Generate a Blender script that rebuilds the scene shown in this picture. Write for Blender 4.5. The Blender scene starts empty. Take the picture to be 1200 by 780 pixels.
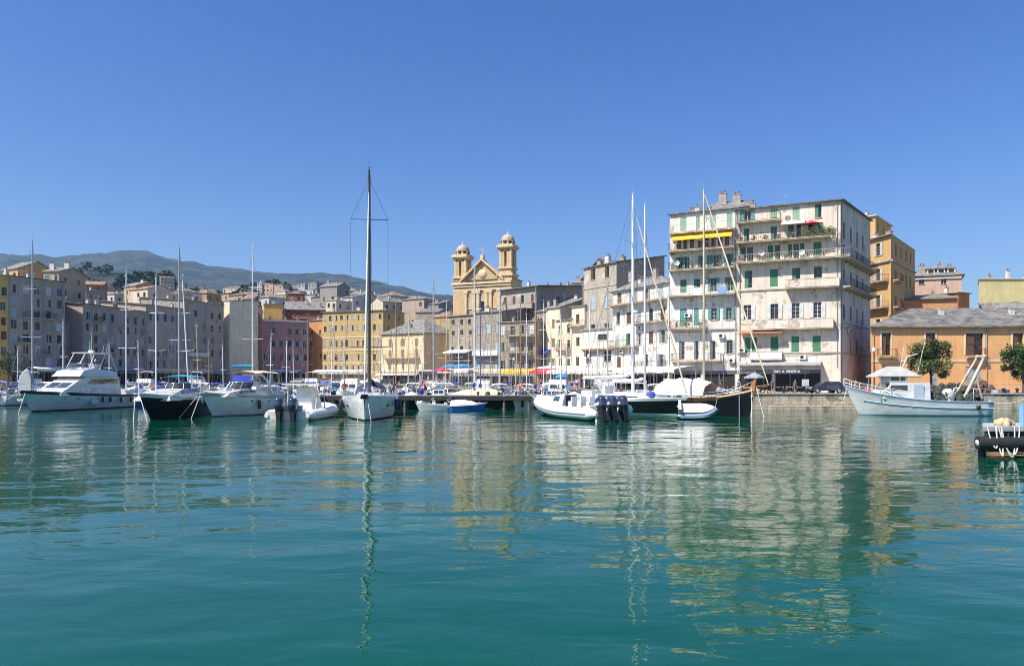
import bpy, math, random
from mathutils import Vector, Matrix, noise as mnoise
C = bpy.context.scene.collection
rnd = random.Random(11)
F, HZ, CH = 857.0, 440.0, 4.0          # focal length in photo pixels, horizon row, eye height
QZ = 1.8                                # top of the quay
def PX(px, Y): return (px - 600.0) / F * Y
def PZ(py, Y): return CH + (HZ - py) / F * Y
def rad(a): return math.radians(a)

# ------------------------------------------------------------------ materials
MATS = {}
def new_mat(name):
    m = bpy.data.materials.new(name); m.use_nodes = True
    nt = m.node_tree; b = nt.nodes['Principled BSDF']
    return m, nt, b
def setc(sock, c): sock.default_value = (c[0], c[1], c[2], 1)
def mixc(nt, fac, a, b, mode='MIX'):
    n = nt.nodes.new('ShaderNodeMix'); n.data_type = 'RGBA'; n.blend_type = mode
    for s, v in ((n.inputs[0], fac), (n.inputs[6], a), (n.inputs[7], b)):
        if hasattr(v, 'links'): nt.links.new(v, s)
        elif isinstance(v, (int, float)): s.default_value = v
        else: s.default_value = (v[0], v[1], v[2], 1)
    return n.outputs[2]
def noise_f(nt, coord, scale, detail=3, sc=None, lo=.4, hi=.6, rough=.55):
    if sc:
        mp = nt.nodes.new('ShaderNodeMapping'); mp.inputs['Scale'].default_value = sc
        nt.links.new(coord, mp.inputs[0]); coord = mp.outputs[0]
    n = nt.nodes.new('ShaderNodeTexNoise'); n.inputs['Scale'].default_value = scale
    n.inputs['Detail'].default_value = detail; n.inputs['Roughness'].default_value = rough
    nt.links.new(coord, n.inputs['Vector'])
    r = nt.nodes.new('ShaderNodeMapRange'); r.inputs[1].default_value = lo; r.inputs[2].default_value = hi
    nt.links.new(n.outputs[0], r.inputs[0])
    return r.outputs[0], n.outputs[0]
def bump(nt, b, h, strength=.5, dist=.02):
    n = nt.nodes.new('ShaderNodeBump'); n.inputs['Strength'].default_value = strength
    n.inputs['Distance'].default_value = dist
    nt.links.new(h, n.inputs['Height']); nt.links.new(n.outputs[0], b.inputs['Normal'])
def mul(c, k): return tuple(min(1, x * k) for x in c)
def M(name, col, rough=.6, var=.12, scale=1.5, metal=0., bmp=0.):
    if name in MATS: return MATS[name]
    m, nt, b = new_mat(name)
    b.inputs['Roughness'].default_value = rough; b.inputs['Metallic'].default_value = metal
    co = nt.nodes.new('ShaderNodeTexCoord').outputs['Object']
    f, raw = noise_f(nt, co, scale, 4, None, .3, .7)
    nt.links.new(mixc(nt, f, mul(col, 1 - var), mul(col, 1 + var)), b.inputs['Base Color'])
    if bmp: bump(nt, b, raw, .6, bmp)
    MATS[name] = m; return m
def plaster(name, col, dirt=.35, patch=None, patchamt=.0, stone=False):
    """old rendered wall: mottling, rain streaks, peeled patches"""
    if name in MATS: return MATS[name]
    m, nt, b = new_mat(name); b.inputs['Roughness'].default_value = .9
    co = nt.nodes.new('ShaderNodeTexCoord').outputs['Object']
    f1, _ = noise_f(nt, co, .5, 4, None, .3, .7)
    c = mixc(nt, f1, mul(col, .88), mul(col, 1.14))
    f2, _ = noise_f(nt, co, 1.0, 5, (2.2, 2.2, .10), .47, .72)       # rain streaks
    k = nt.nodes.new('ShaderNodeMath'); k.operation = 'MULTIPLY'; k.inputs[1].default_value = dirt
    nt.links.new(f2, k.inputs[0])
    grey = sum(col) / 3
    c = mixc(nt, k.outputs[0], c, (grey * .5, grey * .46, grey * .4))
    if patch:
        f3, _ = noise_f(nt, co, .42, 6, None, .60 - patchamt, .63 - patchamt, .7)
        c = mixc(nt, f3, c, patch)
    f4, raw = noise_f(nt, co, 7, 4, None, .25, .75)
    c = mixc(nt, f4, c, mixc(nt, .2, c, (0.1, .09, .08)))
    f5, _ = noise_f(nt, co, .9, 6, None, .56, .7, .75)
    k5 = nt.nodes.new('ShaderNodeMath'); k5.operation = 'MULTIPLY'; k5.inputs[1].default_value = min(.6, dirt*.8); nt.links.new(f5, k5.inputs[0])
    c = mixc(nt, k5.outputs[0], c, mul(col, .55))
    if stone:
        br = nt.nodes.new('ShaderNodeTexBrick'); br.inputs['Scale'].default_value = 1
        br.inputs['Brick Width'].default_value = .8; br.inputs['Row Height'].default_value = .35
        br.inputs['Mortar Size'].default_value = .03
        sep = nt.nodes.new('ShaderNodeSeparateXYZ'); cmb = nt.nodes.new('ShaderNodeCombineXYZ')
        ad = nt.nodes.new('ShaderNodeMath'); nt.links.new(co, sep.inputs[0])
        nt.links.new(sep.outputs[0], ad.inputs[0]); nt.links.new(sep.outputs[1], ad.inputs[1])
        nt.links.new(ad.outputs[0], cmb.inputs[0]); nt.links.new(sep.outputs[2], cmb.inputs[1])
        nt.links.new(cmb.outputs[0], br.inputs['Vector'])
        setc(br.inputs['Color1'], (1, 1, 1)); setc(br.inputs['Color2'], (.72, .7, .66)); setc(br.inputs['Mortar'], (.45, .42, .38))
        c = mixc(nt, .75, c, br.outputs[0], 'MULTIPLY')
    nt.links.new(c, b.inputs['Base Color'])
    bump(nt, b, raw, .5, .03)
    MATS[name] = m; return m
def slate(name, col, k=1.0):
    if name in MATS: return MATS[name]
    m, nt, b = new_mat(name); b.inputs['Roughness'].default_value = .75
    co = nt.nodes.new('ShaderNodeTexCoord').outputs['Object']
    br = nt.nodes.new('ShaderNodeTexBrick'); nt.links.new(co, br.inputs['Vector'])
    br.inputs['Scale'].default_value = 1; br.inputs['Brick Width'].default_value = .75 * k; br.inputs['Row Height'].default_value = .42 * k
    br.inputs['Mortar Size'].default_value = .03
    setc(br.inputs['Color1'], mul(col, 1.6)); setc(br.inputs['Color2'], mul(col, .5)); setc(br.inputs['Mortar'], mul(col, .3))
    f, raw = noise_f(nt, co, .9, 5, None, .35, .7)
    c = mixc(nt, f, br.outputs[0], mixc(nt, .6, br.outputs[0], (.34, .31, .26)))
    nt.links.new(c, b.inputs['Base Color'])
    bump(nt, b, br.outputs['Fac'], .8, -.04)
    MATS[name] = m; return m
def shutter_mat(name, col):
    if name in MATS: return MATS[name]
    m, nt, b = new_mat(name); b.inputs['Roughness'].default_value = .55
    co = nt.nodes.new('ShaderNodeTexCoord').outputs['Object']
    w = nt.nodes.new('ShaderNodeTexWave'); w.bands_direction = 'Z'; w.inputs['Scale'].default_value = 3.2
    nt.links.new(co, w.inputs['Vector'])
    f, _ = noise_f(nt, co, 1.3, 4, None, .3, .7)
    c = mixc(nt, f, mul(col, .75), mul(col, 1.25))
    nt.links.new(c, b.inputs['Base Color']); bump(nt, b, w.outputs['Fac'], .9, .03)
    MATS[name] = m; return m
def gloss(name, col, rough=.2, coat=.5, metal=0):
    if name in MATS: return MATS[name]
    m, nt, b = new_mat(name); b.inputs['Roughness'].default_value = rough; b.inputs['Metallic'].default_value = metal
    b.inputs['Coat Weight'].default_value = coat
    co = nt.nodes.new('ShaderNodeTexCoord').outputs['Object']
    f, _ = noise_f(nt, co, .9, 5, (1, 1, 2.5), .4, .75)
    nt.links.new(mixc(nt, f, col, mixc(nt, .34, col, (.22, .2, .16))), b.inputs['Base Color'])
    MATS[name] = m; return m

GLASS = gloss('window_glass', (.012, .015, .018), .08, .2)
BGLASS = gloss('boat_glass', (.02, .028, .035), .05, 1)
WHITEF = M('white_frame', (.68, .68, .66), .5)
GREYF = M('grey_frame', (.3, .3, .31), .5)
WOODF = M('brown_frame', (.16, .08, .045), .6)
IRON = M('dark_iron', (.025, .025, .027), .5, .2)
RUST = M('rusty_iron', (.16, .08, .045), .8, .3)
ALU = M('aluminium', (.62, .63, .65), .35, .06, metal=.7)
STEEL = M('polished_steel', (.75, .76, .78), .22, .04, metal=.9)
GEL = gloss('white_gelcoat', (.78, .79, .78), .22, .5)
GELW = gloss('cream_gelcoat', (.72, .69, .6), .3, .4)
NAVY = gloss('navy_gelcoat', (.014, .024, .075), .12, .9)
BLACK = M('black_gelcoat', (.008, .008, .01), .22, .2, .5)
BLUEH = gloss('blue_gelcoat', (.02, .13, .5), .2, .6)
REDH = gloss('red_gelcoat', (.4, .03, .03), .3, .4)
ANTIF = M('antifouling', (.02, .03, .045), .8, .3)
ANTIR = M('red_antifouling', (.2, .03, .025), .8, .3)
TEAK = M('teak_deck', (.38, .24, .14), .7, .25, 6)
CANW = M('white_canvas', (.74, .73, .7), .85, .08, 1, bmp=.05)
CANB = M('blue_canvas', (.03, .06, .4), .85, .15, 1, bmp=.05)
CANT = M('teal_canvas', (.03, .25, .42), .85, .15, 1, bmp=.05)
CANG = M('grey_canvas', (.3, .32, .36), .85, .12, 1, bmp=.05)
CANE = M('beige_canvas', (.6, .5, .34), .85, .1, 1, bmp=.05)
CANY = M('yellow_canvas', (.85, .52, .05), .8, .08, 1, bmp=.04)
CANR = M('red_canvas', (.6, .06, .1), .8, .1, 1, bmp=.04)
CANO = M('orange_canvas', (.65, .25, .08), .8, .1, 1, bmp=.04)
RUB = M('black_rubber', (.02, .02, .022), .6, .3)
TUBEW = M('white_tube_fabric', (.76, .78, .78), .4, .06)
TUBEG = M('grey_tube_fabric', (.32, .4, .5), .45, .08)
ROPE = M('rope', (.62, .6, .54), .9, .15)
CONC = M('concrete', (.36, .34, .3), .9, .25, 1.2, bmp=.03)
WOOD = M('weathered_wood', (.2, .14, .09), .8, .3, 3)
VARN = M('varnished_wood', (.34, .15, .06), .35, .25, 3)
MASTW = M('cream_spar', (.66, .55, .36), .4, .1)
MASTD = M('dark_spar', (.06, .055, .06), .35, .2)
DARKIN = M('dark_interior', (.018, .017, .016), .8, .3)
LEAF = M('leaf', (.07, .115, .03), .55, .5, 4)
LEAFY = M('leaf_yellowish', (.2, .2, .06), .55, .4, 4)
LEAFD = M('dark_leaf', (.022, .045, .016), .6, .4, 3)
BARK = M('bark', (.09, .065, .045), .9, .3, 6)
STONE = plaster('quay_stone', (.66, .57, .43), .7, (.3, .27, .2), .03, stone=True)

# ------------------------------------------------------------------ mesh builder
class MB:
    def __init__(s): s.v = []; s.f = []; s.m = []; s.sm = []
    def add(s, vs, fs, mi=0, smooth=False):
        o = len(s.v); s.v += [tuple(v) for v in vs]
        for f in fs: s.f.append(tuple(i + o for i in f)); s.m.append(mi); s.sm.append(smooth)
        return s
    def box(s, x0, y0, z0, x1, y1, z1, mi=0):
        return s.hexa([(x0,y0,z0),(x1,y0,z0),(x1,y1,z0),(x0,y1,z0)], [(x0,y0,z1),(x1,y0,z1),(x1,y1,z1),(x0,y1,z1)], mi)
    def cbox(s, c, d, a=0, mi=0):
        """box centred at c, sizes d, turned a about z"""
        ca, sa = math.cos(a), math.sin(a); bot = []; top = []
        for ux, uy in ((-1,-1),(1,-1),(1,1),(-1,1)):
            x, y = ux*d[0]/2, uy*d[1]/2
            X, Y = c[0]+x*ca-y*sa, c[1]+x*sa+y*ca
            bot.append((X, Y, c[2]-d[2]/2)); top.append((X, Y, c[2]+d[2]/2))
        return s.hexa(bot, top, mi)
    def hexa(s, b, t, mi=0, smooth=False):
        n = len(b)
        fs = [tuple(range(n))[::-1], tuple(range(n, 2*n))] + [(i, (i+1) % n, n+(i+1) % n, n+i) for i in range(n)]
        return s.add(list(b)+list(t), fs, mi, smooth)
    def prism(s, poly, z0, z1, mi=0): return s.hexa([(x,y,z0) for x,y in poly], [(x,y,z1) for x,y in poly], mi)
    def quad(s, a, b, c, d, mi=0): return s.add([a,b,c,d], [(0,1,2,3)], mi)
    def tube(s, pts, r, n=6, mi=0, caps=True, smooth=True):
        pts = [Vector(p) for p in pts]; k = len(pts)
        rs = r if isinstance(r, (list, tuple)) else [r]*k
        vs = []; prev = None
        for i, p in enumerate(pts):
            d = (pts[min(i+1, k-1)] - pts[max(i-1, 0)])
            if d.length < 1e-6: d = Vector((0,0,1))
            d.normalize()
            if prev is None:
                a = Vector((0,0,1)) if abs(d.z) < .9 else Vector((1,0,0))
                u = d.cross(a).normalized()
            else:
                u = prev - d*prev.dot(d)
                u = u.normalized() if u.length > 1e-6 else d.orthogonal().normalized()
            prev = u; w = d.cross(u)
            for j in range(n):
                t = 2*math.pi*j/n
                vs.append(p + (u*math.cos(t) + w*math.sin(t))*rs[i])
        fs = []
        for i in range(k-1):
            for j in range(n):
                a = i*n+j; b = i*n+(j+1) % n
                fs.append((a, b, b+n, a+n))
        s.add(vs, fs, mi, smooth)
        if caps:
            s.add(vs[:n], [tuple(range(n))[::-1]], mi); s.add(vs[-n:], [tuple(range(n))], mi)
        return s
    def lathe(s, prof, c=(0,0,0), n=16, mi=0, smooth=True, axis='z', arc=2*math.pi):
        """profile [(r,z)] turned about an axis through c"""
        vs = []
        for r, z in prof:
            for j in range(n):
                t = arc*j/n; x, y = r*math.cos(t), r*math.sin(t)
                vs.append((c[0]+x, c[1]+y, c[2]+z) if axis == 'z' else ((c[0]+z, c[1]+x, c[2]+y) if axis == 'x' else (c[0]+x, c[1]+z, c[2]+y)))
        fs = [(i*n+j, i*n+(j+1) % n, (i+1)*n+(j+1) % n, (i+1)*n+j) for i in range(len(prof)-1) for j in range(n)]
        return s.add(vs, fs, mi, smooth)
    def sphere(s, c, r, n=10, mi=0, sz=1.0):
        k = n//2+1
        return s.lathe([(r*math.sin(math.pi*i/k), -r*sz*math.cos(math.pi*i/k)) for i in range(k+1)], c, n, mi)
    def grid(s, P, mi=0, smooth=True):
        a, b = len(P), len(P[0])
        return s.add([q for row in P for q in row], [(i*b+j, i*b+j+1, (i+1)*b+j+1, (i+1)*b+j) for i in range(a-1) for j in range(b-1)], mi, smooth)
    def xf(s, mtx):
        s.v = [tuple(mtx @ Vector(v)) for v in s.v]; return s
    def mesh(s, name, mats):
        me = bpy.data.meshes.new(name); me.from_pydata(s.v, [], s.f)
        for m in (mats if isinstance(mats, (list, tuple)) else [mats]): me.materials.append(m)
        me.polygons.foreach_set('material_index', s.m); me.polygons.foreach_set('use_smooth', s.sm)
        me.update(); return me
    def build(s, name, mats, parent=None, loc=(0,0,0), rz=0):
        return link(name, s.mesh(name, mats), parent, loc, rz)
def link(name, me, parent=None, loc=(0,0,0), rz=0):
    o = bpy.data.objects.new(name, me); C.objects.link(o); o.parent = parent
    o.location = loc; o.rotation_euler = (0, 0, rz); return o
def thing(name, label, cat, loc=(0,0,0), rz=0, group=None):
    o = link(name, None, None, loc, rz); o.empty_display_size = .2
    return tag(o, label, cat, group)
def tag(o, label, cat, group=None):
    o['label'] = label; o['category'] = cat
    if group: o['group'] = group
    return o
def struct(o): o['kind'] = 'structure'; return o
def copy_tree(o, parent=None, loc=None, rz=None, label=None, group=None):
    c = o.copy(); C.objects.link(c); c.parent = parent
    if loc is not None: c.location = loc
    if rz is not None: c.rotation_euler = (0, 0, rz)
    if label: c['label'] = label
    if group: c['group'] = group
    for ch in list(o.children): copy_tree(ch, c)
    return c
# ------------------------------------------------------------------ camera, sky, sun
sc = bpy.context.scene
cam = bpy.data.objects.new('camera', bpy.data.cameras.new('camera')); C.objects.link(cam)
cam.location = (0, 0, CH); cam.rotation_euler = (rad(90), 0, 0)
cam.data.sensor_width = 36; cam.data.lens = 36*F/1200; cam.data.shift_y = 50/1200
cam.data.clip_end = 30000; cam.data.clip_start = .5
sc.camera = cam
SUN = Vector((-.64, -.42, 1.0)).normalized()
w = bpy.data.worlds.new('World'); sc.world = w; w.use_nodes = True
wn = w.node_tree; bg = wn.nodes['Background']
sky = wn.nodes.new('ShaderNodeTexSky'); sky.sky_type = 'NISHITA'; sky.sun_disc = False
sky.sun_elevation = math.asin(SUN.z); sky.sun_rotation = math.atan2(SUN.x, SUN.y)
sky.air_density = 1.0; sky.dust_density = .8; sky.ozone_density = 3.2; sky.altitude = 0
hs_ = wn.nodes.new('ShaderNodeHueSaturation'); hs_.inputs['Saturation'].default_value = 1.32; hs_.inputs['Hue'].default_value = .518
wn.links.new(sky.outputs[0], hs_.inputs['Color']); wn.links.new(hs_.outputs[0], bg.inputs[0]); bg.inputs[1].default_value = .11
sl = bpy.data.lights.new('sun', 'SUN'); sl.energy = 5.0; sl.angle = rad(.53); sl.color = (1, .95, .86)
so = bpy.data.objects.new('sun', sl); C.objects.link(so)
so.rotation_euler = (-SUN).to_track_quat('-Z', 'Y').to_euler(); so.location = (-80, -30, 120)
sc.view_settings.view_transform = 'Standard'; sc.view_settings.look = 'None'
sc.view_settings.gamma = 1; sc.view_settings.exposure = 0.5
sc.render.engine = 'CYCLES'; sc.cycles.pixel_filter_type = 'BLACKMAN_HARRIS'; sc.cycles.filter_width = .95
try:
    sc.cycles.use_denoising = True; sc.cycles.denoiser = 'OPENIMAGEDENOISE'
    sc.cycles.max_bounces = 6; sc.cycles.diffuse_bounces = 3; sc.cycles.glossy_bounces = 4
    sc.cycles.volume_bounces = 0; sc.cycles.use_adaptive_sampling = True; sc.cycles.adaptive_threshold = .015
    sc.cycles.caustics_reflective = False; sc.cycles.caustics_refractive = False
    sc.cycles.sample_clamp_indirect = 6
except Exception: pass

# ------------------------------------------------------------------ water
def water_material():
    m, nt, b = new_mat('harbour_water')
    b.inputs['Roughness'].default_value = .015; setc(b.inputs['Specular Tint'], (.46, .98, .44)); b.inputs['IOR'].default_value = 1.6
    geo = nt.nodes.new('ShaderNodeNewGeometry').outputs['Position']
    f, _ = noise_f(nt, geo, .05, 4, (.5, 1, 1), .35, .65)
    f2, _ = noise_f(nt, geo, .35, 3, (.5, 1, 1), .35, .65)
    c = mixc(nt, f, (.0, .064, .034), (.0, .072, .042))
    c = mixc(nt, f2, mixc(nt, .3, c, (0, .03, .013)), c)
    nt.links.new(c, b.inputs['Base Color'])
    def wave(scale, sx, sy, detail, amp, rot=0., rough=.5):
        mp = nt.nodes.new('ShaderNodeMapping'); mp.inputs['Scale'].default_value = (sx, sy, 1)
        mp.inputs['Rotation'].default_value = (0, 0, rot)
        nt.links.new(geo, mp.inputs[0])
        n = nt.nodes.new('ShaderNodeTexNoise'); n.inputs['Scale'].default_value = scale; n.inputs['Detail'].default_value = detail
        n.inputs['Roughness'].default_value = rough
        n.inputs['Distortion'].default_value = .4
        nt.links.new(mp.outputs[0], n.inputs['Vector'])
        k = nt.nodes.new('ShaderNodeMath'); k.operation = 'MULTIPLY'; k.inputs[1].default_value = amp
        nt.links.new(n.outputs[0], k.inputs[0]); return k.outputs[0]
    hs = [wave(.42, .6, 1.0, 1, .30, .25), wave(1.1, .55, 1.0, 2, .095, -.2), wave(3.4, .5, 1, 3, .024, .1)]
    s = hs[0]
    for h in hs[1:]:
        a = nt.nodes.new('ShaderNodeMath'); nt.links.new(s, a.inputs[0]); nt.links.new(h, a.inputs[1]); s = a.outputs[0]
    pf, _ = noise_f(nt, geo, .045, 3, (.35, 1, 1), .38, .62); pm_ = nt.nodes.new('ShaderNodeMapRange'); pm_.inputs[3].default_value = .55; pm_.inputs[4].default_value = 1.35; nt.links.new(pf, pm_.inputs[0])
    a = nt.nodes.new('ShaderNodeMath'); a.operation = 'MULTIPLY'; nt.links.new(s, a.inputs[0]); nt.links.new(pm_.outputs[0], a.inputs[1]); s = a.outputs[0]
    bp = nt.nodes.new('ShaderNodeBump'); bp.inputs['Strength'].default_value = 1; bp.inputs['Distance'].default_value = WAVE
    nt.links.new(s, bp.inputs['Height']); nt.links.new(bp.outputs[0], b.inputs['Normal'])
    return m
WAVE = .31
wb = MB(); wb.quad((-700, -120, 0), (700, -120, 0), (700, 320, 0), (-700, 320, 0))
struct(wb.build('water', water_material()))

# ------------------------------------------------------------------ quay and town ground
EDGE = [(140, 86), (27, 86), (23, 93), (12, 105), (3, 118), (-8, 138), (-20, 170), (-32, 193), (-48, 204), (-60, 205),
        (-70, 200), (-82, 175), (-91, 148), (-97, 128), (-101, 110), (-130, 96), (-330, 92)]
PAVE = plaster('quay_paving', (.34, .31, .27), .3, stone=False)
q = MB()
back = [(-330, 330), (140, 330)]
poly = EDGE + back
q.add([(x, y, QZ) for x, y in poly], [tuple(range(len(poly)))], 0)
struct(q.build('quay_ground', PAVE))
q = MB()
for i in range(len(EDGE)-1):
    a, b = Vector((*EDGE[i], 0)), Vector((*EDGE[i+1], 0)); d = (b-a).normalized(); n = Vector((-d.y, d.x, 0))
    if n.y > 0: pass
    L = (b-a).length
    ang = math.atan2(d.y, d.x); c = (a+b)/2
    # n points to the water side
    n = Vector((d.y, -d.x, 0))
    if n.dot(Vector((c.x, c.y-400, 0))) < 0 and False: n = -n
    inward = Vector((d.y, -d.x, 0))
    q.cbox((c.x + inward.x*.25, c.y + inward.y*.25, .3), (L+.3, .7, 2.9), ang, 0)          # face wall
    q.cbox((c.x + inward.x*.2, c.y + inward.y*.2, QZ + .06), (L+.1, .8, .13), ang, 1)      # coping stone
struct(q.build('quay_wall', [STONE, CONC]))
# low stone steps / ledge at the foot of the right quay
q = MB(); q.box(30, 84.9, -.5, 46, 85.6, .45, 0); q.box(60.5, 84.6, -.5, 120, 85.6, .7, 0)
struct(q.build('quay_ledge', STONE))

# ------------------------------------------------------------------ terrain: town slope, green hills, mountains
TX = [-200, 0, 60, 100, 140, 170, 200, 240, 260, 300, 340, 370, 400, 450, 500, 530, 560, 700, 900, 1400]
KN = [  # (distance, py per TX)
 (250, [428]*20),
 (330, [392,392,392,392,392,392,392,392,392,392,392,392,392,392,394,396,400,405,415,425]),
 (620, [352,350,352,352,350,350,352,356,358,350,350,354,358,362,366,372,380,395,412,425]),
 (760, [350,350,350,346,338,330,330,350,352,340,341,350,356,362,368,372,382,398,415,428]),
 (1300,[322,324,322,317,321,333,339,343,345,347,345,349,352,356,362,370,384,402,418,430]),
 (2300,[336,336,336,336,336,338,342,345,347,350,352,354,356,358,364,372,386,405,420,432]),
 (4300,[300,299,305,300,296,296,305,310,313,319,321,322,323,331,343,349,358,392,415,432]),
 (5200,[318,318,318,318,318,318,318,320,324,328,330,332,335,340,350,358,366,398,420,434]),
]
def lerp_tab(xs, ys, x):
    if x <= xs[0]: return ys[0]
    for i in range(len(xs)-1):
        if x <= xs[i+1]:
            t = (x-xs[i])/(xs[i+1]-xs[i]); return ys[i]*(1-t)+ys[i+1]*t
    return ys[-1]
def H(X, Y):
    Y = max(Y, 250.)
    px = 600 + F*X/Y
    d = [k[0] for k in KN]
    if Y >= d[-1]: i, t = len(d)-2, 1.
    else:
        i = max(j for j in range(len(d)-1) if Y >= d[j]); t = (Y-d[i])/(d[i+1]-d[i])
    s = t*t*(3-2*t) if i >= 3 else t
    z0 = PZ(lerp_tab(TX, KN[i][1], px), d[i]); z1 = PZ(lerp_tab(TX, KN[i+1][1], px), d[i+1])
    z = z0*(1-s)+z1*s
    a = min(1, max(0, (Y-700)/3000))
    z += a*75*(abs(mnoise.fractal(Vector((X/600, Y/600, 3)), 1., 2.1, 5)) - .55) * (1 - .55*max(0, 1-abs(Y-4300)/700))
    z += min(1, max(0, (Y-500)/900))*9*mnoise.fractal(Vector((X/140, Y/140, 1)), 1, 2, 3)
    return z
def terrain_material():
    m, nt, b = new_mat('hill_ground'); b.inputs['Roughness'].default_value = .95
    geo = nt.nodes.new('ShaderNodeNewGeometry').outputs['Position']
    f, raw = noise_f(nt, geo, .006, 8, None, .46, .54, .75)
    c = mixc(nt, f, (.012, .032, .016), (.10, .10, .055))
    f2, _ = noise_f(nt, geo, .003, 5, None, .5, .66, .6)
    c = mixc(nt, f2, c, (.11, .10, .075))
    f3, _ = noise_f(nt, geo, .05, 3, None, .5, .6, .6)
    c = mixc(nt, f3, c, (.02, .034, .014))
    nt.links.new(c, b.inputs['Base Color']); bump(nt, b, raw, 1, 90)
    return m
ys = []; y = 250.
while y < 5300: ys.append(y); y *= 1.022
t = MB(); rows = []
for y in ys:
    row = []
    for i in range(261):
        X = -.86*y + (1.02*y)*i/260 * (1.0)
        row.append((X, y, H(X, y)))
    rows.append(row)
t.grid(rows, 0, True)
struct(t.build('hills', terrain_material()))
# the ground carries on to the right and round the back as flat land
g = MB(); g.quad((-6000, 329, 1.4), (6000, 329, 1.4), (6000, 6500, 1.4), (-6000, 6500, 1.4))
struct(g.build('ground', M('plain_ground', (.12, .11, .07), .95, .3, .02)))

# ------------------------------------------------------------------ haze
hz = MB(); hz.box(-5400, -60, -1.5, 5400, 6600, 860)
hm = bpy.data.materials.new('haze_air'); hm.use_nodes = True; nt = hm.node_tree
nt.nodes.remove(nt.nodes['Principled BSDF'])
pv = nt.nodes.new('ShaderNodeVolumePrincipled'); setc(pv.inputs['Color'], (.38, .66, 1)); pv.inputs['Density'].default_value = .00009
pv.inputs['Anisotropy'].default_value = .1
nt.links.new(pv.outputs[0], nt.nodes['Material Output'].inputs['Volume'])
hb = hz.build('haze', hm); hb['kind'] = 'stuff'
# ------------------------------------------------------------------ buildings
SH = {'green': shutter_mat('green_shutter', (.05, .22, .12)), 'lgreen': shutter_mat('pale_green_shutter', (.26, .42, .3)),
      'teal': shutter_mat('teal_shutter', (.08, .3, .26)), 'grey': shutter_mat('grey_shutter', (.36, .38, .39)),
      'brown': shutter_mat('brown_shutter', (.14, .07, .04)), 'blue': shutter_mat('pale_blue_shutter', (.4, .5, .55)),
      'white': shutter_mat('white_shutter', (.62, .63, .63)), 'dgrey': shutter_mat('dark_grey_shutter', (.14, .15, .17)),
      'lbrown': shutter_mat('light_brown_shutter', (.3, .2, .13))}
_wc = {}
def window_mesh(w, h, frame, bars=2):
    k = ('w', round(w, 2), round(h, 2), frame.name, bars)
    if k not in _wc:
        b = MB(); y = .2; d = .05; f = .05; x = w/2
        b.quad((-x, y+d, 0), (x, y+d, 0), (x, y+d, h), (-x, y+d, h), 1)
        b.box(-x, y, 0, -x+f, y+d-.004, h); b.box(x-f, y, 0, x, y+d-.004, h)
        b.box(-x+f, y+.003, h-f, x-f, y+d-.004, h); b.box(-x+f, y+.003, 0, x-f, y+d-.004, f)
        if w > .6: b.box(-.03, y-.006, f, .03, y+d-.008, h-f)
        for i in range(bars):
            z = h*(i+1)/(bars+1); b.box(-x+f, y+.006, z-.012, x-f, y+d-.006, z+.012)
        _wc[k] = b.mesh('window', [frame, GLASS])
    return _wc[k]
def leaf_mesh(w, h, mat):
    """one louvred shutter leaf, hinged at x=0, spanning +x, standing proud of y=0"""
    k = ('s', round(w, 2), round(h, 2), mat.name)
    if k not in _wc:
        b = MB(); f = .05; y0, y1 = -.045, 0
        b.box(0, y0, 0, f, y1, h); b.box(w-f, y0, 0, w, y1, h)
        for z in (0, h*.47, h-f): b.box(f, y0+.002, z, w-f, y1-.002, z+f)
        b.box(f, y0+.015, f, w-f, y1-.012, h-f)
        _wc[k] = b.mesh('shutter', mat)
    return _wc[k]
def sill_mesh(w):
    k = ('sill', round(w, 2))
    if k not in _wc:
        b = MB(); b.box(-w/2-.08, -.1, -.09, w/2+.08, .16, 0); _wc[k] = b.mesh('sill', M('sill_stone', (.5, .46, .4), .85))
    return _wc[k]
def ac_mesh():
    if 'ac' not in _wc:
        b = MB(); b.box(-.42, -.42, 0, .42, -.1, .62, 0); b.lathe([(.0, -.432), (.2, -.432), (.24, -.42)], (-.1, 0, .31), 12, 1, axis='y')
        b.box(-.36, -.42, -.06, -.3, 0, -.003, 1); b.box(.3, -.42, -.06, .36, 0, -.003, 1)
        _wc['ac'] = b.mesh('air_conditioner', [M('ac_white', (.6, .6, .57), .6), IRON])
    return _wc['ac']

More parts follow.
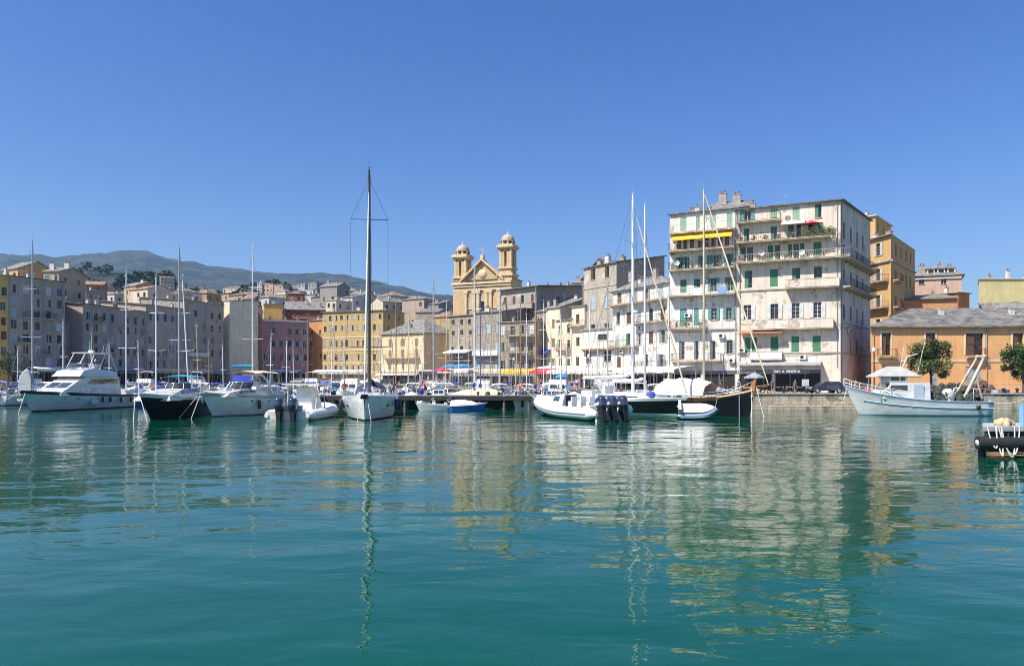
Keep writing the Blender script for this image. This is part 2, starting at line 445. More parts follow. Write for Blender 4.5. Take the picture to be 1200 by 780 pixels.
class Bld:
    def __init__(s, name, label, A, B, depth, top, wall, zb=QZ, group=None, side=None, cat='building', trim=None):
        s.A, s.B = Vector(A), Vector(B); d = s.B - s.A; s.L = d.length; s.ang = math.atan2(d.y, d.x)
        s.zb = zb; s.H = top - zb; s.wall = wall; s.trim = trim or M('cornice_stone', (.42, .38, .32), .85, .2)
        s.root = thing(name, label, cat, (A[0], A[1], zb), s.ang, group)
        ca, sa = math.cos(-s.ang), math.sin(-s.ang)
        if side is None: v = (0, depth)
        else: v = (side[0]*ca - side[1]*sa, side[0]*sa + side[1]*ca)
        s.fp = [(0, 0), (s.L, 0), (s.L+v[0], v[1]), (v[0], v[1])]
        s.ops = {i: [] for i in range(4)}; s.roof = None; s.r = random.Random(sum(map(ord, label)))
        s.gables = []
    def world(s, p): 
        ca, sa = math.cos(s.ang), math.sin(s.ang); return (s.A.x + p[0]*ca - p[1]*sa, s.A.y + p[0]*sa + p[1]*ca)
    def face(s, i):
        p, q = Vector(s.fp[i]), Vector(s.fp[(i+1) % 4]); d = q-p; L = d.length; return p, d/L, L
    def u(s, i, px):
        """photo column -> metres along face i, and the distance there"""
        p, t, L = s.face(i); P = Vector(s.world(p)); Q = Vector(s.world(p+t*L)); D = (Q-P)/L; k = (px-600)/F
        u = (k*P.y - P.x)/(D.x - k*D.y); return u, P.y + D.y*u
    def z(s, i, py, px): return PZ(py, s.u(i, px)[1]) - s.zb
    def place(s, i, u, z, off=0.):
        """location and turn of a child standing on face i (its -y looks outward)"""
        p, t, L = s.face(i); n = Vector((t.y, -t.x)); q = p + t*u + n*off
        return (q.x, q.y, z), math.atan2(t.y, t.x)
    def win(s, i, u, z, w, h, style='glass', frame=None, sh='green', sill=True, detail=True, far=False):
        p, t, L = s.face(i)
        if u-w/2 < .12 or u+w/2 > L-.12 or z+h > s.H-.1 or z < .02: return None
        for (a, b, c, d) in s.ops[i]:
            if u-w/2 < b+.05 and u+w/2 > a-.05 and z < d+.05 and z+h > c-.05: return None
        s.ops[i].append((u-w/2, u+w/2, z, z+h))
        loc, rz = s.place(i, u, z)
        o = link('window', window_mesh(w, h, frame or s.r.choice([WHITEF, GREYF, GREYF]), 1 if far else (3 if h > 1.8 else 2)), s.root, loc, rz)
        if detail and sill: link('sill', sill_mesh(w), o)
        if style == 'closed':
            m = leaf_mesh(w/2-.01, h-.02, SH[sh])
            link('shutter', m, o, (-w/2+.005, .08, .01)); link('shutter', m, o, (.005, .08, .01))
        elif style == 'half':
            m = leaf_mesh(w/2-.01, h-.02, SH[sh]); link('shutter', m, o, (-w/2+.005, .08, .01))
        elif style == 'open':
            m = leaf_mesh(w/2-.01, h-.02, SH[sh])
            a = link('shutter', m, o, (-w/2-.01, -.03, .01), math.pi-.10); a.location.y = -.06
            link('shutter', m, o, (w/2+.01, -.03, .01), -.10)
        return o
    def wpx(s, i, px, py0, py1, wpx, style='glass', ref=None, **k):
        """window from photo pixels: centre column, top row, bottom row at column ref"""
        ref = px if ref is None else ref
        u0 = s.u(i, px-wpx/2)[0]; u1 = s.u(i, px+wpx/2)[0]
        z0, z1 = s.z(i, py1, ref), s.z(i, py0, ref)
        return s.win(i, (u0+u1)/2, z0, round(u1-u0, 1), round(z1-z0, 1), style, **k)
    def grid(s, i, n, zs, w, h, styles, skip=0., u0=None, u1=None, **k):
        p, t, L = s.face(i); u0 = L*.5/n if u0 is None else u0; u1 = L-L*.5/n if u1 is None else u1
        for z in zs:
            hh = h
            for j in range(n):
                if s.r.random() < skip: continue
                u = u0 + (u1-u0)*(j/(n-1) if n > 1 else .5)
                u += s.r.uniform(-.13, .13); st = s.r.choice(styles); sh = 'green'
                if isinstance(st, tuple): st, sh = st
                s.win(i, u, z + s.r.choice([0, 0, .1]), w * s.r.choice([1, 1, .9, 1.1]), hh * s.r.choice([1, 1, .93]), st, sh=sh, **k)
    def band(s, i, z, h=.22, out=.12, name='string_course', mat=None, u0=0, u1=None):
        p, t, L = s.face(i); u1 = L if u1 is None else u1
        loc, rz = s.place(i, 0, z); b = MB(); b.box(u0-.002, -out, 0, u1+.002, .01, h)
        return b.build(name, mat or s.trim, s.root, loc, rz)
    def balcony(s, i, u0, u1, z, depth=1.1, rail='bars', mat=None, h=1.0, th=.2, railmat=None):
        loc, rz = s.place(i, 0, z); mat = mat or M('balcony_concrete', (.5, .42, .33), .9, .3, bmp=.02)
        b = MB(); b.box(u0, -depth, -th, u1, .01, 0)
        b.box(u0+.02, -depth-.04, -.08, u1-.02, -depth+.003, -.02)
        n = max(2, int((u1-u0)/2.2))
        for j in range(n):
            x = u0+.15+(u1-u0-.3)*j/(n-1); b.hexa([(x-.08,-.02,-th-.35),(x+.08,-.02,-th-.35),(x+.08,0,-th-.35),(x-.08,0,-th-.35)],
                                                  [(x-.08,-depth*.7,-th+.003),(x+.08,-depth*.7,-th+.003),(x+.08,0,-th+.003),(x-.08,0,-th+.003)])
        o = b.build('balcony', mat, s.root, loc, rz)
        if rail == 'solid':
            r = MB(); r.box(u0, -depth, .003, u1, -depth+.1, h); r.box(u0, -depth+.1, .003, u0+.1, 0, h); r.box(u1-.1, -depth+.1, .003, u1, 0, h)
            r.box(u0-.03, -depth-.04, h, u1+.03, -depth+.14, h+.06)
            r.build('parapet', s.wall if railmat is None else railmat, o)
        elif rail:
            r = MB(); y = -depth+.05; rr = .025
            for zz in (h, .12): r.tube([(u0+.03, 0, zz), (u0+.03, y, zz), (u1-.03, y, zz), (u1-.03, 0, zz)], rr, 4, smooth=False)
            k = int((u1-u0)/.22)
            for j in range(k+1):
                x = u0+.03+(u1-u0-.06)*j/k; r.box(x-.01, y-.01, .0, x+.01, y+.01, h)
            for j in range(5):
                for x in (u0+.03, u1-.03): yy = y*(j+.5)/5; r.box(x-.01, yy-.01, 0, x+.01, yy+.01, h)
            r.build('railing', railmat or IRON, o)
        return o
    def awning(s, i, u0, u1, z, depth, drop, mat, valance=.25, name='awning'):
        loc, rz = s.place(i, 0, z); b = MB(); n = max(2, int((u1-u0)/1.2)); pts = []
        up, lo = [], []
        for j in range(n+1):
            x = u0+(u1-u0)*j/n
            rowp = [(x, -.02-(depth)*k/5, -drop*k/5 - .06*math.sin(math.pi*k/5)*(1 if j % 2 else .5)) for k in range(6)]
            rowp.append((x, -.02-depth-.01, -drop-valance*(1 if j % 2 else .85)))
            pts.append(rowp)
        b.grid(pts, 0, False)
        b.v += [(x, y+.01, zz-.03) for x, y, zz in b.v[:]]; off = len(b.v)//2
        k = len(b.f); b.f += [tuple(q+off for q in f[::-1]) for f in b.f]; b.m += [0]*k; b.sm += [False]*k
        o = b.build(name, mat, s.root, loc, rz)
        for x in (u0+.1, u1-.1): r = MB(); r.tube([(x, 0, -.5-drop*.3), (x, -depth, -drop-.05)], .025, 5); r.build('awning_arm', ALU, o)
        return o
    def child(s, name, b, mats, i, u, z, off=0.):
        loc, rz = s.place(i, u, z, off); return b.build(name, mats, s.root, loc, rz)
    def ac(s, i, u, z): 
        loc, rz = s.place(i, u, z); link('air_conditioner', ac_mesh(), s.root, loc, rz)
    def pipe(s, i, u, z0, z1, mat=None):
        b = MB(); b.tube([(0, -.09, 0), (0, -.09, z1-z0)], .06, 6); s.child('drainpipe', b, mat or M('drainpipe_zinc', (.35, .33, .3), .6), i, u, z0)
    def shop(s, i, u0, u1, h=3., frame=None, n=None, sign=None):
        """glazed shopfront with frames, dark inside"""
        if u0 < .15: u0 = .15
        p, t, L = s.face(i); u1 = min(u1, L-.15)
        s.ops[i].append((u0, u1, .02, h)); b = MB(); fr = .14; n = n or max(1, int((u1-u0)/2.2)); W = u1-u0
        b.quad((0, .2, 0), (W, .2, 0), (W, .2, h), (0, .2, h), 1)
        for j in range(n+1):
            x = (W-fr)*j/n; b.box(x, .02, .02, x+fr, .19, h)
        b.box(fr, .03, h-.5, W-fr, .19, h-.002)
        b.box(fr, .04, .02, W-fr, .19, .35) if s.r.random() < .5 else None
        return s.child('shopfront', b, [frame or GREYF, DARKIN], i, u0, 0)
    def finish(s, roof='flat', rmat=None, rh=1.5, over=.35, chim=2, par=None, ins=None, antenna=1, gablewall=True):
        """walls with real openings, then the roof with its chimneys"""
        b = MB(); H_ = s.H
        for i in range(4):
            p, t, L = s.face(i); n = Vector((t.y, -t.x)); ops = s.ops[i]
            us = sorted({0., L} | {o[0] for o in ops} | {o[1] for o in ops}); zs = sorted({-2.5, H_} | {o[2] for o in ops} | {o[3] for o in ops})
            def pt(u, z, dep=0): q = p + t*u - n*dep; return (q.x, q.y, z)
            for c in range(len(zs)-1):
                zc = (zs[c]+zs[c+1])/2; run = None
                for a in range(len(us)-1):
                    uc = (us[a]+us[a+1])/2
                    hole = any(o[0] < uc < o[1] and o[2] < zc < o[3] for o in ops)
                    if hole:
                        if run is not None: b.quad(pt(run, zs[c]), pt(us[a], zs[c]), pt(us[a], zs[c+1]), pt(run, zs[c+1])); run = None
                    elif run is None: run = us[a]
                if run is not None: b.quad(pt(run, zs[c]), pt(L, zs[c]), pt(L, zs[c+1]), pt(run, zs[c+1]))
            for (a, c_, z0, z1) in ops:
                D = .28
                b.quad(pt(a, z0), pt(a, z0, D), pt(a, z1, D), pt(a, z1)); b.quad(pt(c_, z0), pt(c_, z1), pt(c_, z1, D), pt(c_, z0, D))
                b.quad(pt(a, z1), pt(a, z1, D), pt(c_, z1, D), pt(c_, z1)); b.quad(pt(a, z0), pt(c_, z0), pt(c_, z0, D), pt(a, z0, D))
        A, B, Cc, D_ = [Vector(q) for q in s.fp]
        b.add([(q[0], q[1], H_-.01) for q in s.fp], [(0, 1, 2, 3)])
        rm = rmat or slate('grey_slate', (.2, .195, .185))
        cen = (A+B+Cc+D_)/4
        E = []
        for q in (A, B, Cc, D_):
            v = q-cen; E.append(q + Vector((math.copysign(over, v.x), math.copysign(over, v.y))))
        r = MB(); th = .16
        if roof == 'flat':
            r.hexa([(q.x, q.y, H_) for q in E], [(q.x, q.y, H_+th) for q in E], 0)
            top = H_+th
            def rz(x, y): return top
        else:
            ha = (B-A).length; ml, mr = (A+D_)/2, (B+Cc)/2
            el, er = (E[0]+E[3])/2, (E[1]+E[2])/2
            if roof == 'hip':
                k = min(.42, ((D_-A).length/2)/ha) if ins is None else ins
                el, er = el.lerp(er, k), er.lerp(el, k)
                base = [(q.x, q.y, H_) for q in E]; r.hexa(base, [(q.x, q.y, H_+th) for q in E], 0)
                vs = [(q.x, q.y, H_+th) for q in E] + [(el.x, el.y, H_+th+rh), (er.x, er.y, H_+th+rh)]
                r.add(vs, [(0, 1, 5, 4), (2, 3, 4, 5), (1, 2, 5), (3, 0, 4)])
            elif roof == 'gable':
                lo = H_-over*rh/max(1, (D_-A).length/2)
                vs = [(E[0].x, E[0].y, lo), (E[1].x, E[1].y, lo), (E[2].x, E[2].y, lo), (E[3].x, E[3].y, lo), (el.x, el.y, H_+rh), (er.x, er.y, H_+rh)]
                vs += [(x, y, z+th) for x, y, z in vs]
                r.add(vs, [(0, 4, 5, 1), (4, 3, 2, 5), (6, 7, 11, 10), (10, 11, 8, 9), (0, 1, 7, 6), (3, 9, 8, 2), (0, 6, 10, 4), (4, 10, 9, 3), (1, 5, 11, 7), (5, 2, 8, 11)])
                b.add([(A.x, A.y, H_), (D_.x, D_.y, H_), (ml.x, ml.y, H_+rh)], [(0, 2, 1)])
                b.add([(B.x, B.y, H_), (Cc.x, Cc.y, H_), (mr.x, mr.y, H_+rh)], [(0, 1, 2)])
            elif roof == 'shed':       # rises from the front to the back
                vs = [(E[0].x, E[0].y, H_), (E[1].x, E[1].y, H_), (E[2].x, E[2].y, H_+rh), (E[3].x, E[3].y, H_+rh)]
                vs += [(x, y, z+th) for x, y, z in vs]
                r.add(vs, [(0, 3, 2, 1), (4, 5, 6, 7), (0, 1, 5, 4), (1, 2, 6, 5), (2, 3, 7, 6), (3, 0, 4, 7)])
                b.add([(B.x, B.y, H_), (Cc.x, Cc.y, H_), (Cc.x, Cc.y, H_+rh)], [(0, 1, 2)]); b.add([(A.x, A.y, H_), (D_.x, D_.y, H_), (D_.x, D_.y, H_+rh)], [(0, 2, 1)])
            D = max(1., s.fp[2][1])
            def rz(x, y):
                f = min(1, max(0, y/D))
                return H_+th+(rh*f if roof == 'shed' else rh*(1-abs(2*f-1))) - .1
        b.build('wall', s.wall, s.root)
        s.roof = r.build('roof', rm, s.root)
        for c in range(chim):
            f = (c+.5+s.r.uniform(-.25, .25))/max(1, chim); y = s.fp[2][1]*s.r.uniform(.12, .5)
            p = A.lerp(B, f); x = p.x + s.fp[3][0]*y/max(1, s.fp[3][1]); hgt = s.r.uniform(.8, 1.7); ww = s.r.choice([.5, .7, 1.1])
            k = MB(); z = rz(x, y)-.15; k.box(-ww/2, -.3, 0, ww/2, .3, hgt, 0); k.box(-ww/2-.06, -.36, hgt, ww/2+.06, .36, hgt+.09, 1)
            for a in range(1 if ww < .8 else 2):
                xx = (a-.5)*.5 if ww >= .8 else 0; k.lathe([(.11, hgt+.09), (.09, hgt+.4), (.16, hgt+.42), (.02, hgt+.56)], (xx, 0, 0), 8, 2)
            k.build('chimney', [s.r.choice([M('white_chimney', (.6, .58, .54), .85, .2), M('dull_chimney', (.38, .33, .27), .9, .25)]), CONC, M('terracotta', (.35, .16, .09), .8)], s.roof, (x, y, z))
        for c in range(antenna):
            x = s.L*s.r.uniform(.15, .85); y = s.fp[2][1]*s.r.uniform(.15, .6); z = rz(x, y)-.1
            k = MB(); hh = s.r.uniform(1.5, 2.6); k.tube([(0, 0, 0), (0, 0, hh)], .025, 5); k.tube([(-.5, 0, hh-.15), (.5, 0, hh-.15)], .015, 4)
            for q in range(5): k.tube([(-.45+.22*q, -.22, hh-.15), (-.45+.22*q, .22, hh-.15)], .01, 3)
            k.build('antenna', ALU, s.roof, (x, y, z))
        return s
def at(px, Y): return (PX(px, Y), Y)

# ================= the big corner block on the right quay
GL, GR = (PX(785, 107), 107.), (PX(985, 97), 97.)
def on_line(px, P, Q):
    k = (px-600)/F; D = (Q[0]-P[0], Q[1]-P[1]); t = (k*P[1]-P[0])/(D[0]-k*D[1]); return (P[0]+D[0]*t, P[1]+D[1]*t)
GM = on_line(864, GL, GR)
SL = plaster('worn_white_render', (.8, .75, .67), .55, (.42, .34, .27), .03)
SR = plaster('pinkish_cream_render', (.8, .68, .56), .42, (.5, .41, .32), .03)
zr = PZ(235, 97)
# --- left half
b = Bld('apartment_building', 'tall worn white apartment house with long yellow awning high on its front', GL, GM, 15, PZ(252, 107), SL, side=(9.5, 13))
for px in (801, 818, 836, 855): b.wpx(0, px, 255, 271, 7 if px != 818 else 5, 'closed', ref=801, sh='lgreen')
for px in (796, 803, 811, 820, 828, 836, 844, 852): b.wpx(0, px, 281, 293, 5.2, 'glass', ref=801, frame=WOODF, sill=False)
for px, st in ((797, 'open'), (805, 'glass'), (821, 'half'), (831, 'closed'), (839, 'open'), (854, 'open')): b.wpx(0, px, 301, 315.5, 5.5, st, ref=801, sh='teal', sill=False)
for px, st, c in ((801, 'closed', 'green'), (817, 'half', 'green'), (836, 'open', 'teal'), (856, 'open', 'green')): b.wpx(0, px, 328, 343, 7, st, ref=801, sh=c, sill=False)
for px, st in ((801, 'closed'), (816, 'closed')): b.wpx(0, px, 362, 382, 8 if px < 810 else 5.5, st, ref=801, sh='teal', sill=False)
for px in (836.5, 854): b.wpx(0, px, 362, 376, 7, 'open', ref=801, sh='teal')
for px, w_ in ((799, 6.5), (816, 5), (835, 6.5)): b.wpx(0, px, 400, 421, w_, 'half', ref=801, sh='dgrey', sill=False)
b.wpx(0, 855, 398, 414, 7, 'open', ref=855, sh='grey')
u = lambda px: b.u(0, px)[0]
uR = u(863.5)
b.balcony(0, .05, uR-.1, b.z(0, 272.5, 801), .9, 'bars', mat=SL, railmat=M('pale_railing', (.5, .45, .38), .6))
b.balcony(0, .0, uR-.15, b.z(0, 294, 801), 1.3, 'bars', railmat=RUST)
b.balcony(0, .05, uR-.12, b.z(0, 316.5, 801), 1.35, 'bars')
b.balcony(0, .0, uR-.2, b.z(0, 346.5, 801), 1.2, 'bars', railmat=M('pale_railing2', (.5, .5, .48), .6))
b.balcony(0, u(786), u(829), b.z(0, 384.5, 801), 1.2, 'bars', railmat=RUST)
b.balcony(0, u(788), u(846), b.z(0, 422.5, 801), 1.2, 'bars', railmat=IRON)
b.band(0, b.z(0, 386, 850), .2, .16, u0=u(831), u1=uR-.01)
aw = b.awning(0, u(789), u(859), b.z(0, 272.6, 801)-.25, 1.25, .75, CANY, .3)
for px, py in ((858, 425), (846, 396), (806, 372)): b.ac(0, u(px), b.z(0, py, px))
b.shop(0, .3, u(822), 2.9, GREYF); b.shop(0, u(824), uR-.2, 2.9, M('blue_grey_frame', (.13, .14, .17), .5))
b.pipe(0, u(862), 3, b.H)
for px in (812, 820, 843):     # washing on the rails
    k = MB(); k.grid([[(x*.3, -.04+.03*math.sin(x*3+y_), -y_*.35) for y_ in range(4)] for x in range(5)]); b.child('laundry', k, [CANW, M('blue_cloth', (.25, .35, .6), .9)][px % 2:], 0, u(px), b.z(0, 346.5, 801)+.9, 1.22)
b.finish('shed', slate('dark_slate', (.13, .13, .135)), 1.2, .35, chim=6, antenna=3)
BW = b
# --- right half
b = Bld('apartment_building', 'tall cream corner apartment house with green shutters and wraparound balconies', GM, GR, 18, zr, SR, side=(11.7, 15.8))
u = lambda px: b.u(0, px)[0]; L0 = b.L
for px, st, c in ((876, 'open', 'teal'), (907, 'closed', 'lgreen'), (933, 'closed', 'lgreen'), (959, 'half', 'green')): b.wpx(0, px, 241.5, 257, 8, st, ref=933, sh=c)
for px, st, w_ in ((875, 'half', 6.5), (907, 'half', 7), (927, 'half', 6), (936, 'glass', 6), (950, 'glass', 6), (962, 'closed', 6)): b.wpx(0, px, 263, 278.5, w_, st, ref=933, sh='green', sill=False)
for px, st, w_ in ((871, 'half', 6), (879, 'glass', 7), (903, 'closed', 6), (911, 'half', 6.5), (926, 'closed', 5), (933, 'glass', 6), (940, 'closed', 5), (958, 'closed', 9)): b.wpx(0, px, 284, 301.5, w_, st, ref=950, sh='green', sill=False)
for px, st in ((877, 'half'), (907, 'closed'), (933, 'half'), (958.5, 'glass')): b.wpx(0, px, 313.5, 334.5, 9, st, ref=933, sh='green', sill=False)
for px in (876, 907.5, 932.5, 958): b.wpx(0, px, 355, 373, 9, 'open', ref=932, sh='white', sill=False)
for px, w_ in ((876, 7), (884, 6), (907.5, 9), (932, 9), (957, 9)): b.wpx(0, px, 394, 412, w_, 'closed', ref=932, sh='green')
# side face (in shade)
us = [b.u(1, p)[0] for p in (989, 997, 1004.5, 1011)]
for k_, zz in enumerate([(236, 255), (258, 277), (284, 301), (313, 331), (355, 373), (394, 411)]):
    z0, z1 = b.z(0, zz[1], 983), b.z(0, zz[0], 983)
    for j, uu in enumerate(us):
        if k_ == 5 and j in (0, 3): continue
        b.win(1, uu, z0, 1.1, round(z1-z0, 1), 'closed' if (k_+j) % 3 else 'half', sh='dgrey', sill=k_ not in (2, 3))
zb1 = b.z(0, 302.5, 960); zb2 = b.z(0, 336, 960); zb0 = b.z(0, 279.5, 940)
b.balcony(0, .1, u(972), zb0, 1.3, 'bars')
b.balcony(0, .1, u(915), b.z(0, 262.5, 875)+.2, 1.0, 'bars')
b.balcony(0, .1, L0+1.2, zb1, 1.25, 'bars', railmat=M('pale_railing', (.5, .45, .38), .6))
b.balcony(1, .0, b.face(1)[2]-.6, zb1+.004, 1.25, 'bars', h=1.05)
b.balcony(0, u(921), L0-.1, zb2, 1.2, 'solid'); b.balcony(1, .05, b.face(1)[2]-1.6, zb2+.004, 1.2, 'bars', h=1.05)
b.balcony(0, u(882), u(977), b.z(0, 384.5, 932), 1.1, 'solid', h=1.15)
b.balcony(0, u(880), u(917), b.z(0, 420.5, 900), 1.0, 'solid', railmat=M('white_parapet', (.66, .64, .6), .8))
b.band(0, b.z(0, 340, 900), .2, .14, u1=u(920)); b.band(0, b.z(0, 414, 932), .18, .1); b.band(1, b.z(0, 414, 983), .18, .1)
b.band(1, b.z(0, 378, 983), .15, .08)
b.awning(0, u(868), u(918), b.z(0, 386.5, 900), 1.3, .35, M('terracotta_canvas', (.45, .2, .1), .8), .15)
b.awning(0, u(916), u(944), b.z(0, 258.5, 930), 1.2, .5, CANW, .15)
for px, py in ((870, 413), (890, 424), (941, 421), (972, 382), (905, 382), (911, 382)): b.ac(0, u(px), b.z(0, py, px) if py != 382 else b.z(0, 384.5, 932)+.05)
b.ac(1, 4, 8); b.ac(1, 5.2, 8.2)
FRB = M('blue_grey_frame', (.13, .14, .17), .5)
b.shop(0, .25, u(905), 3.0, FRB, 4); b.shop(0, u(908), u(962), 3.0, FRB, 3)
b.awning(0, u(866), u(963), b.z(0, 423, 930), 2.2, .25, M('grey_awning', (.42, .43, .46), .8), .35)
# lettering above the shop
def text_mesh(txt, size, mat, ext=.02):
    cu = bpy.data.curves.new('sign_text', 'FONT'); cu.body = txt; cu.size = size; cu.extrude = ext; cu.align_x = 'CENTER'
    o = bpy.data.objects.new('tmp', cu); C.objects.link(o); bpy.context.view_layer.update()
    me = bpy.data.meshes.new_from_object(o); C.objects.unlink(o); bpy.data.objects.remove(o)
    me.materials.clear(); me.materials.append(mat); me.name = 'lettering'; return me
LETTER = M('white_lettering', (.85, .85, .85), .5, .02)
def sign(bl, i, uu, z, wd, ht, txt, board, size, off=.1):
    k = MB(); k.box(-wd/2, 0, 0, wd/2, .06, ht); o = bl.child('sign_board', k, board, i, uu, z, off+.06)
    t_ = link('lettering', text_mesh(txt, size, LETTER), o, (0, -.025, ht*.28)); t_.rotation_euler = (math.pi/2, 0, 0); return o
zs_ = 3.05
sign(b, 0, u(924), zs_-.62, 5.6, .6, 'BAR A VINERIA', M('sign_navy', (.035, .04, .07), .5), .5, 2.15)
sign(b, 0, u(877), zs_-.62, 5.2, .5, 'RESTAURANT', M('sign_grey', (.1, .1, .11), .5), .42, 1.5)
def dish(bl, i, uu, z, r=.4, off=.45):
    k = MB(); k.lathe([(0, .12), (r*.5, .09), (r, -.03)], (0, 0, 0), 12, axis='y'); k.tube([(0, .12, 0), (0, off, -.3)], .03, 4); k.tube([(0, .1, -.1), (0, -.35, -.05)], .015, 4); bl.child('satellite_dish', k, M('dish_white', (.7, .7, .68), .5), i, uu, z, off)
for px, py in ((940, 296), (921, 250), (893, 297), (972, 330)): dish(b, 0, u(px), b.z(0, py, px))
for px, py in ((795, 309), (848, 336)): dish(BW, 0, BW.u(0, px)[0], BW.z(0, py, px), .4, .9)
def pots(bl, i, uu, z, off, seed, col=None):
    r_ = random.Random(seed); k = MB()
    for q in range(34):
        p = Vector((r_.gauss(0, .22), r_.gauss(0, .15), .25+abs(r_.gauss(.2, .22)))); d = .12
        k.add([p, p+Vector((d, .03, r_.uniform(-d, d))), p+Vector((d, r_.uniform(-d, d), d)), p+Vector((0, .05, d))], [(0, 1, 2, 3)], 0 if r_.random() < .85 else 2)
    k.lathe([(.12, 0), (.18, .28), (0, .28)], (0, 0, 0), 8, 1); bl.child('potted_plant', k, [LEAF, M('terracotta', (.35, .16, .09), .8), col or M('pink_flower', (.6, .1, .2), .7)], i, uu, z, off)
for j, px in enumerate((869, 884, 898, 913, 928)): pots(b, 0, u(px), zb0+.01, .9, j)
for j, px in enumerate((870, 890, 900, 921, 947, 966)): pots(b, 0, u(px), zb1+.01, .9, 20+j)
for j, px in enumerate((790, 812, 826, 845)): pots(BW, 0, BW.u(0, px)[0], BW.z(0, 316.5, 801)+.01, .9, 40+j)
for j, px in enumerate((794, 806, 822)): pots(BW, 0, BW.u(0, px)[0], BW.z(0, 384.5, 801)+.01, .85, 60+j)
k = MB(); k.add([(0, 0, 2.3)]+[(1.3*math.cos(a*.785), 1.0*math.sin(a*.785), 1.75) for a in range(8)], [(0, 1+a, 1+(a+1) % 8) for a in range(8)]); k.tube([(0, 0, 0), (0, 0, 2.3)], .03, 5); b.child('balcony_parasol', k, CANR, 0, u(951), zb0, .6)
def cable(bl, i, u0, u1, z0, z1, sag=.3):
    k = MB(); k.tube([(u0+(u1-u0)*f/8, -.05, z0+(z1-z0)*f/8-sag*4*(f/8)*(1-f/8)) for f in range(9)], .022, 4); bl.child('cable', k, IRON, i, 0, 0)
cable(b, 0, .5, b.L-.5, 4.9, 5.1, .12); cable(b, 0, .5, b.L-.5, 9.4, 9.3, .1); cable(b, 1, .5, 14, 8.7, 9.2, .2); cable(BW, 0, .4, BW.L-.3, 8.6, 8.5, .1); b.pipe(0, .35, 3.2, b.H); b.pipe(1, .4, 0, b.H); b.pipe(0, b.L-.4, 3.4, b.H)
# roof terrace greenery and parasol on the upper balcony
for j in range(9):
    k = MB(); r_ = random.Random(j)
    for q in range(60):
        p = Vector((r_.gauss(0, .35), r_.gauss(0, .25), abs(r_.gauss(.4, .3)))); d = .12
        k.quad(p, p+Vector((d, .03, r_.uniform(-d, d))), p+Vector((d, r_.uniform(-d, d), d)), p+Vector((0, .05, d)))
    k.box(-.3, -.18, 0, .3, .18, .25, 1)
    b.child('potted_plant', k, [LEAF, M('terracotta', (.35, .16, .09), .8)], 0, u(944)+j*.42, zb0+.01, .95)
b.finish('shed', slate('dark_slate', (.13, .13, .135)), .6, .4, chim=4, antenna=3)
BE = b
# attic storey standing on the roof behind
b = Bld('rooftop_room', 'small dark slate rooftop room above the cream corner apartment house', (29.5, 108.5), (34.5, 106), 4, zr+1.4, plaster('grey_render', (.3, .28, .26), .3), zb=zr-1.6, cat='rooftop room')
b.grid(0, 2, [1.4], .8, 1., ['glass']); b.finish('gable', slate('dark_slate', (.13, .13, .135)), 1.2, .2, chim=2, antenna=0)

# ================= ochre block behind
OC = plaster('ochre_render', (.66, .4, .15), .4)
b = Bld('apartment_building', 'ochre corner block with small stone balconies behind the cream apartment house', at(1006, 128), at(1044, 120), 18, PZ(275, 120), OC, side=(12.2, 15))
for zz in (22.3, 18, 13.6, 9.6):
    for j, px in enumerate((1016, 1029)): b.win(0, b.u(0, px)[0], zz, 1.1, 2.1, 'open', sh='white')
    for px in (1050, 1056, 1062, 1067): b.win(1, b.u(1, px)[0], zz, 1.0, 1.9, 'half', sh='brown')
for zz in (18, 13.6): 
    b.balcony(0, .3, b.L-.4, zz-.02, 1.0, 'bars', railmat=RUST); b.balcony(1, .6, 5, zz, 1.0, 'bars', railmat=RUST)
b.band(0, 21, .3, .3); b.band(1, 21, .3, .3)
b.finish('flat', M('roof_membrane', (.3, .27, .22), .9, .3), .5, .5, chim=2)
b = Bld('apartment_building', 'ochre upper storeys with flat white roof behind the dark roof edge', at(1003, 140), at(1026, 137), 12, PZ(253, 137), OC, side=(8, 10))
b.grid(1, 3, [PZ(270, 137)-QZ], .9, 1.8, ['glass']); b.finish('flat', M('white_roof', (.6, .58, .54), .8), .3, .4, chim=1)
# pink block with dormers
PK = plaster('pale_pink_render', (.6, .42, .32), .3)
b = Bld('apartment_building', 'pale pink house with white trimmed slate roof and dormers behind the orange warehouse', at(1070, 143), at(1127, 140), 10, PZ(322, 140), PK, side=(6, 11))
zt = b.H
for px in (1080, 1106): b.wpx(0, px, 326, 333, 6, 'glass')
b.band(0, zt-.6, .5, .25, mat=M('white_trim', (.66, .62, .57), .8))
b.finish('hip', slate('grey_slate', (.2, .195, .185)), 2.6, .5, chim=3, antenna=2)
for px in (1092, 1104, 1116):
    k = MB(); k.box(-.7, 0, 0, .7, 2, 1.1, 0); k.prism([(-.9, -.2), (.9, -.2), (.9, 2), (-.9, 2)], 1.1, 1.25, 1); k.box(-.45, -.02, .15, .45, .01, .95, 2)
    k.build('dormer', [M('white_trim', (.66, .62, .57), .8), slate('grey_slate', (.2, .195, .185)), GLASS], b.roof, (b.u(0, px)[0], 1.0, zt+.4))
ORS = plaster('orange_render', (.66, .31, .13), .3)
b = Bld('house', 'low orange house with slate lean-to roof behind the long orange warehouse', at(1058, 128), at(1122, 126), 8, PZ(350, 126), ORS, side=(3, 9), cat='house')
b.grid(0, 4, [9.5], .9, 1.4, ['glass']); b.finish('shed', slate('grey_slate', (.2, .195, .185)), 1.6, .4, chim=1, antenna=0)
b = Bld('house', 'narrow brown house squeezed behind the low orange house at the sky gap', at(1123, 134), at(1136, 136), 8, PZ(343, 134), plaster('brown_render', (.38, .2, .11), .3), cat='house')
b.grid(0, 2, [8, 12], .8, 1.4, ['closed']); b.finish('flat', M('roof_membrane', (.3, .27, .22), .9, .3), .5, .3, chim=1)
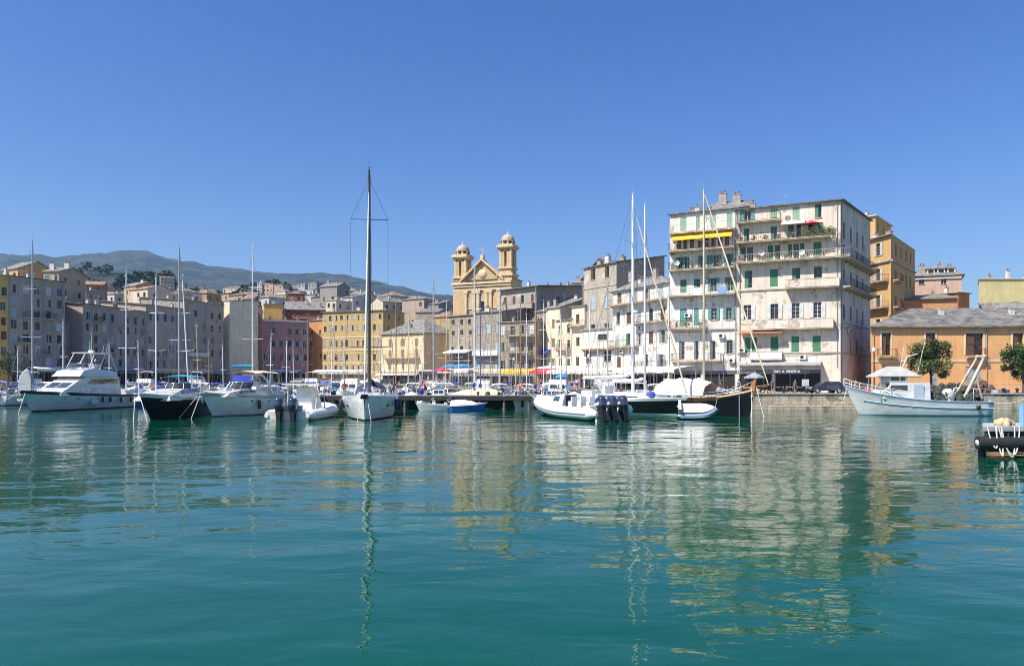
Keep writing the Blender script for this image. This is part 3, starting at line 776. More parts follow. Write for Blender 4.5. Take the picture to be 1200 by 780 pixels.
b = Bld('house', 'pale yellow house with a slate lean-to behind the right end of the orange warehouse', at(1147, 132), at(1235, 132), 8, PZ(327, 132), plaster('pale_yellow_render', (.76, .64, .3), .25), side=(5.2, 8), cat='house')
b.grid(0, 5, [14], 1, 1.5, ['glass'], skip=.5)
k = MB(); L_ = b.L; k.add([(-.3, -.02, 17.2-QZ), (L_, -.02, 17.2-QZ), (L_, -3.4, 15.0-QZ), (-.3, -3.4, 15.0-QZ), (-.3, -.02, 17.0-QZ), (L_, -.02, 17.0-QZ), (L_, -3.4, 14.8-QZ), (-.3, -3.4, 14.8-QZ)], [(0, 3, 2, 1), (4, 5, 6, 7), (3, 7, 6, 2), (0, 4, 7, 3)])
k.build('lean_to_roof', slate('grey_slate', (.2, .195, .185)), b.root)
k = MB(); k.box(-.1, -3.2, -2, L_, -.01, 14.8-QZ-.05); k.build('lean_to_wall', ORS, b.root)
b.finish('flat', M('white_roof', (.6, .58, .54), .8), .3, .2, chim=4, antenna=2)
# ================= long orange warehouse
b = Bld('warehouse', 'long orange quayside building with wide slate roof behind the fishing boat', at(1021, 98), at(1300, 96), 13, PZ(384, 98), plaster('warm_orange_render', (.86, .45, .18), .28), side=(9.2, 12.4), trim=M('cream_trim', (.7, .6, .42), .8))
TR = b.trim
def trimmed(px, y0, y1, wd, style='half', sh='brown', frame=WOODF):
    b.wpx(0, px, y0, y1, wd, style, ref=px, sh=sh, frame=frame, sill=False); z0, z1 = b.z(0, y1, px), b.z(0, y0, px); u0, u1 = b.u(0, px-wd/2)[0], b.u(0, px+wd/2)[0]
    k = MB(); k.box(-.22, -.06, 0, -.012, 0, z1-z0); k.box(u1-u0+.012, -.06, 0, u1-u0+.22, 0, z1-z0); k.box(-.22, -.08, z1-z0+.012, u1-u0+.22, 0, z1-z0+.25)
    b.child('window_surround', k, TR, 0, u0, z0)
for px, wd in ((1038.5, 10.5), (1090.5, 11), (1142, 20), (1193, 12), (1245, 14)): trimmed(px, 390, 416, wd)
for px, wd, y0, y1, sh in ((1038, 9, 428, 434, 'grey'), (1094, 9, 432, 456, 'grey'), (1141, 18, 429, 455, 'grey')): b.wpx(0, px, y0, y1, wd, 'closed', ref=px, sh=sh, sill=False)
b.wpx(0, 1193, 444, 459.5, 18, 'closed', ref=1193, sh='brown', sill=False)
for px in (1038.5, 1142): b.balcony(0, b.u(0, px-11)[0], b.u(0, px+11)[0], b.z(0, 417.5, px), .7, 'bars', railmat=RUST)
b.band(0, b.z(0, 424, 1090), .25, .07)
b.pipe(0, .3, 0, b.H); b.pipe(0, b.u(0, 1156)[0], 0, b.H)
b.finish('hip', slate('warehouse_slate', (.12, .12, .118)), 3.0, .5, chim=0, antenna=0, ins=.14)
for px in (1114, 1200):
    k = MB(); k.box(-.3, -.25, 0, .3, .25, .9); k.box(-.36, -.31, .9, .36, .31, 1.0); k.build('chimney', M('white_chimney', (.6, .58, .54), .85, .2), b.roof, (b.u(0, px)[0]+.8, 4, b.H+1.9))

# ================= white houses and the grey tower house in the middle
WH = plaster('white_render', (.78, .76, .7), .65, (.42, .37, .3), .04)
b = Bld('house', 'white house with stacked balconies between the grey house and the tall block', at(718, 125), at(784, 112), 9, PZ(343, 125), WH, side=(5, 8), cat='house')
for z0, hh, n in ((3.6, 1.9, 4), (7.2, 2.0, 5), (10.8, 2.0, 5), (14.2, 1.9, 4)): b.grid(0, n, [z0], 1.05, hh, ['half', 'glass', ('open', 'grey'), ('closed', 'blue'), ('closed', 'brown')])
b.balcony(0, .2, b.L-.3, 14.1, 1.2, 'bars', railmat=M('pale_railing', (.5, .45, .38), .6)); b.balcony(0, b.L*.45, b.L-.2, 10.7, 1.2, 'bars'); b.balcony(0, .2, b.L*.5, 7.1, 1.0, 'bars', railmat=RUST); b.balcony(0, b.L*.5, b.L-.2, 3.5, 1.0, 'bars')
b.shop(0, .4, b.L-.4, 2.6, GREYF); b.awning(0, .4, b.L-.5, 3.1, 2.2, .5, CANE, .25); b.ac(0, 3, 5.9); b.ac(0, 8, 9.6)
b.finish('hip', slate('grey_slate', (.2, .195, .185)), 2.2, .4, chim=4, antenna=3)
GT = plaster('bare_grey_tan_render', (.44, .39, .31), .5, (.6, .54, .44), .03)
b = Bld('tower_house', 'tall bare grey stone house with dark gable side behind the two tall masts', at(684, 140), at(722.5, 132), 16, PZ(315, 140), GT, side=(10, 6.5), cat='house')
for zz, st, hh in ((20.2, ('half', 'brown'), 2.0), (14.6, ('closed', 'blue'), 2.9), (9.8, ('open', 'grey'), 2.0), (4.8, ('open', 'grey'), 1.8)):
    for f_ in (.3, .72): b.win(0, b.L*f_, zz, 1.25, hh, st[0], sh=st[1])
b.band(0, 18.6, .2, .1); b.ac(0, b.L*.8, 8.6)
b.fp[3] = (-.0, b.fp[2][1])
b.finish('shed', slate('dark_slate', (.13, .13, .135)), 2.2, .35, chim=3, antenna=2)
b = Bld('house', 'dark steep-gabled house wing rising behind the grey stone tower house', at(724, 139), at(782, 150), 9, PZ(322, 139), plaster('shade_dark_render', (.16, .15, .14), .3), cat='house')  # shade on this gable side is put into the dark wall colour
b.grid(0, 3, [15], .8, 1.2, ['glass'], skip=.5); b.finish('gable', slate('dark_slate', (.13, .13, .135)), 3.6, .3, chim=2, antenna=1)
b = Bld('house', 'low white house front under the grey stone tower house, with a barred window', at(683, 131), at(728, 124), 5, PZ(387, 131), WH, side=(3, 5), cat='house')
b.wpx(0, 706, 391, 398, 11, 'glass'); b.wpx(0, 690, 411, 424, 6, 'closed', sh='brown'); b.wpx(0, 712, 411, 423, 8, 'glass', frame=WOODF)
b.balcony(0, .2, b.L-.2, b.z(0, 408, 705), .9, None, mat=M('ochre_slab', (.6, .4, .2), .8)); b.shop(0, .5, b.L-.5, 2.4)
b.finish('flat', M('roof_membrane', (.3, .27, .22), .9, .3), .4, .3, chim=0, antenna=1)
# cluster of small cream houses
def small_house(lab, x0, Y0, x1, Y1, top, wallm, n, zs, styles, roof='shed', rh=1.2, depth=8, rm=None, bal=(), chim=1, w_=.95, h_=1.7, group=None, zb=QZ, side=None, aw=None, shop=True, far=False):
    b = Bld('house', lab, at(x0, Y0), at(x1, Y1), depth, PZ(top, Y0), wallm, cat='house', zb=zb, side=side, group=group)
    b.grid(0, n, zs, w_, h_, styles, far=far, detail=not far)
    for (f0, f1, z) in bal: b.balcony(0, b.L*f0+.05, b.L*f1-.05, z, 1.0, 'bars', railmat=RUST)
    if shop and not far: b.shop(0, .4, b.L-.4, 2.5, WOODF)
    if aw: b.awning(0, .3, b.L-.3, 3.2, 2.4, .6, aw, .25)
    b.finish(roof, rm, rh, .3, chim=chim, antenna=1 if not far else 0); return b
CR = plaster('cream_render', (.72, .62, .44), .4, (.5, .42, .32), .02); CR2 = plaster('bright_cream_render', (.8, .72, .52), .3)
TAN = plaster('tan_stone', (.46, .39, .29), .5, (.34, .3, .25), .03, stone=True)
small_house('narrow cream house with ochre ledge just left of the grey stone tower house', 670, 142, 685, 139, 360, CR2, 1, [4, 8, 12.2], [('half', 'brown')], 'shed', 1.2, bal=[(0, 1, 11.8)])
small_house('low cream house with terrace and laundry left of the ochre-ledged narrow house', 652, 146, 671, 142, 376, CR, 2, [3.8, 7.6, 10.5], ['glass', 'half'], 'flat', bal=[(.1, .9, 7.4)])
small_house('bright cream house with slate roof beside the blue awning', 640, 150, 656, 147, 362, CR2, 1, [4, 8, 12], [('closed', 'lbrown')], 'shed', 2.5, aw=None)
bb = small_house('tan stone house with blue awning above the white quayside kiosk', 627, 153, 641, 150, 366, TAN, 1, [4.5, 8.5, 12.3], ['glass'], 'shed', 2.2)
bb.awning(0, .2, bb.L+1.5, 7.6, 1.5, .7, CANB, .2)
# dark roofed big house right of the church
DG = plaster('weathered_grey_render', (.4, .36, .3), .6, (.55, .5, .42), .03)
b = Bld('apartment_building', 'big weathered grey house with overhanging dark roof right of the church', at(587, 172), at(629, 163), 22, PZ(341, 172), DG, side=(20, 16))
for z0 in (18.6, 15.0, 11.2, 7.4, 3.8): b.grid(0, 4, [z0], 1.0, 1.9, ['half', ('closed', 'grey'), 'glass', ('closed', 'brown')]); b.grid(1, 6, [z0], 1, 1.7, ['glass', ('closed', 'dgrey')], skip=.2)
b.balcony(0, .2, b.L-.2, 17.4, 1.4, 'solid'); b.balcony(0, 1, b.L-.4, 13.2, 1.3, 'bars'); b.balcony(0, b.L*.3, b.L-.4, 8.9, 1.2, 'bars', railmat=RUST); b.balcony(0, b.L*.3, b.L-.4, 5.2, 1.2, 'bars')
b.shop(0, .4, b.L-.4, 2.7); b.finish('shed', slate('dark_slate', (.13, .13, .135)), 2.0, .9, chim=4, antenna=3)
b = Bld('house', 'pale house with hanging balconies and plants in front of the weathered grey house', at(584, 152), at(628, 148), 8, PZ(378, 152), TAN, cat='house')
for z0 in (3.6, 7.2, 10.6): b.grid(0, 4, [z0], 1.0, 1.8, ['half', ('closed', 'white'), 'glass'])
b.balcony(0, b.L*.25, b.L*.95, 10.4, 1.4, 'bars', railmat=RUST); b.balcony(0, b.L*.3, b.L*.9, 7.0, 1.4, 'bars', railmat=RUST); b.shop(0, .4, b.L-.4, 2.6)
b.ac(0, 3, 6.4); b.ac(0, 5, 9.8)
b.finish('flat', M('roof_membrane', (.3, .27, .22), .9, .3), .4, .3, chim=2, antenna=3)
b = Bld('house', 'pale stone terraced house below the right half of the church front', at(556, 160), at(588, 156), 10, PZ(367, 160), TAN, cat='house')
b.grid(0, 3, [3.8, 7.4, 11.2], 1.1, 2.0, [('closed', 'grey'), 'glass', ('closed', 'blue')]); b.balcony(0, .2, b.L-.2, 6.6, 1.2, 'solid', railmat=M('white_parapet', (.66, .64, .6), .8)); b.shop(0, .4, b.L-.4, 2.6)
b.finish('shed', slate('grey_slate', (.2, .195, .185)), 1.6, .3, chim=2)
b = Bld('house', 'rough stone house with small windows below the left half of the church front', at(526, 166), at(556, 161), 10, PZ(371, 166), TAN, cat='house')
b.grid(0, 3, [7.6, 11.2, 13.6], .9, 1.1, ['glass', ('half', 'brown')]); b.grid(0, 3, [3.6], 1, 1.8, [('closed', 'brown')])
b.awning(0, .1, b.L-.1, 8.0, 2.2, .6, CANW, .2); b.balcony(0, .2, b.L-.2, 5.6, 1.1, 'bars', railmat=RUST); b.shop(0, .4, b.L-.4, 2.6)
b.finish('shed', slate('grey_slate', (.2, .195, .185)), 1.0, .3, chim=1)

# ================= yellow, cream and orange fronts left of the church
b = Bld('house', 'cream three-storey house with hipped slate roof and brown shutters by the quay road', at(447, 214), at(497, 206), 14, PZ(392, 214), plaster('warm_cream_render', (.8, .64, .38), .35), side=(9, 9), cat='house')
for z0 in (3.6, 7.6, 10.8): b.grid(0, 3, [z0], 1.2, 2.0, [('closed', 'lbrown')], u0=3.2, u1=b.L-2.6); b.grid(1, 2, [z0], 1., 1.9, [('closed', 'grey')])
b.balcony(0, 1.6, b.L-1.6, 7.3, 1.1, 'bars', railmat=M('red_railing', (.35, .1, .06), .6)); b.shop(0, .5, b.L-.5, 2.6, WOODF); b.awning(0, .3, b.L-.3, 3.3, 3, .7, CANW, .3)
b.finish('hip', slate('grey_slate', (.2, .195, .185)), 4.2, .5, chim=1)
YE = plaster('mustard_render', (.58, .41, .16), .22)
b = Bld('apartment_building', 'long mustard yellow building with five rows of small windows and pale bands', at(378, 240), at(449, 232), 12, PZ(366, 240), YE, side=(5, 12), trim=M('cream_trim', (.7, .6, .42), .8))
for z0, hh, bars in ((20.2, 1.5, 1), (16.6, 1.8, 1), (11.6, 2., 1), (7.2, 1.8, 1), (3.6, 1.8, 1)): b.grid(0, 11, [z0], 1.0, hh, ['glass', ('closed', 'grey'), ('half', 'grey')]); b.grid(1, 2, [z0], 1, hh, ['glass'])
for zz in (14.4, 10.2, 6.): b.band(0, zz, .35, .1)
b.awning(0, .5, b.L-5, 3.4, 3.0, .5, CANG, .3)
b.finish('flat', M('roof_membrane', (.3, .27, .22), .9, .3), .5, .5, chim=3)
b = Bld('house', 'narrow orange plastered house between the pink house and the mustard building', at(361, 246), at(380, 243), 10, PZ(376, 246), ORS, cat='house')
b.grid(0, 2, [4, 8, 12, 16.], .8, 1.4, ['glass', ('closed', 'brown')], skip=.4); b.finish('shed', slate('grey_slate', (.2, .195, .185)), 1.5, .3, chim=1)
PI_ = plaster('rose_pink_render', (.44, .24, .24), .3)
b = Bld('apartment_building', 'dusky pink house with blue-grey shutters and flat terrace roof', at(306, 233), at(362, 241), 12, PZ(374, 233), PI_)
for z0, hh in ((15.6, 1.9), (11.4, 2.1), (7, 2.)): b.grid(0, 6, [z0], 1.15, hh, [('open', 'blue'), ('closed', 'dgrey'), 'glass', ('open', 'grey')], skip=.12)
b.shop(0, .5, b.L-.5, 3.4); b.awning(0, 4, b.L-3, 4, 2.6, .7, M('navy_canvas', (.03, .05, .16), .8), .3)
b.band(0, b.H-.5, .5, .5, mat=M('white_trim', (.66, .62, .57), .8)); b.finish('flat', M('terrace_tiles', (.34, .2, .15), .9, .3), .5, .2, chim=3, antenna=2)
b = Bld('house', 'slate-topped red house rising behind the pink and orange houses', at(334, 262), at(400, 266), 12, PZ(362, 262), plaster('brick_red_render', (.36, .1, .06), .3), cat='house')
b.grid(0, 9, [b.H-2.2], .7, .9, ['glass']); b.grid(0, 7, [b.H-6.6], 1, 1.9, ['glass', ('half', 'grey')]); b.band(0, b.H-3.4, .3, .15)
b.finish('gable', slate('grey_slate', (.2, .195, .185)), 3.2, .5, chim=4)
b = Bld('house', 'yellow gabled house peeking over the roof terrace of the pink house', at(309, 250), at(331, 252), 10, PZ(356, 250), plaster('bright_ochre_render', (.72, .46, .12), .2), cat='house')
b.finish('shed', slate('grey_slate', (.2, .195, .185)), 1, .3, chim=1)
# ================= the grey row on the left (in shade)
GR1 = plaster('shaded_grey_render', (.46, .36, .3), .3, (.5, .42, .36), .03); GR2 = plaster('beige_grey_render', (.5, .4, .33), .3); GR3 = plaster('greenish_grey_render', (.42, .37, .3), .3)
STY = [('closed', 'grey'), 'glass', ('half', 'grey'), ('closed', 'blue'), 'glass', ('open', 'grey'), ('closed', 'white')]
def row_block(lab, x0, Y0, x1, Y1, top, wallm, n, nf, z0=4.2, zstep=None, depth=14, roof='flat', shopf=True, w_=1.15, h_=1.8, side=None, chim=3, rm=None, aw=None, skip=.04):
    b = Bld('apartment_building', lab, at(x0, Y0), at(x1, Y1), depth, PZ(top, Y0), wallm, side=side)
    zstep = zstep or (b.H-.8-z0)/nf
    b.grid(0, n, [z0+zstep*k for k in range(nf)], w_, h_, STY, skip=skip)
    if shopf: b.shop(0, .6, b.L-.6, 3.1, IRON)
    if aw: b.awning(0, 1, b.L-1, 3.7, 2.6, .6, aw, .35)
    b.band(0, b.H-.35, .3, .25)
    for q in range(int(b.L/4)):
        uu = b.r.uniform(1, b.L-1); kk = b.r.choice([0, 1, 2, 3]); zz = z0+zstep*b.r.randrange(nf)
        if kk == 0: b.ac(0, uu, zz-.75)
        elif kk == 1: b.balcony(0, max(.3, uu-1.2), min(b.L-.3, uu+1.2), zz-.1, .8, 'bars')
        elif kk == 2:
            k = MB(); k.grid([[(x*.3, -.3+.03*math.sin(x*3+y_), -y_*.3) for y_ in range(4)] for x in range(b.r.randrange(3, 7))]); b.child('laundry', k, b.r.choice([CANW, M('blue_cloth', (.25, .35, .6), .9), M('pink_cloth', (.6, .3, .3), .9)]), 0, min(uu, b.L-2), zz-.1)
        else: b.pipe(0, uu, 0, b.H)
    return b
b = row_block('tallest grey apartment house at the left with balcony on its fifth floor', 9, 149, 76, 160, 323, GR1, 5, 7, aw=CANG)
b.balcony(0, b.L*.25, b.L*.8, 14.4, 1., 'bars'); b.pipe(0, b.L-.5, 0, b.H); b.finish('shed', slate('grey_slate', (.2, .195, .185)), 1.6, .4, chim=5, antenna=4)
b = Bld('apartment_building', 'yellow house with balconies at the far left edge behind palm-like plants', at(-38, 143), at(9, 148.5), 12, PZ(319, 143), plaster('bright_ochre_render', (.72, .46, .12), .2))
b.grid(0, 5, [3.4+3.0*k for k in range(7)], 1, 1.7, [('half', 'brown'), 'glass']); b.band(0, 18, .3, .2); b.finish('flat', M('roof_membrane', (.3, .27, .22), .9, .3), .5, .3, chim=2)
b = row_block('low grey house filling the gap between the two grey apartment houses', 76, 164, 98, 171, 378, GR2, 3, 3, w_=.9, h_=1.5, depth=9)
b.finish('hip', slate('grey_slate', (.2, .195, .185)), 1.6, .3, chim=1)
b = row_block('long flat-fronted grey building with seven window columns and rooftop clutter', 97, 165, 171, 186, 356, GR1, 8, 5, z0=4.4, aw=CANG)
b.pipe(0, b.L-.4, 0, b.H); b.finish('shed', slate('grey_slate', (.2, .195, .185)), 1.3, .4, chim=5, antenna=4)
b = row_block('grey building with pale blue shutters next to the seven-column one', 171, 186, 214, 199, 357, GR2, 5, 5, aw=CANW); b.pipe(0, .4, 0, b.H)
b.finish('shed', slate('grey_slate', (.2, .195, .185)), 1.4, .4, chim=4, antenna=3)
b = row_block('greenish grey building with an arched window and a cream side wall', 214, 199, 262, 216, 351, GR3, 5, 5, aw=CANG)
b.band(0, 15.4, .25, .2); b.balcony(0, 1, b.L*.55, 7.6, 1.2, 'solid', railmat=M('white_parapet', (.66, .64, .6), .8)); b.finish('shed', slate('grey_slate', (.2, .195, .185)), 1., .4, chim=4, antenna=3)
b = Bld('house', 'narrow cream end wall catching the sun between two grey buildings', at(262.5, 219), at(269, 217.5), 10, PZ(353, 219), CR2, cat='house')
b.win(0, .9, 14, .5, .9, 'glass'); b.finish('shed', slate('grey_slate', (.2, .195, .185)), .6, .2, chim=1)
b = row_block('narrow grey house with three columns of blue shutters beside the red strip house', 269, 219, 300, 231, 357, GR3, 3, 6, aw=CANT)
b.finish('shed', slate('grey_slate', (.2, .195, .185)), 1.3, .4, chim=2, antenna=2)
b = Bld('house', 'narrow salmon red house strip beside the dusky pink house', at(300, 232), at(307, 232.6), 10, PZ(358, 232), plaster('salmon_render', (.5, .22, .16), .3), cat='house')
b.win(0, 1.0, 6, .6, 1.2, 'glass'); b.finish('flat', M('roof_membrane', (.3, .27, .22), .9, .3), .5, .1, chim=1)

# ================= the church
def church():
    A, B = at(532, 206), at(600, 199)
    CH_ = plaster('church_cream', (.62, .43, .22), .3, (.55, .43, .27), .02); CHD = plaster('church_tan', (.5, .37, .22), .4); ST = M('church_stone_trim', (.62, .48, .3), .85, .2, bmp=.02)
    bl = Bld('church', 'baroque church with twin domed bell towers and a pedimented front above the harbour houses', A, B, 7, 30.5, CH_, zb=6, cat='church', trim=ST)
    L = bl.L; H0 = 30.5-6; tw = 4.1
    
    fx0, fx1 = tw*.95, L-tw*.95
    # body behind + facade wall
    bl.ops[0] = [(L*.5-1.1, L*.5+1.1, 9.2, 18.5), (L*.29-.8, L*.29+.8, 10, 16.5), (L*.71-.8, L*.71+.8, 10, 16.5)]
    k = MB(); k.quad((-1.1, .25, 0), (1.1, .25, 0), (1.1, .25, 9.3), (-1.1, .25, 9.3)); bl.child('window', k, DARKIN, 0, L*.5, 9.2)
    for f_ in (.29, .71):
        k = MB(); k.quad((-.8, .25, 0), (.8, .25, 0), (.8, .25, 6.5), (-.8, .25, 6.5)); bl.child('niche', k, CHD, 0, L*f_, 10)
    for f_ in (.215, .36, .43, .57, .64, .785):
        k = MB(); k.box(-.45, -.4, 0, .45, 0, 12.6); k.box(-.6, -.5, 0, .6, 0.01, 1.0); k.box(-.65, -.55, 12.6, .65, 0.01, 13.4); k.box(-.3, -.47, 1.0, .3, -.38, 12.6)
        bl.child('pilaster', k, ST, 0, L*f_, 8.2)
    for zz, h_, o_ in ((7.2, .9, .7), (21.6, .8, .45), (22.6, .5, .75), (23.3, .6, 1.0)): bl.band(0, zz, h_, o_, 'cornice', ST)
    # pediment
    k = MB(); w0, w1, hp = L*.16, L*.84, 5.6; xm = L*.5
    k.add([(w0, 0, 0), (w1, 0, 0), (xm, 0, hp), (w0, 1.2, 0), (w1, 1.2, 0), (xm, 1.2, hp)], [(0, 1, 2), (5, 4, 3), (0, 3, 4, 1), (1, 4, 5, 2), (2, 5, 3, 0)])
    o = bl.child('pediment', k, CH_, 0, 0, 24.0)
    k = MB()
    for (xa, xb) in ((w0-.6, xm), (w1+.6, xm)):
        k.hexa([(xa, -1.0, 0), (xb, -1.0, hp+.25), (xb, 1.4, hp+.25), (xa, 1.4, 0)], [(xa, -1.0, .55), (xb, -1.0, hp+.85), (xb, 1.4, hp+.85), (xa, 1.4, .55)])
    k.build('raking_cornice', ST, o)
    k = MB(); k.box(xm-.5, -.5, hp+.8, xm+.5, .5, hp+1.8); k.tube([(xm, 0, hp+1.8), (xm, 0, hp+4.2)], .09, 6); k.box(xm-.55, -.06, hp+3.2, xm+.55, .06, hp+3.36); k.build('cross', [ST], o)
    k = MB(); k.lathe([(0, -.1), (1.2, -.1), (1.3, .05)], (xm, -.1, 2.2), 16, axis='y'); k.build('roundel', ST, o)
    # volutes at the lower left and right
    for sx, x0 in ((1, .9), (-1, L-.9)):
        k = MB(); pts = []
        for q in range(26):
            a = q*.42; r_ = 1.7*(1-q/30); pts.append((x0+sx*(.3+r_*math.cos(a)), -.25, 10.2+r_*math.sin(a)))
        k.tube(pts, .3, 6); bl.child('volute', k, ST, 0, 0, 0)
    # towers
    def tower(x0, dz, name='bell_tower'):
        k = MB(); c = (x0+tw/2, tw/2-.4); h = tw/2
        def sq(r, z0, z1, mi=0): k.box(c[0]-r, c[1]-r, z0, c[0]+r, c[1]+r, z1, mi)
        sq(h, 0, 25.2, 0); sq(h+.35, 25.2, 25.9, 1); sq(h-.25, 25.9, 27.2, 0); sq(h+.1, 27.2, 27.7, 1)
        # belfry: four corner piers and an arch band, so the openings are real
        p = h-.35; e = 1.35
        for sx in (-1, 1):
            for sy in (-1, 1):
                k.box(c[0]+sx*p-(e if sx > 0 else 0), c[1]+sy*p-(e if sy > 0 else 0), 27.7, c[0]+sx*p+(e if sx < 0 else 0), c[1]+sy*p+(e if sy < 0 else 0), 32.6, 0)
                k.box(c[0]+sx*(p+.12)-(.5 if sx > 0 else 0), c[1]+sy*(p+.12)-(.5 if sy > 0 else 0), 27.72, c[0]+sx*(p+.12)+(.5 if sx < 0 else 0), c[1]+sy*(p+.12)+(.5 if sy < 0 else 0), 32.58, 1)
        sq(1.1, 27.7, 28.6, 0)
        for q in range(7):      # arched heads
            a = math.pi*(q+.5)/7; zz = 31.2
        sq(p, 31.9, 32.6, 0); sq(h+.1, 32.6, 33.0, 1); sq(h+.4, 33.0, 33.5, 1); sq(h+.15, 33.5, 33.9, 1)
        k2 = MB(); z = 33.9
        k2.lathe([(1.75, z), (1.75, z+.9), (2.05, z+.9), (2.05, z+1.15), (1.7, z+1.25)], (c[0], c[1], 0), 16, 0)
        for q in range(8):
            a = q*math.pi/4+.39; k2.cbox((c[0]+1.8*math.cos(a), c[1]+1.8*math.sin(a), z+.45), (.35, .4, .9), a, 1)
            a += .39; k2.cbox((c[0]+1.74*math.cos(a), c[1]+1.74*math.sin(a), z+.45), (.1, .6, .6), a, 2)
        k.v = [(x, y, z+(dz if z > 20 else 0)) for x, y, z in k.v]; k2.v = [(x, y, z+dz) for x, y, z in k2.v]
        o_ = k.build(name, [CH_, ST], bl.root)
        k2.build('lantern', [CH_, ST, DARKIN], o_)
        k3 = MB(); z += 1.25
        k3.lathe([(1.85*math.cos(t_), z+1.75*math.sin(t_)) for t_ in [q*math.pi/16 for q in range(8)]] + [(.35, z+1.75), (.3, z+2.0), (.12, z+2.2), (.05, z+2.7), (0, z+2.7)], (c[0], c[1], 0), 18)
        k3.v = [(x, y, z+dz) for x, y, z in k3.v]; k3.build('dome', M('dome_lead', (.42, .36, .28), .6, .25), o_)
        k4 = MB(); k4.lathe([(.1, 31.2), (.3, 31.1), (.42, 30.5), (.5, 29.9), (.66, 29.7), (.62, 29.65), (.3, 30.6)], (c[0], c[1], 0), 12); k4.tube([(c[0]-1.6, c[1], 31.3), (c[0]+1.6, c[1], 31.3)], .08, 5); k4.v = [(x, y, z+dz) for x, y, z in k4.v]; k4.build('bell', M('bronze', (.12, .09, .04), .5, .2, metal=.6), o_)
    tower(-.1, -1.9); tower(L-tw+.1, 0)
    bl.finish('flat', slate('grey_slate', (.2, .195, .185)), .3, .3, chim=0, antenna=0)
church()

# ================= houses climbing the hill behind
HW = [plaster('hill_cream', (.66, .57, .42), .3), plaster('hill_white', (.62, .6, .55), .3), plaster('hill_tan', (.45, .36, .26), .4), plaster('hill_pink', (.55, .38, .29), .3),
      plaster('hill_ochre', (.58, .38, .15), .3), plaster('hill_grey', (.35, .32, .29), .4), plaster('hill_red', (.4, .14, .08), .3)]
HWN = ['cream', 'white', 'tan', 'pink', 'ochre', 'grey', 'red']
SLG = slate('grey_slate', (.2, .195, .185)); RTL = slate('terracotta_tiles', (.32, .17, .1))
HR = [(SLG, 'grey slate'), (RTL, 'terracotta'), (M('white_roof', (.6, .58, .54), .8), 'flat pale')]
ANCH = [(40, 'the tallest grey building'), (87, 'the low gap house'), (135, 'the seven-column building'), (192, 'the blue-shuttered building'), (238, 'the greenish building'),
        (284, 'the three-column house'), (334, 'the pink house'), (370, 'the orange house'), (412, 'the mustard building'), (474, 'the cream hipped house'), (515, 'the gap left of the church'), (560, 'the church'), (640, 'the weathered grey house'), (760, 'the white balcony house')]
def anchor(px): return min(ANCH, key=lambda a: abs(a[0]-px))[1]
hr_ = random.Random(5)
def hill_house(px, Y, wpx, top, wi, ri, depth=9, flr=None, rot=None, tall=''):
    a = (px-wpx/2, Y); tw_ = hr_.uniform(-.05, .05)*Y if rot is None else rot
    A_, B_ = at(px-wpx/2, Y), at(px+wpx/2, Y+max(-6, min(6, tw_*wpx/40)))
    zb = min(H(*A_), H(*B_))-1.0; zt = PZ(top, Y)
    if zt-zb < 4: zt = zb+5
    rn = HR[ri][1]
    b = Bld('house', '%s%s house with %s roof on the slope above %s' % (tall, HWN[wi], rn, anchor(px)), A_, B_, depth, zt, HW[wi], zb=zb, cat='house', group='houses climbing the hillside')
    vis = min(b.H-1.2, 15); nfl = max(1, int(vis/3.1)); n = max(2, int(b.L/2.8))
    if n*nfl > 36: nfl = max(1, 36//n)
    b.grid(0, n, [b.H-2.6-3.1*q for q in range(nfl)], 1.1, 1.5, ['glass', 'glass', ('closed', hr_.choice(['brown', 'grey', 'green']))], skip=.12, far=True, detail=False)
    b.grid(1, 2, [b.H-2.6-3.1*q for q in range(min(2, nfl))], 1.0, 1.4, ['glass'], far=True, detail=False)
    roof = 'flat' if ri == 2 else hr_.choice(['gable', 'hip', 'shed'])
    b.finish(roof, HR[ri][0], hr_.uniform(1.2, 2.2), .3, chim=hr_.choice([0, 1, 2]), antenna=0); return b
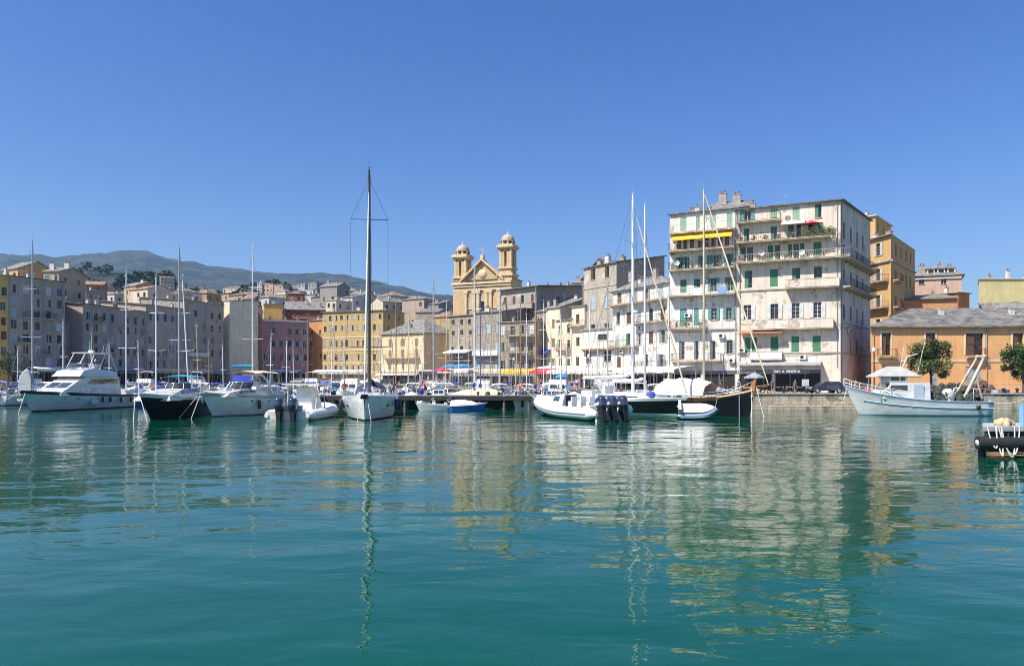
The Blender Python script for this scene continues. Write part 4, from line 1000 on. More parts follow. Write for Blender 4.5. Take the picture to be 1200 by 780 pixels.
SPEC = [  # column, distance, width px, roof row, wall, roof
 (82, 178, 9, 332, 0, 0), (88, 215, 12, 336, 2, 0), (110, 260, 22, 333, 6, 1), (96, 255, 9, 341, 5, 0), (128, 275, 12, 345, 1, 2), (152, 240, 14, 336, 4, 0), (162, 235, 22, 340, 0, 1), (176, 250, 10, 344, 3, 1), (142, 300, 10, 344, 5, 0),
 (190, 250, 14, 344, 0, 1), (205, 255, 12, 342, 1, 0), (222, 300, 14, 343, 0, 1), (236, 310, 12, 344, 4, 1), (249, 320, 10, 342, 1, 0), (262, 330, 12, 345, 3, 1), (276, 280, 16, 347, 2, 1), (290, 270, 12, 350, 3, 1),
 (305, 275, 20, 350, 1, 0), (322, 290, 16, 347, 0, 2), (346, 300, 18, 344, 6, 1), (362, 320, 14, 346, 1, 0), (372, 300, 14, 348, 5, 0), (385, 290, 20, 336, 5, 0), (395, 300, 22, 332, 2, 2), (404, 272, 18, 350, 1, 0),
 (418, 275, 22, 350, 1, 2), (436, 285, 20, 352, 5, 0), (450, 290, 16, 348, 1, 1), (462, 262, 26, 353, 0, 0), (484, 262, 26, 352, 2, 0), (503, 258, 22, 357, 5, 0), (500, 235, 26, 366, 2, 0), (517, 230, 20, 372, 4, 1),
 (420, 340, 18, 345, 0, 0), (440, 350, 16, 346, 2, 0), (470, 340, 20, 349, 5, 0), (492, 330, 16, 352, 0, 0), (350, 380, 12, 341, 5, 2), (362, 400, 10, 340, 1, 2), (376, 380, 10, 338, 5, 2), (412, 400, 14, 341, 2, 1),
 (304, 560, 5, 331, 1, 2), (314, 560, 12, 333, 3, 2), (326, 550, 10, 334, 3, 2), (353, 560, 8, 333, 1, 2), (366, 540, 10, 332, 5, 2), (338, 520, 8, 341, 1, 1), (296, 480, 10, 345, 1, 1), (284, 500, 8, 344, 0, 1),
 (388, 250, 12, 352, 0, 2), (60, 172, 18, 318, 2, 0), (12, 175, 18, 316, 4, 0), (640, 172, 14, 345, 5, 0), (676, 185, 10, 331, 1, 2), (655, 178, 16, 350, 2, 0), (666, 165, 14, 356, 5, 0), (770, 138, 16, 330, 5, 0)]
for s_ in SPEC: hill_house(*s_)
nh = 0
while nh < 85:
    px = hr_.uniform(60, 520); Y = hr_.uniform(330, 900); 
    X = PX(px, Y); zg = H(X, Y); hgt = hr_.uniform(6, 12)
    if (X < -.5*Y and Y > 650): continue
    hill_house(px, Y, hr_.uniform(10, 19)/Y*F, HZ-(zg+hgt-CH)/Y*F, hr_.choice([0, 0, 1, 1, 2, 3, 4, 5]), hr_.choice([0, 1, 1, 2])); nh += 1
# ------------------------------------------------------------------ boats.  local axes: +y bow, z=0 waterline
class Hull:
    def __init__(s, L, Bm, fb, fs, rake=.1, tw=.85, full=2.2, draft=.5, flare=.86, sheer=2.0, stern_rake=0.):
        s.L, s.Bm, s.fb, s.fs, s.rake, s.tw, s.full, s.draft, s.flare, s.sheer, s.sr = L, Bm, fb, fs, rake, tw, full, draft, flare, sheer, stern_rake
    def hb(s, t):
        m = .42
        if t < m: return s.Bm/2*(s.tw+(1-s.tw)*math.sin(t/m*math.pi/2))
        return s.Bm/2*max(.012, 1-((t-m)/(1-m))**s.full)
    def h(s, t): return s.fs+(s.fb-s.fs)*t**s.sheer
    def pt(s, t, q, side):
        """q: 0 keel .. 1 deck edge"""
        H_ = s.h(t)
        rows = [(0, 0., -s.draft), (.2, .62, -s.draft*.45), (.35, s.flare*.94, 0), (.42, s.flare*.97, .13), (.7, (1+s.flare)/2, H_*.55), (.88, .985, H_*.86), (1, 1., H_)]
        for a, b in zip(rows, rows[1:]):
            if q <= b[0]+1e-9:
                k = (q-a[0])/(b[0]-a[0]); bf = a[1]+(b[1]-a[1])*k; z = a[2]+(b[2]-a[2])*k; break
        # fine entry: lower rows pinch more towards the bow
        pin = (1-t)**.5 if t > .55 else 1; bf *= 1-(1-q)*.55*(max(0, t-.45)/.55)**1.5
        zz = (z+s.draft)/(H_+s.draft)
        y = -s.L/2+s.L*t*(1-s.rake*(1-zz)) + (s.sr*(zz-.3)*(1-t)**3 if s.sr else 0)
        return (side*s.hb(t)*bf, y, z)
    def y_at(s, t): return -s.L/2+s.L*t
    def build(s, root, mats, n=18, deckmat=None, rail_band=True, toe=.0):
        """mats: topside, boot stripe, bottom, sheer band"""
        b = MB(); qs = [0, .2, .35, .42, .7, .88, .885, 1]; mi = [2, 2, 1, 0, 0, 0, 3]
        for side in (-1, 1):
            g = [[s.pt(i/n, q, side) for q in qs] for i in range(n+1)]
            for j in range(len(qs)-1):
                sub = [[r[j], r[j+1]] for r in g]
                if side < 0: sub = [x[::-1] for x in sub]
                b.grid(sub, mi[j], True)
        left = [s.pt(0, q, -1) for q in qs]; right = [s.pt(0, q, 1) for q in qs]
        for j in range(len(qs)-1): b.add([left[j], right[j], right[j+1], left[j+1]], [(0, 1, 2, 3)], mi[j])
        # weld so that smooth shading runs round the bands
        me = b.mesh('hull', mats); 
        import bmesh
        bm = bmesh.new(); bm.from_mesh(me); bmesh.ops.remove_doubles(bm, verts=bm.verts, dist=.004)
        bmesh.ops.recalc_face_normals(bm, faces=bm.faces); bm.to_mesh(me); bm.free()
        o = link('hull', me, root)
        d = MB(); pts = [s.pt(i/n, 1, 1) for i in range(n+1)]
        prof = [[(-x+.02, y, z-.05) for x, y, z in pts], [(0, y, z+.03) for x, y, z in pts], [(x-.02, y, z-.05) for x, y, z in pts]]
        d.grid([[prof[0][i], prof[1][i], prof[2][i]] for i in range(n+1)], 0, True)
        d.build('deck', deckmat or GEL, root)
        if toe:
            k = MB()
            for side in (-1, 1): k.tube([(side*max(0.0, x-.02), y, z+toe/2) for x, y, z in pts], toe*.5, 5)
            k.build('toe_rail', mats[3], root)
        return o
    def railing(s, root, t0, t1, h=.6, n=8, inset=.08, r=.018, mat=None, mid=True, name='guard_rail', close=True):
        b = MB()
        for zz in ((h, h*.5) if mid else (h,)):
            P_ = []
            for i in range(n+1):
                t = t0+(t1-t0)*i/n; x, y, z = s.pt(t, 1, 1); P_.append((max(.02, x-inset), y, z+zz))
            if close and t1 > .97: b.tube(P_+[(-x, y, z) for x, y, z in P_[::-1]], r, 5)
            else:
                b.tube(P_, r, 5); b.tube([(-x, y, z) for x, y, z in P_], r, 5)
        for i in range(n+1):
            t = t0+(t1-t0)*i/n; x, y, z = s.pt(t, 1, 1); x = max(.02, x-inset)
            for sd in (-1, 1): b.tube([(sd*x, y, z-.02), (sd*x, y, z+h)], r, 4, caps=False)
        return b.build(name, mat or STEEL, root)
    def fender(s, root, t, side, mat=None, r=.14, h=.6, drop=.15):
        x, y, z = s.pt(t, .95, side); b = MB()
        z0 = max(.05, z-drop-h); xx = x+side*r*.9
        b.lathe([(0, z0), (r*.7, z0+.04), (r, z0+.14), (r, z0+h-.14), (r*.6, z0+h-.03), (.03, z0+h)], (xx, y, 0), 10, 0)
        b.tube([(xx, y, z0+h), (x-side*.03, y, z+.12)], .012, 4, 1)
        return b.build('fender', [mat or RUB, ROPE], root)
def cabin(root, prof, wb, wt, mat, name='cabin', wins=(), smooth=False, y_off=0):
    """side profile [(y,z)] given clockwise, half width wb at the lowest z to wt at the highest; wins: (y0,y1,z0,z1[,slant]) dark panes on both sides"""
    zs = [p[1] for p in prof]; z0, z1 = min(zs), max(zs)
    def hw(z): return wb+(wt-wb)*(z-z0)/(z1-z0)
    b = MB(); n = len(prof)
    R_ = [(hw(z), y, z) for y, z in prof]; L_ = [(-hw(z), y, z) for y, z in prof]
    b.add(R_+L_, [tuple(range(n)), tuple(range(2*n-1, n-1, -1))] + [(i, n+i, n+(i+1) % n, (i+1) % n) for i in range(n)], 0)
    o = b.build(name, mat, root)
    for wn_ in wins:
        if wn_[0] == 'side':
            _, ya, yb, za, zb_, sl_ = wn_; k = MB()
            for sd in (-1, 1):
                q = [(sd*(hw(za)+.008), ya, za), (sd*(hw(za)+.008), yb, za), (sd*(hw(zb_)+.008), yb-sl_, zb_), (sd*(hw(zb_)+.008), ya, zb_)]
                k.add(q, [(0, 1, 2, 3) if sd > 0 else (3, 2, 1, 0)])
            k.build('side_window', BGLASS, o)
        else:      # ('front', i, f0, f1, wf): pane on profile edge i, from fraction f0 to f1, width factor wf, split in two
            _, i, f0, f1, wf = wn_; (ya, za), (yb, zb_) = prof[i], prof[(i+1) % n]; k = MB()
            pa = (ya+(yb-ya)*f0, za+(zb_-za)*f0); pb = (ya+(yb-ya)*f1, za+(zb_-za)*f1)
            nx, nz = -(zb_-za), (yb-ya); l = math.hypot(nx, nz) or 1; nx, nz = nx/l*.012, nz/l*.012
            if nx*(1 if ya+yb > 2*sum(p[0] for p in prof)/n else -1) < 0: nx, nz = -nx, -nz
            for (x0, x1) in ((-1, -.04), (.04, 1)):
                k.quad((x0*hw(pa[1])*wf, pa[0]+nx, pa[1]+nz), (x1*hw(pa[1])*wf, pa[0]+nx, pa[1]+nz), (x1*hw(pb[1])*wf, pb[0]+nx, pb[1]+nz), (x0*hw(pb[1])*wf, pb[0]+nx, pb[1]+nz))
            k.build('windscreen', BGLASS, o)
    return o
def outboard(root, loc, mat, sc_=1.0, rz=0, tilt=0.):
    b = MB()
    sec = [(0, .0, .26, .36), (.12, .02, .3, .44), (.4, .03, .31, .47), (.66, .0, .27, .42), (.78, -.03, .17, .28)]
    g = []
    for z, yo, hx, hy in sec:
        g.append([(hx*math.copysign(abs(math.cos(a))**.6, math.cos(a)), yo+hy*math.copysign(abs(math.sin(a))**.6, math.sin(a)), z+.35) for a in [2*math.pi*q/14 for q in range(15)]])
    b.grid(g, 0, True); b.add(g[-1][:-1], [tuple(range(14))], 0); b.add(g[0][:-1], [tuple(range(14))[::-1]], 0)
    b.hexa([(-.11, -.2, -.75), (.11, -.2, -.75), (.11, .14, -.75), (-.11, .14, -.75)], [(-.2, -.28, .36), (.2, -.28, .36), (.2, .26, .36), (-.2, .26, .36)], 1)
    b.box(-.2, -.5, -.62, .2, .2, -.585, 1); b.box(-.12, .1, -.1, .12, .5, .3, 1)
    b.quad((-.314, -.2, .55), (-.314, .3, .55), (-.31, .3, .75), (-.31, -.2, .75), 2); b.quad((.314, -.2, .55), (.314, .3, .55), (.31, .3, .75), (.31, -.2, .75), 2)
    b.xf(Matrix.Rotation(tilt, 4, 'X') @ Matrix.Scale(sc_, 4))
    return b.build('outboard_motor', [mat, M('black_engine_leg', (.012, .012, .014), .6, .2), M('silver_decal', (.6, .62, .66), .4)], root, loc, rz)
def mast(root, y, z0, H_, hull, r=.1, mat=None, spreaders=(.36, .66), boom=None, cover=None, sail=None, furl=None, rake=0., lean=0., chain=.95, bowt=1.0, fr=1.0, radar=False, rig=.018, backstay=True):
    """mast > spreader, boom > sail_cover; forestay with furled jib; shrouds"""
    mat = mat or ALU; top = (lean*H_, y-rake*H_, z0+H_)
    def pm(f): return (lean*H_*f, y-rake*H_*f, z0+H_*f)
    b = MB(); b.tube([pm(0), pm(.5), pm(.97), pm(1)], [r, r, r*.8, r*.5], 8)
    b.tube([pm(1), (top[0], top[1], top[2]+.9)], .012, 4); b.tube([(top[0]-.25, top[1], top[2]+.15), (top[0]+.25, top[1], top[2]+.15)], .012, 4); b.sphere((top[0]+.1, top[1]+.12, top[2]+.1), .07, 6)
    o = b.build('mast', mat, root)
    xc, yc, zc = hull.pt(max(.05, (y-.25+hull.L/2)/hull.L), 1, 1); w = xc*.85
    tips = []
    for f in spreaders:
        px_, py_, pz_ = pm(f); ww = w*(1.0 if f < .5 else .8); k = MB()
        for sd in (-1, 1): k.tube([(px_, py_, pz_), (px_+sd*ww, py_-.25, pz_+.08)], [.045, .03], 5)
        k.build('spreader', mat, o); tips.append((ww, px_, py_-.25, pz_+.08))
    k = MB()
    for sd in (-1, 1):
        k.tube([(sd*xc*.93, y-.25, zc)] + [(tx+sd*ww, ty, tz) for ww, tx, ty, tz in tips] + [pm(.96)], rig, 4, caps=False)
        k.tube([(sd*xc*.85, y-.1, zc), pm(spreaders[0] if spreaders else .5)], rig, 4, caps=False)
    ys_ = hull.pt(0, 1, 1)
    if backstay: k.tube([(0, -hull.L/2+.15, ys_[2]), pm(1)], rig, 4, caps=False)
    yb = hull.pt(min(bowt, 1), 1, 0)
    k.tube([(0, yb[1]-.12, yb[2]+.1), pm(fr)], rig, 4, caps=False)
    k.build('rigging', M('wire_rigging', (.2, .2, .21), .4, .1, metal=.5), root)
    if furl:
        f0, f1 = Vector((0, yb[1]-.12, yb[2]+.5)), Vector(pm(fr)); k = MB()
        P_ = [f0.lerp(f1, q/10*.93) for q in range(11)]
        k.tube(P_, [.05]+[.1]*3+[.09]*3+[.07]*3+[.03], 7); k.build('furled_jib', furl, root)
    if boom:
        bl_, bz = boom; k = MB(); p0 = (lean*2, y-.15, z0+bz); p1 = (lean*2, y-.15-bl_, z0+bz+.1)
        k.tube([p0, p1], .07, 6); bo = k.build('boom', mat, root)
        if cover or sail:
            m_ = cover or sail; k = MB(); n_ = 14; rr = []
            P_ = []
            for q in range(n_+1):
                f = q/n_; P_.append((p0[0]+.02*math.sin(q*2.1), p0[1]-.05-bl_*.96*f, p0[2]+.2+.1*f+.03*math.sin(q*1.7)+ (.35*(1-f)**6)))
                rr.append((.26 if q else .14)*(1-.55*f)*(1+.08*math.sin(q*2.6)))
            k.tube(P_, rr, 9); k.v = [(x*.8, yy, z) for x, yy, z in k.v]
            k.build('sail_cover' if cover else 'furled_mainsail', m_, bo)
    if radar:
        k = MB(); p_ = pm(.42); k.lathe([(0, -.1), (.26, -.09), (.28, 0), (.25, .1), (0, .14)], (p_[0], p_[1]+.35, p_[2]), 12); k.build('radar', GEL, o)
    return o
def rope(root, pts, r=.025, mat=None, sag=0., name='mooring_line', n=8):
    b = MB()
    if sag and len(pts) == 2:
        a, c = Vector(pts[0]), Vector(pts[1]); pts = [a.lerp(c, i/n) - Vector((0, 0, sag*4*(i/n)*(1-i/n))) for i in range(n+1)]
    b.tube(pts, r, 5); return b.build(name, mat or ROPE, root)
def windshield(root, y, z, w, h, d, rake=.5, mat=None):
    """wrap-round framed windscreen"""
    P_ = []; n = 8
    for i in range(n+1):
        a = -math.pi/2*1.0+math.pi*i/n; P_.append((w*math.sin(a), y+d*math.cos(a)))
    k = MB(); k.grid([[(x, yy, z), (x*.86, yy-rake*h, z+h)] for x, yy in P_], 0, False); o = k.build('windscreen', mat or BGLASS, root)
    k = MB(); k.tube([(x*.86, yy-rake*h, z+h) for x, yy in P_], .025, 5); k.tube([(x, yy, z) for x, yy in P_], .025, 5)
    for i in (0, 2, 4, 6, 8): k.tube([(P_[i][0], P_[i][1], z), (P_[i][0]*.86, P_[i][1]-rake*h, z+h)], .018, 4)
    k.build('frame', STEEL, o); return o
def bimini(root, y0, y1, z, w, mat, h0, arch=.12, name='bimini_top'):
    k = MB(); n, m_ = 6, 8; g = []
    for i in range(n+1):
        f = i/n; yy = y0+(y1-y0)*f; e = .12*(1-(2*f-1)**2)
        g.append([(w*math.sin(a), yy, z-.02-.28*(1-math.cos(a))*1.0+e - (.05 if i % 2 else 0)) for a in [-1.35+2.7*j/m_ for j in range(m_+1)]])
    k.grid(g, 0, True); o = k.build(name, mat, root)
    for sd in (-1, 1):
        k = MB()
        for i in (0, 3, 6):
            f = i/n; yy = y0+(y1-y0)*f; ym = y0+(y1-y0)*.5; k.tube([(sd*w*.97, ym, h0), (sd*w*.96, yy, z-.25)], .02, 5)
        k.build('support', STEEL, o)
    return o
def head(A, B_):     # boat placed from its stern point to its bow point (ground coordinates)
    d = Vector(B_)-Vector(A); return ((A[0]+B_[0])/2, (A[1]+B_[1])/2, 0), math.atan2(d.y, d.x)-math.pi/2, d.length

# ---- 1 motor yacht with flybridge
loc, rz, L = head((PX(152, 97), 97), (PX(23, 80), 80))
loc, rz, L = head((-50.4, 95), (PX(22, 79.5), 79.5))
t = thing('motor_yacht', 'large white flybridge motor yacht with blue-shaded hull and round fender at the left', 'motor yacht', loc, rz)
hu = Hull(L, 4.9, 2.35, 1.55, rake=.13, tw=.86, full=2.3, flare=.82, sheer=1.6)
hu.build(t, [GEL, ANTIF, ANTIF, M('dark_rub_rail', (.03, .03, .035), .5)], deckmat=GEL, toe=.09)
s0 = 1.7
cabin(t, [(-L*.32, s0), (-L*.32, 3.9), (L*.02, 3.9), (L*.11, 3.3), (L*.27, 2.0), (L*.27, s0)], 1.95, 1.65, GEL, 'deckhouse', [('side', -L*.30, L*.02, 3.0, 3.6, .8), ('front', 3, .08, .55, .8)])
cabin(t, [(-L*.28, 3.91), (-L*.28, 4.5), (-L*.06, 4.9), (L*.05, 4.6), (L*.10, 3.91)], 1.95, 1.75, GEL, 'flybridge', [])
windshield(t, -L*.02, 4.95, 1.4, .5, .5, .3)
k = MB()
for sd in (-1, 1):
    k.tube([(sd*1.6, -L*.30, 4.6), (sd*1.45, -L*.24, 6.7)], .06, 6); k.tube([(sd*1.6, -L*.12, 4.8), (sd*1.45, -L*.19, 6.7)], .06, 6); k.tube([(sd*1.6, -L*.02, 5.0), (sd*1.45, -L*.08, 6.7)], .05, 6)
k.tube([(-1.45, -L*.24, 6.7), (1.45, -L*.24, 6.7)], .06, 6); k.box(-1.5, -L*.27, 6.72, 1.5, -L*.06, 6.82)
ra = k.build('radar_arch', GEL, t)
k = MB(); k.lathe([(0, 6.82), (.35, 6.84), (.38, 6.96), (.3, 7.1), (0, 7.13)], (0, -L*.15, 0), 12); k.build('radar', GEL, ra)
for x in (-1.1, -.6, 1.0, 1.25):
    k = MB(); k.tube([(x, -L*.22, 6.8), (x+.25*(x > 0), -L*.24, 7.9+.5*(x > 0))], .02, 4); k.build('antenna', GEL, ra)
k = MB()
for sd in (-1, 1):
    for i in range(3): k.box(sd*.45-.25, -L*.2+i*.5, 4.2, sd*.45+.25, -L*.2+i*.5+.12, 5.4)
k.build('seat', CANW, t)
k = MB(); k.box(-1.8, -L*.485, 1.62, 1.8, -L*.43, 2.3); k.build('cockpit_coaming', GEL, t)
hu.railing(t, .5, 1.0, .75, 12); hu.railing(t, .12, .5, .7, 6)
for tt in (.74, .64): 
    for sd in (1, -1):
        x, y, z = hu.pt(tt, .78, sd); k = MB(); k.sphere((x*1.0, y, z), .14, 8); k.v = [(vx, vy, z+(vz-z)*.5) for vx, vy, vz in k.v]; k.build('porthole', BGLASS, t)
x, y, z = hu.pt(.52, .8, -1); k = MB(); k.sphere((x-.35, y, .85), .42, 14, 0, 1.15); k.tube([(x-.35, y, 1.3), (x+.1, y, 2.1)], .02, 4, 1); k.build('ball_fender', [M('pale_blue_vinyl', (.5, .6, .7), .4), ROPE], t)
for tt in (.42, .34, .22, .1): hu.fender(t, tt, -1, M('dark_blue_fender', (.02, .03, .07), .6), r=.14, h=.7)
rope(t, [hu.pt(.97, .95, 1), (2.0, L*.5+3.0, .0)], .03); rope(t, [hu.pt(.97, .95, -1), (-2.2, L*.5+2.2, .0)], .03)
k = MB(); x, y, z = hu.pt(1, 1, 0); k.box(-.12, y-.5, z-.05, .12, y+.35, z+.08); k.tube([(0, y+.2, z), (0, y-.25, z-1.2)], .05, 5); k.box(-.35, y-.2, z-1.1, .35, y-.12, z-.85); k.build('anchor', STEEL, t)

# ---- 2 dark hulled open yacht
loc, rz, L = head((PX(247, 80.5), 80.5), (PX(163, 64.5), 64.5))
t = thing('motor_yacht', 'black-hulled sports yacht with white raised deck and blue sunshade', 'motor yacht', loc, rz)
hu = Hull(L, 4.3, 2.4, 1.5, rake=.16, tw=.9, full=2.5, flare=.8, sheer=1.5); hu.build(t, [BLACK, BLACK, ANTIF, GEL], deckmat=GEL, toe=.08)
cabin(t, [(-L*.30, 1.55), (-L*.30, 2.15), (-L*.02, 2.75), (L*.10, 2.75), (L*.33, 2.1), (L*.36, 1.7)], 1.75, 1.2, GELW, 'coachroof', [('side', -L*.10, L*.17, 2.3, 2.62, .3)])
windshield(t, L*.02, 2.65, 1.3, .6, 1.2, .7)
bimini(t, -L*.18, L*.05, 4.0, 1.5, CANT, 2.5); hu.railing(t, .45, 1.0, .55, 10)
x, y, z = hu.pt(.32, .9, -1); k = MB(); k.sphere((x-.28, y, .85), .3, 12); k.tube([(x-.28, y, 1.1), (x, y, z)], .015, 4, 1); k.build('ball_fender', [M('grey_vinyl', (.25, .25, .27), .5), ROPE], t)
k = MB(); x, y, z = hu.pt(1, 1, 0); k.box(-.3, y-.7, z-.03, .3, y+.5, z+.06); k.tube([(-.3, y+.4, z), (0, y+.6, z+.02), (.3, y+.4, z)], .04, 6); k.build('bow_platform', GEL, t)
rope(t, [(.2, L*.5+.3, 2.3), (-.6, L*.5+2.2, 0)], .035); rope(t, [(-.2, L*.5+.3, 2.3), (-1.6, L*.5+1.8, 0)], .035)
k = MB(); k.cbox((0, -L*.2, 2.3), (1.8, .5, .9), 0, 0); k.cbox((0, -L*.36, 2.1), (2.6, .7, .6), 0, 0); k.build('seat', CANW, t)

# ---- 3 white cruiser with beige bimini
loc, rz, L = head((PX(328, 79.5), 79.5), (PX(235, 70), 70))
t = thing('cabin_cruiser', 'white cabin cruiser with cream bimini, radar arch and black fenders, right of the black-hulled yacht', 'motor boat', loc, rz)
hu = Hull(L, 4.2, 2.35, 1.75, rake=.17, tw=.92, full=2.4, flare=.8, sheer=1.3); hu.build(t, [GEL, M('grey_boot_stripe', (.2, .22, .24), .4), ANTIF, M('silver_band', (.4, .42, .43), .35)], deckmat=GELW, toe=.08)
cabin(t, [(-L*.40, 1.75), (-L*.40, 2.35), (-L*.05, 2.55), (L*.06, 2.75), (L*.30, 2.3), (L*.36, 1.95)], 1.8, 1.35, GELW, 'coachroof', [('side', -L*.02, L*.2, 2.25, 2.5, .4)])
windshield(t, L*.03, 2.62, 1.45, .75, 1.5, .75)
k = MB(); k.tube([(1.85, -L*.22, 2.2), (1.7, -L*.16, 3.5), (1.3, -L*.13, 4.1), (-1.3, -L*.13, 4.1), (-1.7, -L*.16, 3.5), (-1.85, -L*.22, 2.2)], .14, 8); k.build('radar_arch', GEL, t)
bimini(t, -L*.32, L*.0, 4.45, 1.75, CANE, 2.4); k = MB(); k.grid([[(x*.42, L*.03+.1*math.cos(x)-.02*z_, 3.1+.3*z_) for z_ in range(4)] for x in range(-3, 4)]); k.build('front_curtain', CANB, t)
hu.railing(t, .5, 1.0, .6, 10)
for tt in (.5, .2): hu.fender(t, tt, -1, r=.17, h=.95, drop=.3); 
for tt in (.58, .36, .28):
    x, y, z = hu.pt(tt, .8, -1); k = MB(); k.sphere((x, y, z), .17, 8); k.v = [(vx, vy, z+(vz-z)*.45) for vx, vy, vz in k.v]; k.build('porthole', BGLASS, t)
k = MB(); x, y, z = hu.pt(1, 1, 0); k.box(-.28, y-.6, z-.03, .28, y+.4, z+.06); k.tube([(0, y+.3, z), (.05, y-.3, z-1.0)], .05, 5); k.build('anchor', STEEL, t)
rope(t, [(-.1, L*.5+.1, 2.2), (-1.3, L*.5+2.2, 0)], .035); rope(t, [(.1, L*.5+.1, 2.2), (1.0, L*.5+1.6, 0)], .03)
k = MB(); k.cbox((.5, -L*.12, 2.9), (.6, .5, 1.0), 0, 0); k.cbox((-.5, -L*.12, 2.9), (.6, .5, 1.0), 0, 0); k.cbox((0, -L*.34, 2.5), (2.8, .6, .6), 0, 0); k.build('seat', CANW, t)

# ---- inflatables
def rib_tubes(root, L, Bm, r, mat, cone=True, z=.45, bowrise=.55, endmat=None):
    k = MB(); P_ = []; n = 22
    for i in range(n+1):
        f = i/n; s_ = f*2 if f <= .5 else (1-f)*2; side = -1 if f < .5 else 1
        yy = -L/2 + s_*L*.97; x = (Bm/2-r)*(1 if s_ < .55 else max(0, 1-((s_-.55)/.45)**2.6)); P_.append((side*x, yy, z+bowrise*max(0, s_-.45)**1.6*1.6))
    k.tube(P_, [r*.35]+[r]*(n-1)+[r*.35], 12)
    o = k.build('inflatable_tube', mat, root)
    k = MB(); 
    pp = [(x*(1+.0), y, zz) for x, y, zz in P_]; k.tube([(x*(1+(r*1.0)/max(.3, abs(x)) if abs(x) > .3 else 1), y+(r if abs(x) < .3 else 0), zz) for x, y, zz in pp[1:-1]], .05, 5)
    k.build('rubbing_strake', endmat or TUBEG, o)
    k = MB(); n2 = 8
    g = [[(sd*(Bm/2-r)*(1 if s_ < .55 else max(0.02, 1-((s_-.55)/.45)**2.6))*w_, -L/2+.1+s_*L*.93, zz+bowrise*.6*max(0, s_-.5)**1.5) for (sd, w_, zz) in ((-1, 1, .15), (-1, .55, -.1), (0, 1, -.3), (1, .55, -.1), (1, 1, .15))] for s_ in [i/n2 for i in range(n2+1)]]
    k.grid(g, 0, True); k.add([g[0][0], g[0][1], g[0][2], g[0][3], g[0][4]], [(0, 1, 2, 3, 4)]); k.build('hull', GEL, root)
    k = MB(); k.grid([[(sd*(Bm/2-r)*(1 if s_ < .55 else max(0.02, 1-((s_-.55)/.45)**2.6)), -L/2+.1+s_*L*.93, .42+bowrise*.6*max(0, s_-.5)**1.5) for sd in (-1, 1)] for s_ in [i/n2 for i in range(n2+1)]]); k.box(-Bm/2+r, -L/2+.1, .0, Bm/2-r, -L/2+.35, .85); k.build('deck', GELW, root)
# 4 grey-white RIB seen from its stern
loc, rz, L = head((PX(336, 64.5), 64.5), (PX(383, 76), 76))
t = thing('rib_boat', 'white inflatable with console and two navy outboards, stern toward the water', 'inflatable boat', loc, rz)
rib_tubes(t, L, 4.7, .5, TUBEW)
cabin(t, [(-1.5, .5), (-1.6, 1.9), (-1.1, 2.95), (.5, 2.9), (1.3, 1.5), (1.4, .5)], .95, .6, GEL, 'console', [('front', 3, .1, .9, .8)])
k = MB()
for sd in (-1, 1):
    k.tube([(sd*1.3, -1.9, .8), (sd*1.45, -1.5, 3.1)], .045, 6); k.tube([(sd*1.3, .9, .8), (sd*1.4, .5, 3.15)], .045, 6)
k.box(-1.75, -2.3, 3.12, 1.75, 1.0, 3.24); k.build('hard_top', [GELW], t)
k = MB(); k.box(-1.2, -L/2+.6, .45, 1.2, -L/2+1.5, 1.0); k.box(-1.2, -L/2+.5, 1.0, 1.2, -L/2+.75, 1.35); k.build('seat', CANW, t)
for x in (-.62, .62): outboard(t, (x, -L/2-.15, .62), NAVY, 1.25)
rope(t, [(1.2, L*.42, 1.1), (2.4, L*.5+.2, 0.)], .04)
# 8 big white RIB with three outboards
loc, rz, L = head((PX(716, 64.2), 64.2), (PX(629, 75.5), 75.5))
t = thing('rib_boat', 'big white inflatable speedboat with three navy outboards at its stern', 'inflatable boat', loc, rz)
rib_tubes(t, L, 4.0, .55, TUBEW, z=.62, bowrise=1.5)
cabin(t, [(L*.02, .6), (L*.0, 2.25), (L*.08, 2.2), (L*.30, 1.3), (L*.32, .6)], 1.0, .7, GEL, 'cuddy', [('side', L*.06, L*.16, 1.55, 2.0, .45), ('front', 2, .15, .8, .8)])
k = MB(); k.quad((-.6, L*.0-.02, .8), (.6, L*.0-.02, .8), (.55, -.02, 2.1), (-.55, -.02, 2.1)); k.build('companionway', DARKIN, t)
k = MB()
for (x, y) in ((-.5, -L*.08), (.5, -L*.08), (-.5, -L*.2), (.5, -L*.2)): k.cbox((x, y, 1.1), (.6, .6, 1.0)); k.cbox((x, y-.28, 1.75), (.6, .14, .6))
k.box(-1.2, -L*.38, .5, 1.2, -L*.3, 1.3); k.build('seat', CANW, t)
for x in (-1.15, 0, 1.15): outboard(t, (x, -L/2-.3, .75), NAVY, 1.28, 0, -.25)
x0 = 1.6; k = MB(); k.sphere((1.95, -L/2+.15, .95), .45, 12); k.build('ball_fender', TUBEW, t)
rope(t, [(-.3, L*.48, 1.6), (-1.2, L*.6, 3.0), (-2.2, L*.75, 1.8)], .03)
# dinghy hanging at the bow of the black ketch
loc, rz, L = head((PX(797, 67.5), 67.5), (PX(836, 67), 67))
t = thing('dinghy', 'small grey-blue rubber dinghy tilted against the black hull', 'dinghy', (loc[0], loc[1], .75), rz)
rib_tubes(t, 3.5, 1.7, .26, TUBEG, z=.0, bowrise=.25); t.rotation_euler = (0.02, .75, rz)
rope(t, [(0, 1.6, .1), (-.9, 1.9, 1.2)], .02)

